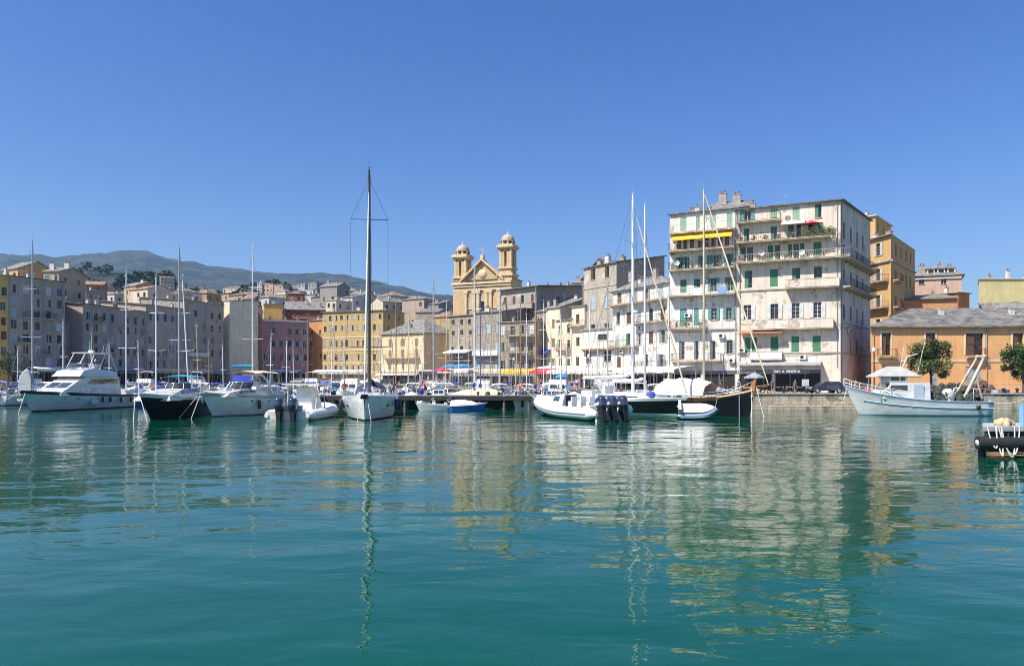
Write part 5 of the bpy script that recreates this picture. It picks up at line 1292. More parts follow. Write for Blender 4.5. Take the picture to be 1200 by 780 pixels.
# ---- 6 white sloop seen from the bow
loc, rz, L = head((PX(439, 78.5), 78.5), (PX(427, 64.3), 64.3))
t = thing('sailing_yacht', 'white sloop with tall dark mast, bow facing the camera at centre left', 'sailing yacht', loc, rz)
hu = Hull(L, 5.4, 2.25, 1.8, rake=.04, tw=.85, full=2.3, flare=.84, sheer=1.5); hu.build(t, [GEL, M('black_boot_stripe', (.03, .03, .03), .5), ANTIF, GEL], deckmat=GELW, toe=.06)
cabin(t, [(-L*.12, 1.7), (-L*.12, 2.35), (L*.04, 2.45), (L*.22, 2.05), (L*.26, 1.8)], 1.35, 1.0, GEL, 'coachroof', [('side', -L*.1, L*.14, 2.0, 2.25, .3)])
hu.railing(t, .08, 1.0, .65, 14, mid=True)
mast(t, L*.08, 1.9, 21.9, hu, .16, MASTD, (.22, .5, .78), boom=(5.2, 1.3), sail=M('navy_sail_cover', (.03, .04, .08), .85), furl=M('white_furled_sail', (.7, .68, .62), .8), fr=.96, rig=.02)
k = MB(); k.grid([[(x*.36, -L*.14-y*.5, 2.5+1.0*math.sin(.45+y*.45)-.05*x*x) for y in range(4)] for x in range(-4, 5)], 0, True); k.build('spray_hood', M('navy_sail_cover', (.03, .04, .08), .85), t)
for tt, sd in ((.62, 1), (.5, 1), (.38, 1), (.62, -1), (.52, -1), (.42, -1), (.3, -1)): hu.fender(t, tt, sd, M('dark_blue_fender', (.02, .03, .07), .6), .18, .95)
x, y, z = hu.pt(1, 1, 0); k = MB(); k.tube([(0, y+.2, z+.05), (0, y-.2, z-.15)], .05, 6); k.hexa([(-.38, y-.1, z-.25), (.38, y-.1, z-.25), (.3, y+.1, z-.3), (-.3, y+.1, z-.3)], [(-.3, y-.1, z+.12), (.3, y-.1, z+.12), (.2, y+.22, z+.08), (-.2, y+.22, z+.08)]); k.build('anchor', IRON, t)
for sd in (-1, 1):
    x, y, z = hu.pt(.72, .72, sd); k = MB(); k.cbox((x+sd*.01, y, z), (.06, .7, .18), sd*.32); k.build('hull_window', BGLASS, t)
rope(t, [(.25, L*.47, 1.9), (.5, L*.5+1.4, 0)], .02); rope(t, [(-.25, L*.47, 1.9), (-.7, L*.5+1.7, 0)], .02)

# ---- 9 black ocean yacht broadside, bow to the right
loc, rz, L = head((PX(676, 81), 81), (PX(806, 73.5), 73.5))
t = thing('sailing_yacht', 'long black-hulled yacht lying broadside with white deck and tall white mast', 'sailing yacht', loc, rz)
hu = Hull(L, 4.0, 1.75, 1.45, rake=.12, tw=.7, full=2.0, flare=.84, sheer=1.6); hu.build(t, [BLACK, M('pale_boot_stripe', (.5, .6, .62), .4), ANTIF, GEL], deckmat=GELW, toe=.08)
cabin(t, [(-L*.28, 1.45), (-L*.28, 2.0), (-L*.02, 2.2), (L*.18, 1.95), (L*.22, 1.6)], 1.2, .9, GEL, 'coachroof', [('side', -L*.25, L*.12, 1.72, 1.95, .3)])
hu.railing(t, .05, 1.0, .65, 14); 
mast(t, L*.03, 1.7, 21.4, hu, .17, M('white_spar', (.76, .77, .78), .3, .05), (.25, .5, .76), boom=(6.0, 1.9), sail=CANW, furl=M('cream_furled_sail', (.6, .52, .38), .8), fr=.95, rig=.02, radar=True)
k = MB(); k.cbox((0, -L*.36, 2.0), (2.0, 1.4, .7)); k.cbox((0, -L*.2, 2.4), (1.9, .3, 1.0), 0); k.build('cockpit', GEL, t)
k = MB(); k.sphere((.3, L*.2, 2.0), .5, 12, 0, .8); k.build('sail_bag', CANB, t)
# white mast behind it
loc, rz, L = head((PX(700, 92), 92), (PX(782, 84), 84))
t = thing('sailing_yacht', 'white yacht behind the black yacht, its white mast just right of the tallest one', 'sailing yacht', loc, rz)
hu = Hull(L, 3.6, 1.7, 1.3, tw=.75); hu.build(t, [GEL, ANTIF, ANTIF, GEL], deckmat=GEL, toe=.06)
cabin(t, [(-L*.28, 1.3), (-L*.28, 1.95), (-L*.02, 2.1), (L*.18, 1.75), (L*.22, 1.5)], 1.1, .8, GEL, 'coachroof', [('side', -L*.25, L*.1, 1.6, 1.85, .3)])
mast(t, L*.2, 1.6, 22.6, hu, .14, M('white_spar', (.76, .77, .78), .3, .05), (.3, .62), boom=(5, 1.5), cover=CANW, fr=.9, rig=.018); hu.railing(t, .05, 1, .6, 10)
# ---- 11 black traditional ketch with long spar
loc, rz, L = head((PX(768, 80), 80), (PX(884, 71), 71))
t = thing('wooden_ketch', 'black wooden sailing boat with high varnished bow, cream mast and white deck tent', 'sailing boat', loc, rz)
hu = Hull(L, 3.9, 2.6, 1.5, rake=.05, tw=.6, full=1.9, flare=.88, sheer=3.6); hu.build(t, [BLACK, BLACK, ANTIR, M('dark_varnish', (.1, .05, .025), .4, .3)], deckmat=TEAK, toe=.14)
k = MB()
for sd in (-1, 1): k.tube([hu.pt(.72+.28*q/8, 1.0, sd) for q in range(9)], [.05]+[.13]*8, 6)
k.build('bulwark_cap', M('pale_varnish', (.5, .33, .2), .5, .3), t)
x, y, z = hu.pt(1, 1, 0)
k = MB(); k.hexa([(-.12, y-.9, 1.9), (.12, y-.9, 1.9), (.12, y-.0, 1.9), (-.12, y-.0, 1.9)], [(-.1, y-.15, 3.5), (.1, y-.15, 3.5), (.1, y+.22, 3.7), (-.1, y+.22, 3.7)]); k.build('stem_post', VARN, t)
k = MB(); k.tube([(0, y-1.2, 2.75), (0, y+1.6, 3.1)], [.11, .06], 8); k.build('bowsprit', VARN, t)
mast(t, L*.02, 1.9, 21.3, hu, .13, MASTW, (.45, .75), fr=.97, rig=.02, boom=(5, 1.6), backstay=False)
k = MB(); P0 = Vector((0, y+1.5, 3.1)); P1 = Vector((0, L*.02+.1, 22.6)); k.tube([P0.lerp(P1, f) for f in (0, .15, .5, .85, 1)], [.04, .09, .10, .07, .03], 8); k.build('furled_jib', MASTW, t)
k = MB(); g = []
for i in range(9):
    f = i/8; yy = -L*.42+f*L*.52; e = .12*math.sin(i*2.3)
    g.append([(-1.7, yy, 2.0+e*.3), (-1.1, yy+.1, 2.9+e*.5), (-.15, yy, 3.7-.35*abs(2*f-1)**3+e), (.15, yy, 3.7-.35*abs(2*f-1)**3+e), (1.1, yy-.1, 2.9+e*.5), (1.7, yy, 2.0-e*.3)])
k.grid(g, 0, False); k.build('deck_tent', CANW, t)
k = MB()
for i in range(5): k.sphere((-.5+.25*i, L*.2+.3*(i % 2), 2.15+.1*i), .32, 8)
k.build('stowed_sail', CANG, t)
hu.railing(t, .55, .9, .6, 6, mat=STEEL); rope(t, [(0, y+.2, 2.9), (1.0, y+1.6, .0)], .03); rope(t, [(.1, y-.2, 2.9), (2.2, y+1.0, .0)], .03); rope(t, [(-.2, y-.1, 3.5), (-.9, L*.2, 2.2)], .04)
k = MB(); x, yb_, z = hu.pt(.9, .9, 1); k.tube([(x+.08, yb_, 2.1), (x+.08, yb_, 0.)], .05, 6); k.build('boarding_ladder', ALU, t)

# ---- 12 fishing boat at the right
loc, rz, L = head((PX(1152, 74), 74), (PX(989, 74.5), 74.5))
t = thing('fishing_boat', 'white fishing boat with grey sunshade roof, net drum and stern gallows', 'fishing boat', loc, rz)
hu = Hull(L, 4.2, 2.95, 1.35, rake=.13, tw=.85, full=2.2, flare=.93, sheer=3.0)
hu.build(t, [GEL, M('dull_blue_stripe', (.28, .42, .5), .5), GEL, M('grey_blue_band', (.42, .5, .56), .4)], deckmat=M('grey_deck', (.4, .42, .42), .7, .25), toe=.12)
for sd in (-1, 1):
    k = MB(); k.tube([hu.pt(q/12, .72, sd) for q in range(0, 12)], .06, 5); k.build('rubbing_strake', M('grey_blue_band', (.42, .5, .56), .4), t)
    k = MB(); P_ = [hu.pt(q/12*.9, .90, sd) for q in range(0, 13)]; P2 = [hu.pt(q/12*.9, 1, sd) for q in range(0, 13)]
k = MB(); k.box(-1.9, -L*.05, 1.3, 1.9, L*.05, 1.35, 0)
cabin(t, [(-L*.07, 1.3), (-L*.07, 3.3), (L*.20, 3.3), (L*.26, 2.2), (L*.26, 1.7)], 1.45, 1.35, GEL, 'wheelhouse', [('side', L*.09, L*.22, 2.5, 3.05, .2), ('front', 2, .1, .6, .9)])
k = MB(); k.box(-1.49, -L*.02, 1.35, -1.44, L*.05, 3.1); k.build('cabin_door', M('pale_blue_paint', (.5, .58, .62), .5), t)
k = MB(); k.box(-1.0, L*.08, 3.31, 1.0, L*.21, 4.0); k.box(-1.03, L*.095, 3.5, 1.03, L*.195, 3.85, 1); k.build('upper_helm', [GEL, BGLASS], t)
k = MB(); zc = 3.95     # tent-like sunshade
L2 = L; k.add([(-1.35, -L*.01, zc), (1.35, -L*.01, zc), (1.35, L*.30, zc), (-1.35, L*.30, zc), (0, L*.09, zc+1.0), (0, L*.19, zc+1.0)] + [(-1.3, -L*.01, zc-.1), (1.3, -L*.01, zc-.1), (1.3, L*.30, zc-.1), (-1.3, L*.30, zc-.1)], [(0, 1, 4), (1, 2, 5, 4), (2, 3, 5), (3, 0, 4, 5), (6, 9, 8, 7), (0, 6, 7, 1), (1, 7, 8, 2), (2, 8, 9, 3), (3, 9, 6, 0)])
sh_ = k.build('sunshade_roof', M('grey_tarpaulin', (.42, .41, .38), .85, .12, bmp=.04), t)
k = MB()
for sd in (-1, 1):
    for yy in (0, L*.14, L*.28): k.tube([(sd*1.3, yy, 1.6), (sd*1.25, yy, zc-.05)], .045, 5)
k.build('sunshade_post', STEEL, t)
k = MB(); k.tube([(-.2, L*.12, 3.8), (-.2, L*.05, 5.9), (-.25, -L*.02, 6.2)], .06, 6); k.tube([(.2, L*.1, 3.8), (.2, L*.06, 6.9)], .03, 5); k.tube([(0.2, -L*.04, 4.4), (0.2, -L*.09, 7.4)], .03, 5); k.build('signal_mast', GEL, t)
# bow rail, buoy
hu.railing(t, .62, 1.0, .75, 8, r=.035, mat=GEL)
k = MB(); k.sphere((.5, L*.32, 2.35), .42, 12); k.sphere((-.1, L*.34, 2.3), .35, 12); k.build('buoy', M('pink_red_buoy', (.6, .04, .1), .4), t)
k = MB(); k.lathe([(.2, -.75), (.72, -.74), (.72, -.7), (.3, -.68), (.3, .68), (.72, .7), (.72, .74), (.2, .75)], (0, -L*.22, 2.0), 20, 0, axis='x'); k.lathe([(.3, -.66), (.55, -.64), (.6, 0), (.55, .64), (.3, .66)], (0, -L*.22, 2.1), 18, 1, axis='x'); k.box(-1.0, -L*.22-.1, 1.3, -.85, -L*.22+.1, 2.2); k.box(.85, -L*.22-.1, 1.3, 1.0, -L*.22+.1, 2.2); k.build('net_drum', [M('worn_white_steel', (.6, .6, .56), .6, .3), M('dark_net', (.05, .06, .05), .9, .5, 9)], t)
def heap(nm, c, sx, sy, sz, n, mat, root, seed=1, q=.25, ends=True):
    r_ = random.Random(seed); k = MB()
    for i in range(n):
        a = r_.uniform(0, 6.28); d = math.sqrt(r_.random()); x, y = c[0]+sx*d*math.cos(a), c[1]+sy*d*math.sin(a); z = c[2]+sz*(1-d*d)*r_.uniform(.4, 1)
        k.sphere((x, y, z), q*r_.uniform(.6, 1.3), 6)
        if ends and i % 3 == 0: k.tube([(x, y, z), (x+r_.uniform(-.5, .5), y+r_.uniform(-.5, .5), z+r_.uniform(0, .6)), (x+r_.uniform(-.8, .8), y+r_.uniform(-.8, .8), z-.2)], .035, 4)
    return k.build(nm, mat, root)
NET = M('dark_net', (.05, .06, .05), .9, .5, 9)
heap('net_pile', (0, -L*.15, 1.5), 1.3, 1.0, 1.5, 90, NET, t, 2); heap('net_pile', (0, -L*.38, 1.5), 1.5, 1.3, 1.2, 90, NET, t, 3)
# stern gallows: thick inclined pipe and braces
k = MB(); k.tube([(.9, -L*.33, 1.8), (.6, -L*.485, 5.9)], [.14, .12], 8); k.tube([(-.9, -L*.33, 1.8), (-.6, -L*.485, 5.9)], [.17, .15], 8); k.tube([(-.75, -L*.485, 5.9), (.75, -L*.485, 5.9)], .17, 8)
k.tube([(.9, -L*.46, 1.4), (.75, -L*.42, 3.7)], .09, 6); k.tube([(-.9, -L*.46, 1.4), (-.75, -L*.42, 3.7)], .09, 6); k.sphere((.6, -L*.485, 5.9), .24, 8); k.sphere((-.6, -L*.485, 5.9), .24, 8); k.build('gallows', M('worn_tan_paint', (.5, .4, .3), .6, .4, 2), t)
k = MB()
for sd in (-1, 1):
    k.tube([(sd*1.7, -L*.49, 1.3), (sd*1.7, -L*.49, 2.7), (sd*1.7, -L*.36, 2.7), (sd*1.7, -L*.36, 1.3)], .035, 5); k.tube([(sd*1.7, -L*.49, 2.0), (sd*1.7, -L*.36, 2.0)], .03, 4)
k.tube([(-1.7, -L*.49, 2.7), (1.7, -L*.49, 2.7)], .035, 5); k.build('stern_rail', STEEL, t)
x, y, z = hu.pt(.12, .6, 1); hu.fender(t, .12, -1, RUB, .2, .5)
rope(t, [hu.pt(.99, .95, -1), (-3, L*.5+1.5, 1.7)], .03, sag=.5); rope(t, [(-1.2, -L*.49, 1.5), (-4.5, -L*.6, 1.9)], .03, sag=.4)

# ---- right edge: dark pontoon with rubber fender, tarpaulin and rope loops
YF = 35.0
t = thing('work_pontoon', 'grey work pontoon with thick black tube fender cropped by the right edge', 'pontoon', (PX(1157, YF), YF+.6, 0), .03)
k = MB(); k.prism([(.5, .35), (14, .35), (14, 3), (2.4, 3)], .25, 1.28, 0); k.prism([(.3, .2), (14.2, .2), (14.2, 3.1), (2.3, 3.1)], 1.285, 1.5, 1); k.build('deck_box', [M('dark_steel_plate', (.03, .03, .035), .6, .3), M('grey_deck', (.4, .42, .42), .7, .25)], t)
for zz, rr in ((.72, .33),):
    k = MB(); k.tube([(0, .1, zz), (.4, -.02, zz), (14, -.02, zz)], [rr, rr, rr], 16); k.lathe([(0, -.06), (.2, -.05), (.33, .01)], (-.0, .1, zz), 16, axis='x'); k.build('tube_fender', RUB, t)
k = MB(); k.lathe([(0, 0), (.16, -.0), (.16, .02), (0, .02)], (-.06, .1, .72), 12, 0, axis='x'); k.build('fender_cap', M('worn_white_steel', (.6, .6, .56), .6, .3), t)
k = MB(); k.tube([(.55, .6, -.5), (.55, .6, .4)], .18, 8); k.tube([(3.4, .6, -.5), (3.4, .6, .4)], .18, 8); k.build('float', RUB, t)
k = MB()
for j in range(4): k.box(.55+j*1.1, .32, .3, .62+j*1.1, .36, 1.2)
k.build('side_rib', M('worn_white_steel', (.6, .6, .56), .6, .3), t)
def loop(xa, xb, low, z=1.55, y=-.08):
    P_ = []
    for i in range(15):
        f = i/14; P_.append((xa+(xb-xa)*f, y-.28*math.sin(math.pi*min(1, f*1.0)), z-(z-low)*(4*f*(1-f))**.8))
    rope(t, P_, .035, name='rope_loop')
loop(.75, 1.05, -.0+.12); loop(.9, 1.95, .18); loop(1.05, 1.7, .02+.05); loop(.0+.35, .8, .5)
ta = heap('crumpled_sack', (1.95, 1.1, 1.55), .5, .4, .22, 26, M('beige_sacking', (.5, .38, .23), .9, .25, 2, bmp=.05), None, 9, .17, False)
tag(ta, 'crumpled beige tarpaulin bundle lying on the grey work pontoon', 'tarpaulin'); ta.location = (PX(1157, YF), YF+.6, 0)
k = MB(); k.box(2.42, .3, 1.5, 2.8, .6, 2.6); ta = k.build('fender_post', M('bright_blue_paint', (.2, .4, .6), .5), t)
# ------------------------------------------------------------------ pier
t = thing('pier', 'long low wooden and concrete pier on piles behind the white sloop', 'pier', (0, 0, 0))
PX0, PX1, PY = PX(383, 86), PX(624, 86), 86.0
k = MB(); k.box(PX0, PY, 1.25, PX1, PY+2.6, 1.62, 0); k.build('pier_deck', CONC, t)
k = MB(); k.box(PX0, PY-.1, 1.12, PX1, PY-.003, 1.5, 0); k.box(PX0, PY-.14, 1.63, PX1, PY+.12, 1.72, 1); k.build('pier_beam', [M('dark_timber_and_shade', (.04, .035, .03), .8, .3), CONC], t)
k = MB(); k.box(PX0+.3, PY+2.3, .1, PX1-.3, PY+2.4, 1.24); k.build('under_deck_shade', M('dark_timber_and_shade', (.04, .035, .03), .8, .3), t)  # added dark board; its colour stands for the shade under the deck
n = 9
for i in range(n):
    x = PX0+.4+(PX1-PX0-.8)*i/(n-1)
    for y in (PY+.12, PY+2.3):
        k = MB(); k.tube([(0, 0, -.6), (0, 0, 1.12)], .16, 8); k.build('pile', M('pile_wood', (.16, .14, .12), .85, .4), t, (x, y, 0))
for x in (PX(468, 86), PX(560, 86), PX(605, 86)):
    b = MB(); b.lathe([(.0, 0), (.16, 0), (.12, .08), (.12, .3), (.2, .36), (.18, .45), (0, .48)], (0, 0, 0), 10); b.build('bollard', IRON, t, (x, PY+.5, 1.62))

# ------------------------------------------------------------------ background boats
br = random.Random(21)
def proto_motor(L, hullm, coverm, kind, glassy=True):
    r = thing('motorboat', '', 'motor boat'); hu = Hull(L, L*.34, L*.17+.25, L*.1+.3, rake=.15, tw=.9, full=2.3, flare=.82)
    hu.build(r, [hullm, hullm, ANTIF, GEL], n=10, deckmat=GELW, toe=.06); z = hu.fs
    if kind == 'cabin':
        cabin(r, [(-L*.1, z), (-L*.1, z+1.25), (L*.08, z+1.3), (L*.18, z+.75), (L*.32, z+.45), (L*.34, z+.1)], L*.13, L*.1, GEL, 'cabin', [('side', -L*.07, L*.1, z+.75, z+1.1, .2), ('front', 2, .1, .9, .85)])
        outboard(r, (0, -L/2-.1, z-.1), MASTD, 1.0)
    elif kind == 'open':
        cabin(r, [(-L*.05, z-.2), (-L*.05, z+.7), (L*.03, z+.75), (L*.06, z-.2)], .4, .35, GEL, 'console'); windshield(r, L*.02, z+.7, .45, .4, .3, .4)
        k = MB(); k.box(-L*.13, -L*.38, z-.3, L*.13, -L*.3, z+.35); k.build('seat', CANW, r); outboard(r, (0, -L/2-.1, z-.05), BLACK, 1.05); hu.railing(r, .6, 1, .35, 5)
    elif kind == 'covered':
        k = MB(); g = []
        for i in range(8):
            f = i/7; t_ = .02+f*.8; x, y, zz = hu.pt(t_, 1, 1); e = z+.25+.75*math.sin(math.pi*min(1, .25+f*.75))
            g.append([(-x-.03, y, zz-.15), (-x*.6, y, zz+(e-zz)*.7), (0, y, e+.05*math.sin(i*3)), (x*.6, y, zz+(e-zz)*.7), (x+.03, y, zz-.15)])
        k.grid(g, 0, True); k.build('boat_cover', coverm, r); outboard(r, (0, -L/2-.1, z-.05), MASTD, 1.0)
    elif kind == 'bimini':
        cabin(r, [(-L*.02, z), (-L*.02, z+.5), (L*.08, z+.65), (L*.3, z+.4), (L*.34, z+.1)], L*.13, L*.09, GEL, 'cabin'); windshield(r, L*.04, z+.55, L*.13, .45, .9, .6); bimini(r, -L*.28, L*.02, z+1.9, L*.14, coverm, z+.1); hu.railing(r, .5, 1, .4, 6)
        outboard(r, (0, -L/2-.1, z-.05), NAVY, 1.0)
    elif kind == 'fly':
        cabin(r, [(-L*.35, z), (-L*.35, z+1.5), (L*.02, z+1.5), (L*.12, z+.9), (L*.3, z+.5), (L*.32, z+.1)], L*.14, L*.11, GEL, 'cabin', [('side', -L*.3, L*.06, z+.85, z+1.3, .3), ('front', 2, .1, .9, .85)])
        cabin(r, [(-L*.3, z+1.5), (-L*.3, z+1.9), (-L*.02, z+2.2), (L*.03, z+1.5)], L*.12, L*.11, GEL, 'flybridge'); bimini(r, -L*.3, -L*.05, z+3.4, L*.12, coverm, z+1.8); hu.railing(r, .4, 1, .55, 8)
    return r
def proto_sail(L, Hm, hullm, coverm, mastm, furl=True, r=.085):
    rt = thing('sailboat', '', 'sailing boat'); hu = Hull(L, L*.31, L*.13+.1, L*.1+.1, rake=.12, tw=.75, full=2.0, flare=.85)
    hu.build(rt, [hullm, M('blue_boot_stripe', (.03, .08, .25), .5), ANTIF, GEL], n=10, deckmat=GELW, toe=.05); z = hu.fs
    cabin(rt, [(-L*.12, z), (-L*.12, z+.5), (L*.05, z+.55), (L*.2, z+.3), (L*.24, z)], L*.1, L*.07, GEL, 'coachroof', [('side', -L*.1, L*.12, z+.2, z+.4, .2)])
    mast(rt, L*.08, z+.4, Hm, hu, r, mastm, (.5,) if Hm < 12 else (.36, .68), boom=(L*.36, 1.0), cover=coverm, furl=furl and coverm if furl is not True else None, fr=.9, rig=.018); hu.railing(rt, .05, 1, .5, 8, mid=False)
    k = MB(); k.grid([[(x*L*.028, -L*.13-y*.3, z+.55+.55*math.sin(.45+y*.55)-.02*x*x) for y in range(4)] for x in range(-4, 5)], 0, True); k.build('spray_hood', coverm, rt)
    return rt
PM = [(proto_motor(6.5, GEL, CANB, 'cabin'), 'small white motorboat with wheelhouse'), (proto_motor(5.5, GEL, CANW, 'open'), 'small open white speedboat'), (proto_motor(6.2, GEL, CANB, 'covered'), 'white motorboat under a blue cover'),
      (proto_motor(6.0, GELW, CANG, 'covered'), 'cream motorboat under a grey cover'), (proto_motor(7.5, GEL, CANW, 'bimini'), 'white day cruiser with white bimini'), (proto_motor(7.0, BLUEH, CANW, 'covered'), 'bright blue motorboat under a white cover'),
      (proto_motor(10, GEL, CANE, 'fly'), 'white flybridge cruiser with beige top'), (proto_motor(7.2, NAVY, CANB, 'bimini'), 'navy day cruiser with blue bimini')]
SPW = M('white_spar', (.76, .77, .78), .3, .05)
GSPAR = M('grey_spar', (.4, .41, .42), .4, .1); BSPAR = M('brown_spar', (.32, .2, .12), .5, .2)
used = set()
def where(px):
    for a, n_ in ((12, 'left edge'), (95, 'flybridge yacht'), (205, 'black-hulled sports yacht'), (283, 'cream-topped cruiser'), (352, 'twin-outboard inflatable'), (432, 'tall-masted white sloop'), (500, 'pier start'), (550, 'pier middle'), (600, 'pier end'), (665, 'triple-outboard inflatable'), (740, 'long black yacht'), (830, 'black wooden boat')):
        if px < a+45: return n_
    return 'black wooden boat'
def put(proto, px, Y, rz, lab, fresh=True):
    X = PX(px, Y)
    first = id(proto) not in used
    used.add(id(proto))
    if first: proto.location = (X, Y, 0); proto.rotation_euler = (0, 0, rz); o = proto
    else: o = copy_tree(proto, None, (X, Y, 0), rz)
    o['label'] = lab; o['group'] = 'small boats moored in the basin'; return o
# sailing boats whose masts the photo shows: column, distance, mast top row, hull, cover, spar, lean
SAILS = [(38, 104, 283, 'w', CANG, GSPAR, 'tall grey mast standing before the tallest grey house', 0), (148, 112, 318, 'w', CANW, SPW, 'plain white mast left of three grouped masts', 0), (183, 106, 322, 'w', CANB, SPW, 'upright white mast just left of the leaning one', 0),
         (210, 100, 290, 'w', CANT, GSPAR, 'tall pale mast behind the black-hulled sports yacht', 0), (222, 104, 322, 'w', CANB, SPW, 'leaning white mast behind the black-hulled sports yacht', -.055), (296, 108, 291, 'w', CANB, SPW, 'tall white mast behind the cream-topped cruiser', 0),
         (361, 118, 366, 'w', CANG, BSPAR, 'short brown mast before the orange house', 0), (464, 98, 346, 'n', CANG, BSPAR, 'thin brown mast right of the tall-masted sloop', 0), (508, 96, 326, 'w', CANW, GSPAR, 'thick grey mast behind the red-shirted person', 0),
         (556, 94, 314, 'b', CANB, SPW, 'white mast in front of the church', 0), (563, 98, 342, 'w', CANB, M('blue_spar', (.03, .08, .35), .5), 'blue-wrapped mast in front of the church', 0), (586, 104, 336, 'w', CANB, GSPAR, 'grey mast right of the church front', 0),
         (610, 100, 352, 'w', CANB, BSPAR, 'brown mast left of the weathered grey house corner', 0), (617, 110, 366, 'w', CANW, SPW, 'short white mast before the hanging balconies', 0), (628, 96, 334, 'w', CANB, BSPAR, 'tall brown mast left of the pier end kiosk', 0),
         (657, 98, 366, 'w', CANW, SPW, 'short white mast by the long white terrace canopy', .0), (74, 116, 372, 'w', CANW, SPW, 'short thin white mast beside the low gap house', 0), (245, 120, 395, 'w', CANW, BSPAR, 'very short mast before the greenish grey building', 0),
         (128, 122, 400, 'w', CANB, SPW, 'very short white mast above the flybridge yacht', 0), (336, 122, 398, 'w', CANB, SPW, 'very short white mast before the pink house', 0), (712, 96, 330, 'w', CANW, GSPAR, 'grey mast left of the two tallest white ones', 0)]
HM = {'w': GEL, 'n': NAVY, 'b': BLUEH}
for px, Y, top, hc, cv, sp, lab, ln in SAILS:
    Hm = PZ(top, Y)-1.6; L = max(6.5, min(12, Hm*.58)); o = proto_sail(L, Hm, HM[hc], cv, sp, r=.085 if Hm < 14 else .11)
    rz = math.pi+br.uniform(-.15, .15) if Y < 100 and px < 360 else br.choice([0, math.pi])+br.uniform(-.2, .2)
    if ln: o.rotation_mode = 'XYZ'
    o.location = (PX(px, Y), Y, 0); o.rotation_euler = (0, ln, rz); o.location.x -= 0
    # keep the mast, not the hull centre, on the column
    d = L*.08; o.location.x -= -math.sin(rz)*d; o.location.y -= math.cos(rz)*d
    o['label'] = 'sailing boat with '+lab; o['group'] = 'small boats moored in the basin'
xr = random.Random(77)
for i, (px, top, wd) in enumerate([(486, 398, 'above the pier start'), (531, 398, 'under the left sky-blue parasol'), (549, 392, 'before the pale terraced house'), (604, 398, 'before the yellow awning'), (663, 398, 'right of the blue awning house'), (700, 384, 'before the barred window'), (726, 372, 'left of the tallest white mast'), (770, 380, 'left of the cream mast'), (20, 404, 'far left by the yellow house'), (108, 388, 'before the low gap house'), (163, 396, 'just right of the plain white mast'), (232, 380, 'right of the leaning mast'), (262, 402, 'before the cream end wall'), (316, 388, 'before the dusky pink house'), (345, 404, 'before the dusky pink house doorway'),
      (388, 372, 'before the left end of the mustard building'), (402, 398, 'before the mustard building'), (445, 380, 'between the mustard and cream houses'), (478, 366, 'before the cream hipped house'), (494, 388, 'left of the thick grey mast'), (522, 352, 'before the rough stone house'), (538, 378, 'left of the church mast'), (574, 362, 'between the church masts'), (597, 380, 'left of the brown masts'),
      (637, 352, 'right of the tall brown mast'), (645, 388, 'before the tan house with blue awning'), (671, 374, 'before the ochre-ledged narrow house'), (690, 352, 'before the grey stone tower house')]):
    Y = xr.uniform(96, 128); Hm = PZ(top, Y)-1.6; L = max(6, min(10, Hm*.7)); o = proto_sail(L, Hm, GEL, xr.choice([CANB, CANW, CANG, CANT]), xr.choice([SPW, GSPAR, SPW, MASTW]), furl=xr.random() < .0, r=.07)
    rz = xr.choice([0, math.pi])+xr.uniform(-.3, .3); o.location = (PX(px, Y)+math.sin(rz)*L*.08, Y-math.cos(rz)*L*.08, 0); o.rotation_euler = (0, xr.uniform(-.03, .03), rz); o['label'] = 'small sailing boat whose short mast stands '+wd; o['group'] = 'small boats moored in the basin'
def row(px0, px1, Y, n, tagw):
    for i in range(n):
        px = px0+(px1-px0)*(i+.5)/n+br.uniform(-3, 3); pr, lb = PM[br.choice([0, 1, 2, 3, 4, 4, 0, 5, 6, 7, 1, 3])]
        put(pr, px, Y+br.uniform(-2, 2), br.choice([0, math.pi])+br.uniform(-.2, .2), '%s %s' % (lb, tagw))
row(-5, 150, 112, 7, 'moored behind the flybridge yacht'); row(0, 160, 128, 9, 'far behind the flybridge yacht')
row(135, 175, 100, 3, 'moored between flybridge and black-hulled yachts'); row(165, 370, 108, 13, 'moored behind the foreground cruisers'); row(160, 372, 124, 14, 'two rows behind the foreground cruisers'); row(200, 372, 142, 12, 'in the farthest row left of the tall sloop')
row(375, 470, 104, 7, 'moored behind the tall-masted sloop'); row(372, 480, 122, 7, 'in the far row behind the tall-masted sloop'); row(372, 520, 142, 10, 'near the far quay before the mustard building')
row(472, 628, 92.5, 9, 'tied up just behind the pier'); row(475, 600, 106, 10, 'in the second row behind the pier'); row(500, 590, 120, 6, 'in the far row behind the pier')
row(598, 690, 98, 6, 'between the pier end and the big inflatable'); row(640, 790, 92, 10, 'moored behind the long black yacht'); row(640, 740, 102, 7, 'near the terrace behind the long black yacht')
for pr, px, Y, rz, lb, k_ in ((PM[1][0], 508, 84.4, 1.7, 'small open white speedboat lying against the front of the pier', .75), (PM[5][0], 549, 84.3, -1.5, 'bright blue motorboat with white cover lying against the front of the pier', .62)):
    o = put(pr, px, Y, rz, lb); o.scale = (k_,)*3
# white hull cut by the left edge and dinghy hung upright on its stern
o = proto_motor(10.5, GEL, CANG, 'bimini'); o.location = (PX(-8, 100), 100, 0); o.rotation_euler = (0, 0, -2.6); o['label'] = 'white cruiser with pale hull cut off by the left edge of the photo'
t = thing('dinghy', 'grey rubber dinghy stowed upright beside the tall mast at the left', 'dinghy', (PX(31, 97), 97, 3.6), .3); rib_tubes(t, 3.6, 1.7, .26, TUBEG, z=0, bowrise=.2); t.rotation_euler = (rad(82), 0, .35)
t.location.z = 3.0
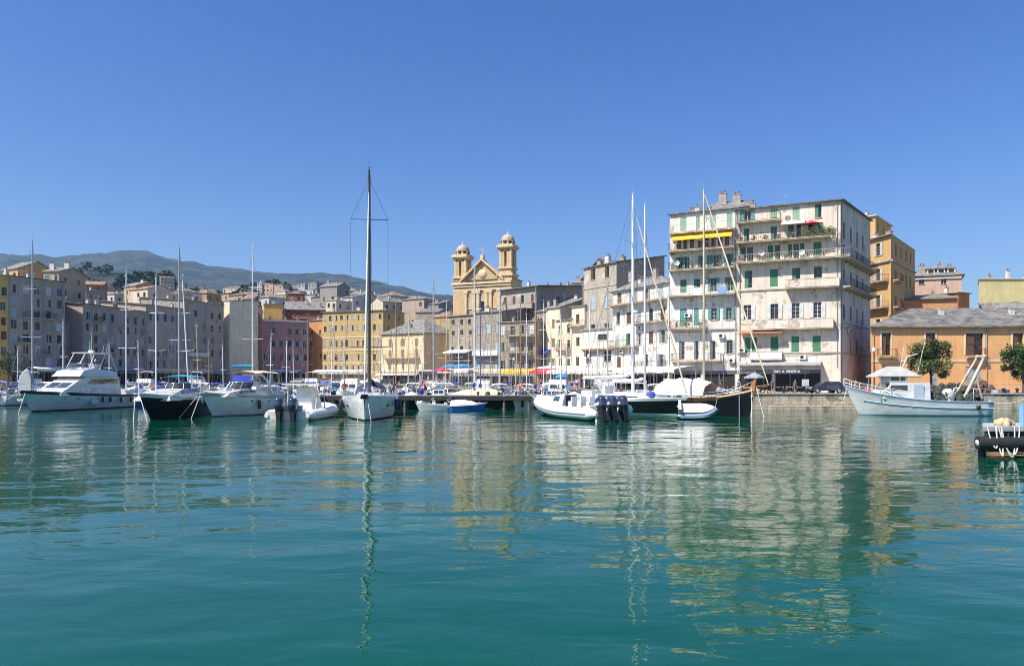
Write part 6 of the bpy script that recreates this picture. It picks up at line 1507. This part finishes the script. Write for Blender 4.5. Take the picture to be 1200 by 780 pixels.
# blue boat tied to the pier, hull showing through below the deck
o = proto_motor(8, BLUEH, CANE, 'covered'); o.location = (PX(548, 90.5), 91.5, .35); o.rotation_euler = (0, 0, 1.45); o['label'] = 'bright blue boat under a cream cover at the middle of the pier'
k = MB(); k.lathe([(.28, -.06), (.34, -.05), (.40, 0), (.34, .05), (.28, .06)], (0, 0, 0), 14, axis='y')
o = k.build('life_ring', M('life_ring_red', (.7, .12, .08), .6), None, (PX(611, 88), 88.2, 2.7)); tag(o, 'red and white life ring on a post at the pier end', 'life ring')
# ------------------------------------------------------------------ cars
def car_proto(mat):
    r = thing('parked_car', '', 'car'); k = MB(); w = .86
    low = [(-2.15, .35), (-2.2, .75), (-2.1, .98), (-1.4, 1.02), (1.15, .95), (1.95, .82), (2.15, .6), (2.15, .35)]
    n = len(low)
    k.add([(w, y, z) for y, z in low]+[(-w, y, z) for y, z in low], [tuple(range(n)), tuple(range(2*n-1, n-1, -1))]+[(i, n+i, n+(i+1) % n, (i+1) % n) for i in range(n)])
    k.hexa([(-.8, -2.0, .97), (.8, -2.0, .97), (.8, 1.15, .93), (-.8, 1.15, .93)], [(-.62, -1.5, 1.46), (.62, -1.5, 1.46), (.62, .35, 1.46), (-.62, .35, 1.46)])
    b = k.build('body', mat, r)
    k = MB()
    for sd in (-1, 1):
        q = [(sd*.79, -1.85, 1.02), (sd*.79, .95, .99), (sd*.65, .3, 1.4), (sd*.65, -1.45, 1.4)]; k.add([(x+sd*.012, y, z) for x, y, z in q], [(0, 1, 2, 3) if sd > 0 else (3, 2, 1, 0)])
    k.quad((-.72, 1.11, .985), (.72, 1.11, .985), (.6, .42, 1.42), (-.6, .42, 1.42)); k.quad((-.72, -1.99, 1.0), (-.6, -1.56, 1.42), (.6, -1.56, 1.42), (.72, -1.99, 1.0))
    k.build('car_window', BGLASS, b)
    for x in (-.82, .82):
        for y in (-1.35, 1.35):
            k = MB(); k.lathe([(0, -.11), (.2, -.11), (.2, -.1), (.32, -.1), (.34, -.06), (.34, .06), (.32, .1), (.2, .1), (.2, .11), (0, .11)], (0, 0, 0), 14, 0, axis='x'); wh = k.build('wheel', RUB, r, (x, y, .34))
            k = MB(); k.lathe([(0, .115 if x > 0 else -.115), (.19, .113 if x > 0 else -.113)], (0, 0, 0), 12, axis='x'); k.build('rim', ALU, wh)
    for x in (-.6, .6): k = MB(); k.box(x-.18, 2.1, .62, x+.18, 2.165, .76); k.build('headlight', M('lamp_lens', (.7, .72, .75), .15), r)
    for x in (-.68, .68): k = MB(); k.box(x-.12, -2.21, .72, x+.12, -2.14, .92); k.build('tail_light', M('tail_red', (.4, .02, .02), .3), r)
    return r
CARS = [(gloss('car_navy', (.02, .035, .08), .15, 1), [(967, 91.5, 1.6, 'dark blue car parked on the quay left of the fishing boat bow'), (452, 197, 1.5, 'dark blue car parked before the cream hipped house'), (436, 198, 1.5, 'dark blue car left of another before the mustard building')]),
        (gloss('car_black', (.012, .012, .014), .15, 1), [(484, 194, 1.7, 'black car parked before the cream hipped house'), (474, 196, 1.6, 'black car parked beside the dark blue one'), (64, 152, 1.3, 'black car parked under the tallest grey house')]),
        (gloss('car_silver', (.45, .46, .48), .2, 1), [(398, 206, 1.5, 'silver car parked before the mustard building'), (412, 204, 1.5, 'silver car right of another by the mustard building'), (380, 207, 1.6, 'silver car before the orange house'), (88, 158, 1.3, 'silver car by the low gap house')]),
        (gloss('car_white', (.7, .7, .7), .2, 1), [(350, 205, 1.4, 'white car parked before the pink house'), (425, 203, 1.5, 'white car before the middle of the mustard building'), (500, 188, 1.8, 'white car right of the cream hipped house')]),
        (gloss('car_red', (.4, .03, .03), .2, 1), [(365, 204, 1.4, 'red car parked before the orange house')])]
for m_, lst in CARS:
    p0 = car_proto(m_)
    for i, (px, Y, rz, lb) in enumerate(lst):
        o = p0 if i == 0 else copy_tree(p0); o.location = (PX(px, Y), Y, QZ+.004); o.rotation_euler = (0, 0, rz); o['label'] = lb; o['group'] = 'cars parked along the quay'
# ------------------------------------------------------------------ terrace canopies, parasols, furniture
def canopy(lab, pxa, Ya, pxb, Yb, ztop, depth, mat, drop=.5, name='terrace_canopy', lean=0.):
    A, B_ = Vector(at(pxa, Ya)), Vector(at(pxb, Yb)); d = B_-A; L = d.length; t = thing(name, lab, 'canopy', (A.x, A.y, QZ), math.atan2(d.y, d.x))
    n = max(2, int(L/2)); k = MB(); h = ztop-QZ; g = []
    for i in range(n*2+1):
        x = L*i/(n*2); e = .05*math.sin(i*1.9)
        g.append([(x, .03, h-drop-.5+e), (x, -.01, h-drop), (x, depth*.33, h-drop*.5+e), (x, depth*.66, h-drop*.2-e), (x, depth, h)])
    k.grid(g, 0, False); k.build('canopy_cloth', mat, t)
    k = MB()
    for i in range(n+1):
        x = min(L-.05, max(.05, L*i/n)); k.tube([(x, .1, 0), (x, .1, h-drop-.02)], .05, 5); k.tube([(x, depth-.1, 0), (x, depth-.1, h-.05)], .05, 5); k.tube([(x, .05, h-drop-.04), (x, depth*.5, h-drop*.36-.08), (x, depth-.05, h-.06)], .035, 4)
    k.build('canopy_frame', GREYF, t)
    return t
canopy('long white terrace canopy behind the triple-outboard inflatable', 640, 128, 722, 113, 5.3, 4, CANW); canopy('yellow terrace awning left of the red one below the hanging balconies', 586, 138, 620, 134, 5.3, 3.5, CANY)
canopy('red terrace awning right of the yellow one', 620, 134, 641, 131, 5.3, 3.5, CANR); canopy('cream restaurant canopy before the stone houses under the church', 548, 148, 586, 143, 5.4, 4, CANE); canopy('white restaurant canopy left of the cream one under the church', 512, 158, 548, 150, 5.6, 4, CANW)
canopy('white marquee roof on the right of the mid terrace, behind the two tallest masts', 722, 113, 790, 101, 5.4, 4, CANW); canopy('pale awning before the cream hipped house', 446, 202, 500, 196, 5.6, 4, CANE); canopy('grey market awning before the mustard building', 366, 214, 424, 213, 5.8, 5, CANW)
canopy('wavy grey-white restaurant awning under the tallest grey house', 44, 146, 92, 158, 5.9, 4, CANW); canopy('pale restaurant awning under the seven-column grey building', 130, 165, 172, 178, 6.2, 4, CANG); canopy('pale terrace awning under the greenish grey building', 185, 182, 250, 200, 6.0, 4, CANE); canopy('blue-green sunshade roof before the narrow blue-shuttered house', 272, 204, 298, 206, 7.2, 4, CANT)
canopy('dark blue awning before the pink house', 318, 214, 352, 216, 5.8, 4, M('navy_canvas', (.03, .05, .16), .8))
# white kiosk with rounded roof on the mid quay
t = thing('kiosk', 'orange and white quayside kiosk with a rounded pale roof before the tan houses', 'kiosk', (*at(629, 141), QZ), -.35)
k = MB(); k.box(0, 0, 0, 8.5, 3, 3.6, 0); k.box(.6, -.01, 1.2, 7.9, .02, 3.0, 1); k.box(-.02, -.02, 0, .5, .02, 3.6, 2); k.build('kiosk_wall', [M('kiosk_pink', (.5, .3, .3), .7), BGLASS, M('kiosk_orange', (.6, .25, .08), .6)], t)
k = MB(); g = [[(-.5+9.5*i/8, -1.2+4.8*j/6, 3.65+.5*math.sin(math.pi*j/6)*(1-abs(i/4-1)**4)) for j in range(7)] for i in range(9)]; k.grid(g, 0, True); k.box(-.5, -1.2, 3.55, 9, 3.6, 3.64); k.build('kiosk_roof', CANW, t)
t = thing('kiosk', 'small pink and white framed kiosk right of the parked cars', 'kiosk', (*at(491, 172), QZ), 0)
k = MB(); k.box(0, 0, 0, 8, 3, 3.2, 0); 
for i in range(4): k.box(.4+i*1.9, -.02, 1.2, 1.9+i*1.9, .02, 2.6, 1)
k.build('kiosk_wall', [M('kiosk_rose', (.62, .4, .38), .7), BGLASS], t); k = MB(); k.box(-.3, -.5, 3.2, 8.3, 3.3, 3.42); k.build('kiosk_roof', CANW, t)
def parasol(px, Y, mat, lab, r=1.6, h=3.0, base=QZ, sq=False):
    t = thing('parasol', lab, 'parasol', (*at(px, Y), base)); k = MB(); k.lathe([(.3, 0), (.3, .08), (.03, .1), (.03, h+.1), (0, h+.15)], (0, 0, 0), 8); k.build('pole', ALU, t)
    n = 8; k = MB(); vs = [(0, 0, h)]+[(r*math.cos(2*math.pi*i/n), r*math.sin(2*math.pi*i/n), h-.55) for i in range(n)]+[(r*math.cos(2*math.pi*i/n), r*math.sin(2*math.pi*i/n), h-.75) for i in range(n)]
    k.add(vs, [(0, 1+i, 1+(i+1) % n) for i in range(n)]+[(1+i, 9+i, 9+(i+1) % n, 1+(i+1) % n) for i in range(n)]); k.build('canopy', mat, t); return t
BLUP = M('sky_blue_canvas', (.05, .3, .7), .8, .08)
parasol(530, 147, BLUP, 'left one of two sky-blue parasols before the white canopy under the church', 2.2, 4.6); parasol(541.5, 146, BLUP, 'right one of two sky-blue parasols before the white canopy under the church', 2.2, 4.6)
parasol(518, 146, CANR, 'red parasol just left of the two sky-blue parasols', 2.0, 3.8); parasol(658, 108, BLUP, 'bright blue closed-style parasol by the long white terrace canopy', 1.0, 2.6)
parasol(884, 91, CANG, 'grey parasol at the restaurant terrace behind the black wooden bow', 1.3, 2.6)
# cafe tables and chairs in front of the shops
def cafe_table(px, Y, lab):
    t = thing('cafe_table', lab, 'table', (*at(px, Y), QZ)); k = MB(); k.lathe([(.0, .72), (.38, .72), (.38, .76), (0, .76)], (0, 0, 0), 12); k.build('table_top', M('pale_table', (.55, .52, .46), .5), t); k = MB(); k.lathe([(.22, 0), (.22, .03), (.03, .05), (.03, .719)], (0, 0, 0), 8); k.build('pedestal', IRON, t); return t
def cafe_chair():
    t = thing('cafe_chair', '', 'chair'); k = MB(); k.box(-.21, -.21, .43, .21, .21, .47); k.build('seat', WOOD, t); k = MB(); k.box(-.21, .18, .6, .21, .215, .92); k.box(-.2, .185, .47, -.17, .21, .6); k.box(.17, .185, .47, .2, .21, .6); k.build('backrest', WOOD, t)
    for x in (-.19, .19):
        for y in (-.19, .19): k = MB(); k.box(x-.015, y-.015, 0, x+.015, y+.015, .43); k.build('leg', IRON, t)
    return t
cp = cafe_chair(); first = True; fr_ = random.Random(3)
TBL = [(896, 92.5, 'left of the bar doorway'), (913, 91.5, 'before the first bar window'), (926, 93, 'under the bar sign'), (938, 91, 'right of the bar sign'), (874, 93, 'behind the black wooden bow'), (861, 94, 'left of the grey terrace parasol')]
for px, Y, w_ in TBL:
    cafe_table(px, Y, 'small round cafe table '+w_)
    for j, dx in enumerate((-.7, .7)):
        x, y = at(px, Y); o = cp if first else copy_tree(cp); first = False
        o.location = (x+dx, y+fr_.uniform(-.2, .2), QZ); o.rotation_euler = (0, 0, math.pi/2*(1 if dx < 0 else -1)+fr_.uniform(-.3, .3)); o['label'] = 'wooden cafe chair on the %s side of the table %s' % ('left' if dx < 0 else 'right', w_); o['group'] = 'cafe chairs on the quay'
t = thing('menu_board', 'white menu board standing outside the bar windows', 'board', (*at(944, 92), QZ), .1); k = MB(); k.box(-.45, 0, .9, .45, .05, 1.75); k.build('panel', M('board_white', (.75, .75, .72), .5), t); k = MB(); k.box(-.42, 0.06, 0, -.36, .1, 1.6); k.box(.36, .06, 0, .42, .1, 1.6); k.build('leg', IRON, t)
# lamp posts, bollards
def lamp(px, Y, lab, h=5.0):
    t = thing('street_lamp', lab, 'street lamp', (*at(px, Y), QZ)); k = MB(); k.lathe([(.16, 0), (.14, .5), (.06, .6), (.05, h), (0, h)], (0, 0, 0), 8); k.build('post', IRON, t); k = MB(); k.lathe([(.05, h), (.18, h+.1), (.25, h+.5), (.1, h+.62), (0, h+.75)], (0, 0, 0), 8); k.build('lantern', M('lamp_lens', (.7, .72, .75), .15), t)
for px, Y, w_ in ((1024, 90, 'by the left corner of the orange warehouse'), (848, 100, 'before the shops behind the black yacht'), (690, 118, 'by the long white terrace canopy'), (602, 140, 'by the yellow terrace awning'), (420, 206, 'before the mustard building'), (112, 154, 'under the seven-column grey building')): lamp(px, Y, 'black iron street lamp '+w_)
b0 = None
for i, px in enumerate((892, 918, 945, 972, 1176, 1192)):
    if b0 is None:
        k = MB(); k.lathe([(.2, 0), (.15, .1), (.14, .4), (.22, .46), (.2, .58), (0, .62)], (0, 0, 0), 10); b0 = o = k.build('mooring_bollard', IRON, None)
    else: o = b0.copy(); C.objects.link(o)
    o.location = (*at(px, 87), QZ+.12); tag(o, 'iron mooring bollard on the right quay edge', 'bollard', 'mooring bollards on the right quay edge')
# nets, crates and ropes heaped on the quay behind the fishing boat
o = heap('net_heap', (0, 0, 0), 3.2, .9, 1.3, 110, NET, None, 7, .3); o.location = (PX(1118, 88.5), 88.5, QZ); tag(o, 'long dark heap of fishing nets on the quay behind the fishing boat', 'nets')
o = heap('net_heap', (0, 0, 0), 1.6, .7, 1.5, 60, M('brown_net', (.12, .07, .05), .9, .5, 6), None, 8, .3); o.location = (PX(1152, 88), 88, QZ); tag(o, 'brown heap of nets near the barred doorway of the orange warehouse', 'nets')
o = heap('gear_heap', (0, 0, 0), 1.5, .5, .4, 30, M('tan_gear', (.42, .3, .2), .9, .4, 5), None, 12, .18); o.location = (PX(893, 87), 87.2, QZ+.1); tag(o, 'small tan heap of ropes and gear at the quay corner', 'rope heap')
for i, px in enumerate((1164, 1170, 1178)):
    k = MB(); k.box(-.4, -.3, 0, .4, .3, .4); k.box(-.36, -.26, .38, .36, .26, .405, 1); o = k.build('fish_crate', [[M('crate_white', (.6, .6, .58), .6), M('crate_grey', (.35, .36, .38), .6), M('crate_blue', (.1, .2, .4), .6)][i], DARKIN], None, (*at(px, 87.5), QZ+.12), .2*i); tag(o, '%s plastic fish crate on the quay behind the stern gallows' % ['white', 'grey', 'blue'][i], 'crate')
t = thing('railing', 'thin steel railing along the quay before the orange warehouse', 'railing', (*at(1150, 87.6), QZ+.12)); k = MB()
for i in range(8): k.tube([(i*1.4, 0, 0), (i*1.4, 0, 1.0)], .03, 5)
k.tube([(0, 0, 1), (9.8, 0, 1)], .03, 5); k.tube([(0, 0, .55), (9.8, 0, .55)], .02, 5); k.build('rail', STEEL, t)

# ------------------------------------------------------------------ trees
def leafy(name, c, rx, rz_, n, mats, root, seed, size=.22, clumps=26):
    r_ = random.Random(seed); k = MB(); cl = []
    for i in range(clumps):
        v = Vector((r_.gauss(0, 1), r_.gauss(0, 1), r_.gauss(0, 1))).normalized()*(r_.random()**.4); cl.append((Vector((c[0]+v.x*rx, c[1]+v.y*rx, c[2]+v.z*rz_)), r_.uniform(.16, .34)*rx, r_.random()))
    for i in range(n):
        p, rr, tone = cl[r_.randrange(clumps)]; v = Vector((r_.gauss(0, 1), r_.gauss(0, 1), r_.gauss(0, 1))).normalized()*(rr*r_.random()**.35); q = p+v
        a = Vector((r_.gauss(0, 1), r_.gauss(0, 1), r_.gauss(0, .6))).normalized(); b_ = a.orthogonal().normalized(); b_.rotate(Matrix.Rotation(r_.uniform(0, 6.28), 3, a)); s_ = size*r_.uniform(.6, 1.3)
        k.add([q, q+a*s_*.5+b_*s_*.28, q+a*s_, q+a*s_*.5-b_*s_*.28], [(0, 1, 2, 3)], 0 if tone < .45 else (1 if tone < .75 else 2))
    return k.build(name, mats, root)
def tree(px, Y, top, crown_w, lab, seed, mats=(LEAF, LEAFY, LEAFD), n=11000, base=QZ):
    t = thing('broadleaf_tree', lab, 'tree', (*at(px, Y), base)); h = PZ(top, Y)-base; rx = crown_w/F*Y/2; rz_ = h*.40; k = MB()
    k.tube([(0, 0, 0), (.05, 0, h*.25), (-.05, .05, h*.5)], [.17, .13, .09], 8); r_ = random.Random(seed)
    for i in range(7):
        a = r_.uniform(0, 6.28); k.tube([(0, 0, h*r_.uniform(.22, .4)), (rx*.4*math.cos(a), rx*.4*math.sin(a), h*.55), (rx*.75*math.cos(a), rx*.75*math.sin(a), h*r_.uniform(.6, .85))], [.08, .05, .02], 5)
    k.build('trunk', BARK, t); leafy('crown', (0, 0, h*.63), rx*.92, rz_*.92, n, list(mats), t, seed, .26, 44); return t
tree(1091, 91.5, 399, 49, 'round bushy tree in front of the orange warehouse, behind the fishing boat', 3); tree(1199, 91, 403, 46, 'round bushy tree cut by the right edge before the orange warehouse', 4)
tree(14, 141, 412, 40, 'dark leafy tree before the yellow house at the left edge', 6, (LEAFD, LEAF, LEAFD), 3000)
# trees on the hillside: a few shapes copied
protos = []
for s_ in range(4):
    t = thing('hill_tree', '', 'tree'); k = MB(); k.tube([(0, 0, -1), (0, 0, 3.5)], [.3, .15], 6); k.build('trunk', BARK, t); leafy('crown', (0, 0, 5.0), 3.3, 3.2, 420, [LEAFD, LEAF, LEAFD], t, 40+s_, 1.5, 14); protos.append([t, False])
tr = random.Random(8)
ZN = [((138, 205), (690, 790), 50, 'dark tree in the wooded crest above the long grey building', 1.5), ((276, 340), (560, 760), 45, 'dark tree on the wooded knoll behind the tall pale towers', 1.3), ((200, 290), (450, 800), 24, 'dark tree among the hillside houses left of the knoll', 1.1),
      ((60, 140), (900, 1250), 16, 'dark tree on the green ridge behind the brick-coloured house', 1.5), ((340, 420), (420, 700), 24, 'dark tree on the slope above the red slate-topped house', 1.1), ((418, 520), (380, 620), 26, 'dark tree on the slope above the mustard building', 1.1), ((225, 300), (300, 420), 8, 'small tree among roofs above the greenish grey building', .7)]
for (a, b_), (ya, yb_), n_, lb, sc_ in ZN:
    for i in range(n_):
        px = tr.uniform(a, b_); Y = tr.uniform(ya, yb_); X = PX(px, Y); p = tr.choice(protos)
        o = p[0] if not p[1] else copy_tree(p[0]); p[1] = True; s_ = sc_*tr.uniform(.7, 1.3)
        o.location = (X, Y, H(X, Y)-.3); o.rotation_euler = (0, 0, tr.uniform(0, 6)); o.scale = (s_*tr.uniform(.8, 1.3), s_, s_); o['label'] = lb; o['group'] = lb.replace('dark tree', 'dark trees').replace('small tree', 'small trees')
# radio masts on the mountain
for px, hh in ((8, 14), (14.5, 46), (29.5, 40)):
    X, Y = at(px, 4300); t = thing('radio_mast', {8: 'short', 14.5: 'taller left', 29.5: 'right'}[px]+' thin radio mast on the mountain crest', 'mast', (X, Y, H(X, Y)-6))
    k = MB(); k.tube([(0, 0, 0), (0, 0, hh+6)], [2.2, .9], 4); k.build('lattice', M('mast_steel', (.4, .4, .42), .6), t)
    if px > 20: k = MB(); k.lathe([(9, 0), (9, 9), (0, 11)], (0, 0, 0), 8); k.build('base_hut', M('hill_hut', (.4, .38, .34), .8), t)

# ------------------------------------------------------------------ people
def skin_mesh(name, verts, edges, radii, mats, root, sub=1):
    me = bpy.data.meshes.new(name); me.from_pydata(verts, edges, []); o = bpy.data.objects.new(name, me); C.objects.link(o)
    md = o.modifiers.new('s', 'SKIN'); md.use_smooth_shade = True; md.use_x_symmetry = False
    for i, r in enumerate(radii): d = me.skin_vertices[0].data[i]; d.radius = r if isinstance(r, tuple) else (r, r); d.use_root = (i == 0)
    if sub: s_ = o.modifiers.new('u', 'SUBSURF'); s_.levels = sub; s_.render_levels = sub
    bpy.context.view_layer.update(); dg = bpy.context.evaluated_depsgraph_get(); m2 = bpy.data.meshes.new_from_object(o.evaluated_get(dg)); m2.name = name
    C.objects.unlink(o); bpy.data.objects.remove(o); m2.materials.clear(); m2.materials.append(mats)
    return link(name, m2, root)
SKIN = M('skin', (.5, .28, .19), .55, .06); HAIR = M('dark_hair', (.02, .014, .01), .6, .2)
def person(loc, rz, lab, pose, shirt, shorts, hat=False):
    """pose: dict of joint points; faces -y"""
    t = thing('person', lab, 'person', loc, rz); P_ = pose
    order = ['pelvis', 'waist', 'chest', 'neck', 'head0', 'head1', 'shl', 'ell', 'wrl', 'pal', 'shr', 'elr', 'wrr', 'par', 'hil', 'knl', 'anl', 'tol', 'hir', 'knr', 'anr', 'tor']
    ed = [('pelvis', 'waist'), ('waist', 'chest'), ('chest', 'neck'), ('neck', 'head0'), ('head0', 'head1'), ('chest', 'shl'), ('shl', 'ell'), ('ell', 'wrl'), ('wrl', 'pal'), ('chest', 'shr'), ('shr', 'elr'), ('elr', 'wrr'), ('wrr', 'par'), ('pelvis', 'hil'), ('hil', 'knl'), ('knl', 'anl'), ('anl', 'tol'), ('pelvis', 'hir'), ('hir', 'knr'), ('knr', 'anr'), ('anr', 'tor')]
    R_ = dict(pelvis=.13, waist=.12, chest=.14, neck=.055, head0=.085, head1=.09, shl=.06, shr=.06, ell=.042, elr=.042, wrl=.028, wrr=.028, pal=.035, par=.035, hil=.085, hir=.085, knl=.055, knr=.055, anl=.038, anr=.038, tol=.04, tor=.04)
    vs = [P_[n_] for n_ in order]; es = [(order.index(a), order.index(b)) for a, b in ed]; rs = [R_[n_] for n_ in order]
    for hnd, wr in (('pal', 'wrl'), ('par', 'wrr')):     # fingers and thumb
        d = (Vector(P_[hnd])-Vector(P_[wr])).normalized(); sdv = d.orthogonal().normalized(); pi_ = order.index(hnd)
        for j, (o_, ln) in enumerate(((-.028, .07), (-.01, .08), (.01, .075), (.028, .06), (.045, .05))):
            a = Vector(P_[hnd])+sdv*o_+d*(.03 if j < 4 else -.02); b_ = a+d*ln*.55+sdv*(.02 if j == 4 else 0); c_ = a+d*ln+Vector((0, 0, -.015))
            k0 = len(vs); vs += [tuple(a), tuple(b_), tuple(c_)]; rs += [.009, .009, .008]; es += [(pi_, k0), (k0, k0+1), (k0+1, k0+2)]
    skin_mesh('body', vs, es, rs, SKIN, t)
    o2 = ['waist', 'chest', 'shl', 'ell', 'shr', 'elr', 'pelvis']; mid = lambda a, b, f: tuple(Vector(P_[a]).lerp(Vector(P_[b]), f))
    v2 = [P_['waist'], P_['chest'], P_['shl'], mid('shl', 'ell', .7), P_['shr'], mid('shr', 'elr', .7), P_['pelvis']]
    skin_mesh('shirt', v2, [(0, 1), (1, 2), (2, 3), (1, 4), (4, 5), (0, 6)], [.135, .16, .085, .065, .085, .065, .14], shirt, t)
    v3 = [P_['pelvis'], P_['hil'], mid('hil', 'knl', .8), P_['hir'], mid('hir', 'knr', .8)]
    skin_mesh('shorts', v3, [(0, 1), (1, 2), (0, 3), (3, 4)], [.15, .105, .085, .105, .085], shorts, t)
    h1 = Vector(P_['head1']); h0 = Vector(P_['head0']); up = (h1-h0).normalized(); f = Vector(P_.get('face', (0, -1, 0))).normalized(); rt = up.cross(f).normalized(); c = (h0+h1)/2
    k = MB(); k.sphere(h1+up*.02-f*.02, .105, 10); k.sphere(c-f*.05+up*.03, .1, 10); k.build('hair', HAIR, t)
    for sd in (-1, 1):
        k = MB(); k.sphere(c+f*.085+rt*sd*.034+up*.012, .012, 6); k.build('eye', IRON, t); k = MB(); k.sphere(c+rt*sd*.09-up*.005, .025, 6); k.build('ear', SKIN, t)
        k = MB(); an = Vector(P_['anl' if sd < 0 else 'anr']); to = Vector(P_['tol' if sd < 0 else 'tor']); k.tube([an+Vector((0, .05, -.03)), to+Vector((0, -.03, 0))], [.055, .05], 7); k.build('shoe', IRON, t)
    k = MB(); k.sphere(c+f*.1-up*.02, .018, 6); k.build('nose', SKIN, t); k = MB(); k.tube([c+f*.092-up*.06-rt*.025, c+f*.097-up*.062, c+f*.092-up*.06+rt*.025], .006, 4); k.build('mouth', M('lips', (.35, .12, .1), .5), t)
    return t
bend = dict(pelvis=(0, .05, .92), waist=(0, .0, 1.06), chest=(0, -.18, 1.3), neck=(0, -.28, 1.46), head0=(0, -.33, 1.54), head1=(0, -.37, 1.64), shl=(-.19, -.2, 1.36), ell=(-.25, -.34, 1.1), wrl=(-.2, -.5, .92), pal=(-.19, -.55, .85), shr=(.19, -.2, 1.36), elr=(.25, -.3, 1.1), wrr=(.22, -.5, .95), par=(.2, -.56, .88),
            hil=(-.1, .05, .88), knl=(-.11, -.02, .49), anl=(-.11, .04, .08), tol=(-.12, -.12, .04), hir=(.1, .05, .88), knr=(.12, .02, .49), anr=(.13, .12, .08), tor=(.14, -.04, .04), face=(0, -.9, -.35))
stand = dict(bend); stand.update(waist=(0, .03, 1.08), chest=(0, .02, 1.33), neck=(0, 0, 1.5), head0=(0, -.01, 1.58), head1=(0, -.02, 1.69), shl=(-.19, .02, 1.4), ell=(-.25, .04, 1.12), wrl=(-.25, -.08, .88), pal=(-.25, -.1, .8), shr=(.19, .02, 1.4), elr=(.25, .04, 1.12), wrr=(.25, -.08, .88), par=(.25, -.1, .8), face=(0, -1, 0))
REDS = M('red_shirt', (.6, .03, .05), .8, .1); NAVS = M('navy_shorts', (.03, .04, .1), .85, .1)
person((PX(498, 87), 87.2, 1.63), -1.0, 'person in red shirt and dark shorts bending forward on the pier', bend, REDS, NAVS)
person((PX(403, 87.5), 87.8, 1.63), .4, 'person in red shirt standing on the pier left of the white sloop', stand, REDS, M('grey_shorts', (.2, .2, .22), .8))
person((PX(461, 87.2), 87.4, 1.63), .2, 'person in dark clothes standing on the pier right of the white sloop', stand, M('dark_shirt', (.03, .03, .04), .8), NAVS)
ppl = [(560, 152, 'white shirt before the cream restaurant canopy', CANW), (578, 148, 'blue shirt before the cream restaurant canopy', CANB), (545, 150, 'dark shirt beside the right sky-blue parasol', M('dark_shirt', (.03, .03, .04), .8)), (652, 110, 'white shirt by the long white terrace canopy', CANW), (905, 90, 'blue shirt walking past the bar window', M('denim', (.1, .15, .3), .8)), (845, 102, 'dark shirt before the shops behind the black yacht', M('dark_shirt', (.03, .03, .04), .8))]
for px, Y, lb, m_ in ppl: person((*at(px, Y), QZ), fr_.uniform(-1.5, 1.5), 'person in '+lb, stand, m_, NAVS)

SPOTS = {'white': CANW, 'blue': M('denim', (.1, .15, .3), .8), 'green': M('green_shirt', (.06, .2, .08), .8), 'yellow': M('yellow_shirt', (.6, .45, .08), .8), 'black': M('dark_shirt', (.03, .03, .04), .8)}
PP = {}
for i, (px, Y, w_) in enumerate([(515, 154, 'under the white restaurant canopy'), (524, 150, 'under the white restaurant canopy'), (536, 149, 'under the white restaurant canopy'), (570, 146, 'by the cream restaurant canopy'), (592, 139, 'by the yellow terrace awning'), (598, 138, 'by the yellow terrace awning'), (612, 136, 'by the yellow terrace awning'), (627, 133, 'by the red terrace awning'), (634, 132, 'by the red terrace awning'),
      (664, 119, 'by the long white canopy'), (676, 117, 'by the long white canopy'), (694, 115, 'by the long white canopy'), (708, 113, 'by the long white canopy'), (728, 110, 'under the white marquee'), (742, 108, 'under the white marquee'), (756, 106, 'under the white marquee'), (866, 90, 'behind the black wooden bow'), (932, 89.5, 'before the bar'), (1003, 89, 'beside the fishing boat bow'),
      (440, 199, 'on the quay before the mustard building'), (418, 203, 'on the quay before the mustard building'), (390, 206, 'on the quay before the mustard building'), (330, 212, 'before the pink house'), (68, 150, 'before the tallest grey house'), (60, 149, 'before the tallest grey house'), (150, 168, 'before the seven-column building'), (164, 172, 'before the seven-column building')]):
    cn = list(SPOTS)[i % 5]
    if cn not in PP: o = PP[cn] = person((*at(px, Y), QZ), fr_.uniform(-3, 3), '', stand, SPOTS[cn], NAVS)
    else: o = copy_tree(PP[cn], None, (*at(px, Y), QZ), fr_.uniform(-3, 3))
    o['label'] = 'person in %s top standing %s' % (cn, w_); o['group'] = 'people on the quays'
# ------------------------------------------------------------------ labels that would repeat get their place among their likes
WORDS = ['first', 'second', 'third', 'fourth', 'fifth', 'sixth', 'seventh', 'eighth', 'ninth', 'tenth', 'eleventh', 'twelfth']
def ordw(i): 
    return WORDS[i] if i < 12 else str(i+1)+'th'
by = {}
for o in list(bpy.context.scene.objects):
    if o.parent is None and o.get('label') is not None and not o['label'].startswith(('dark tree', 'small tree', 'iron mooring')): by.setdefault(o['label'], []).append(o)
for lb, os_ in by.items():
    if len(os_) < 2: continue
    os_.sort(key=lambda o: o.location.x/max(1, o.location.y))
    for i, o in enumerate(os_): o['label'] = (lb if len(lb.split()) <= 13 else lb.replace(' moored', '').replace(' the ', ' '))+(', leftmost' if i == 0 else ', rightmost' if i == len(os_)-1 else ', %s from left' % ordw(i))
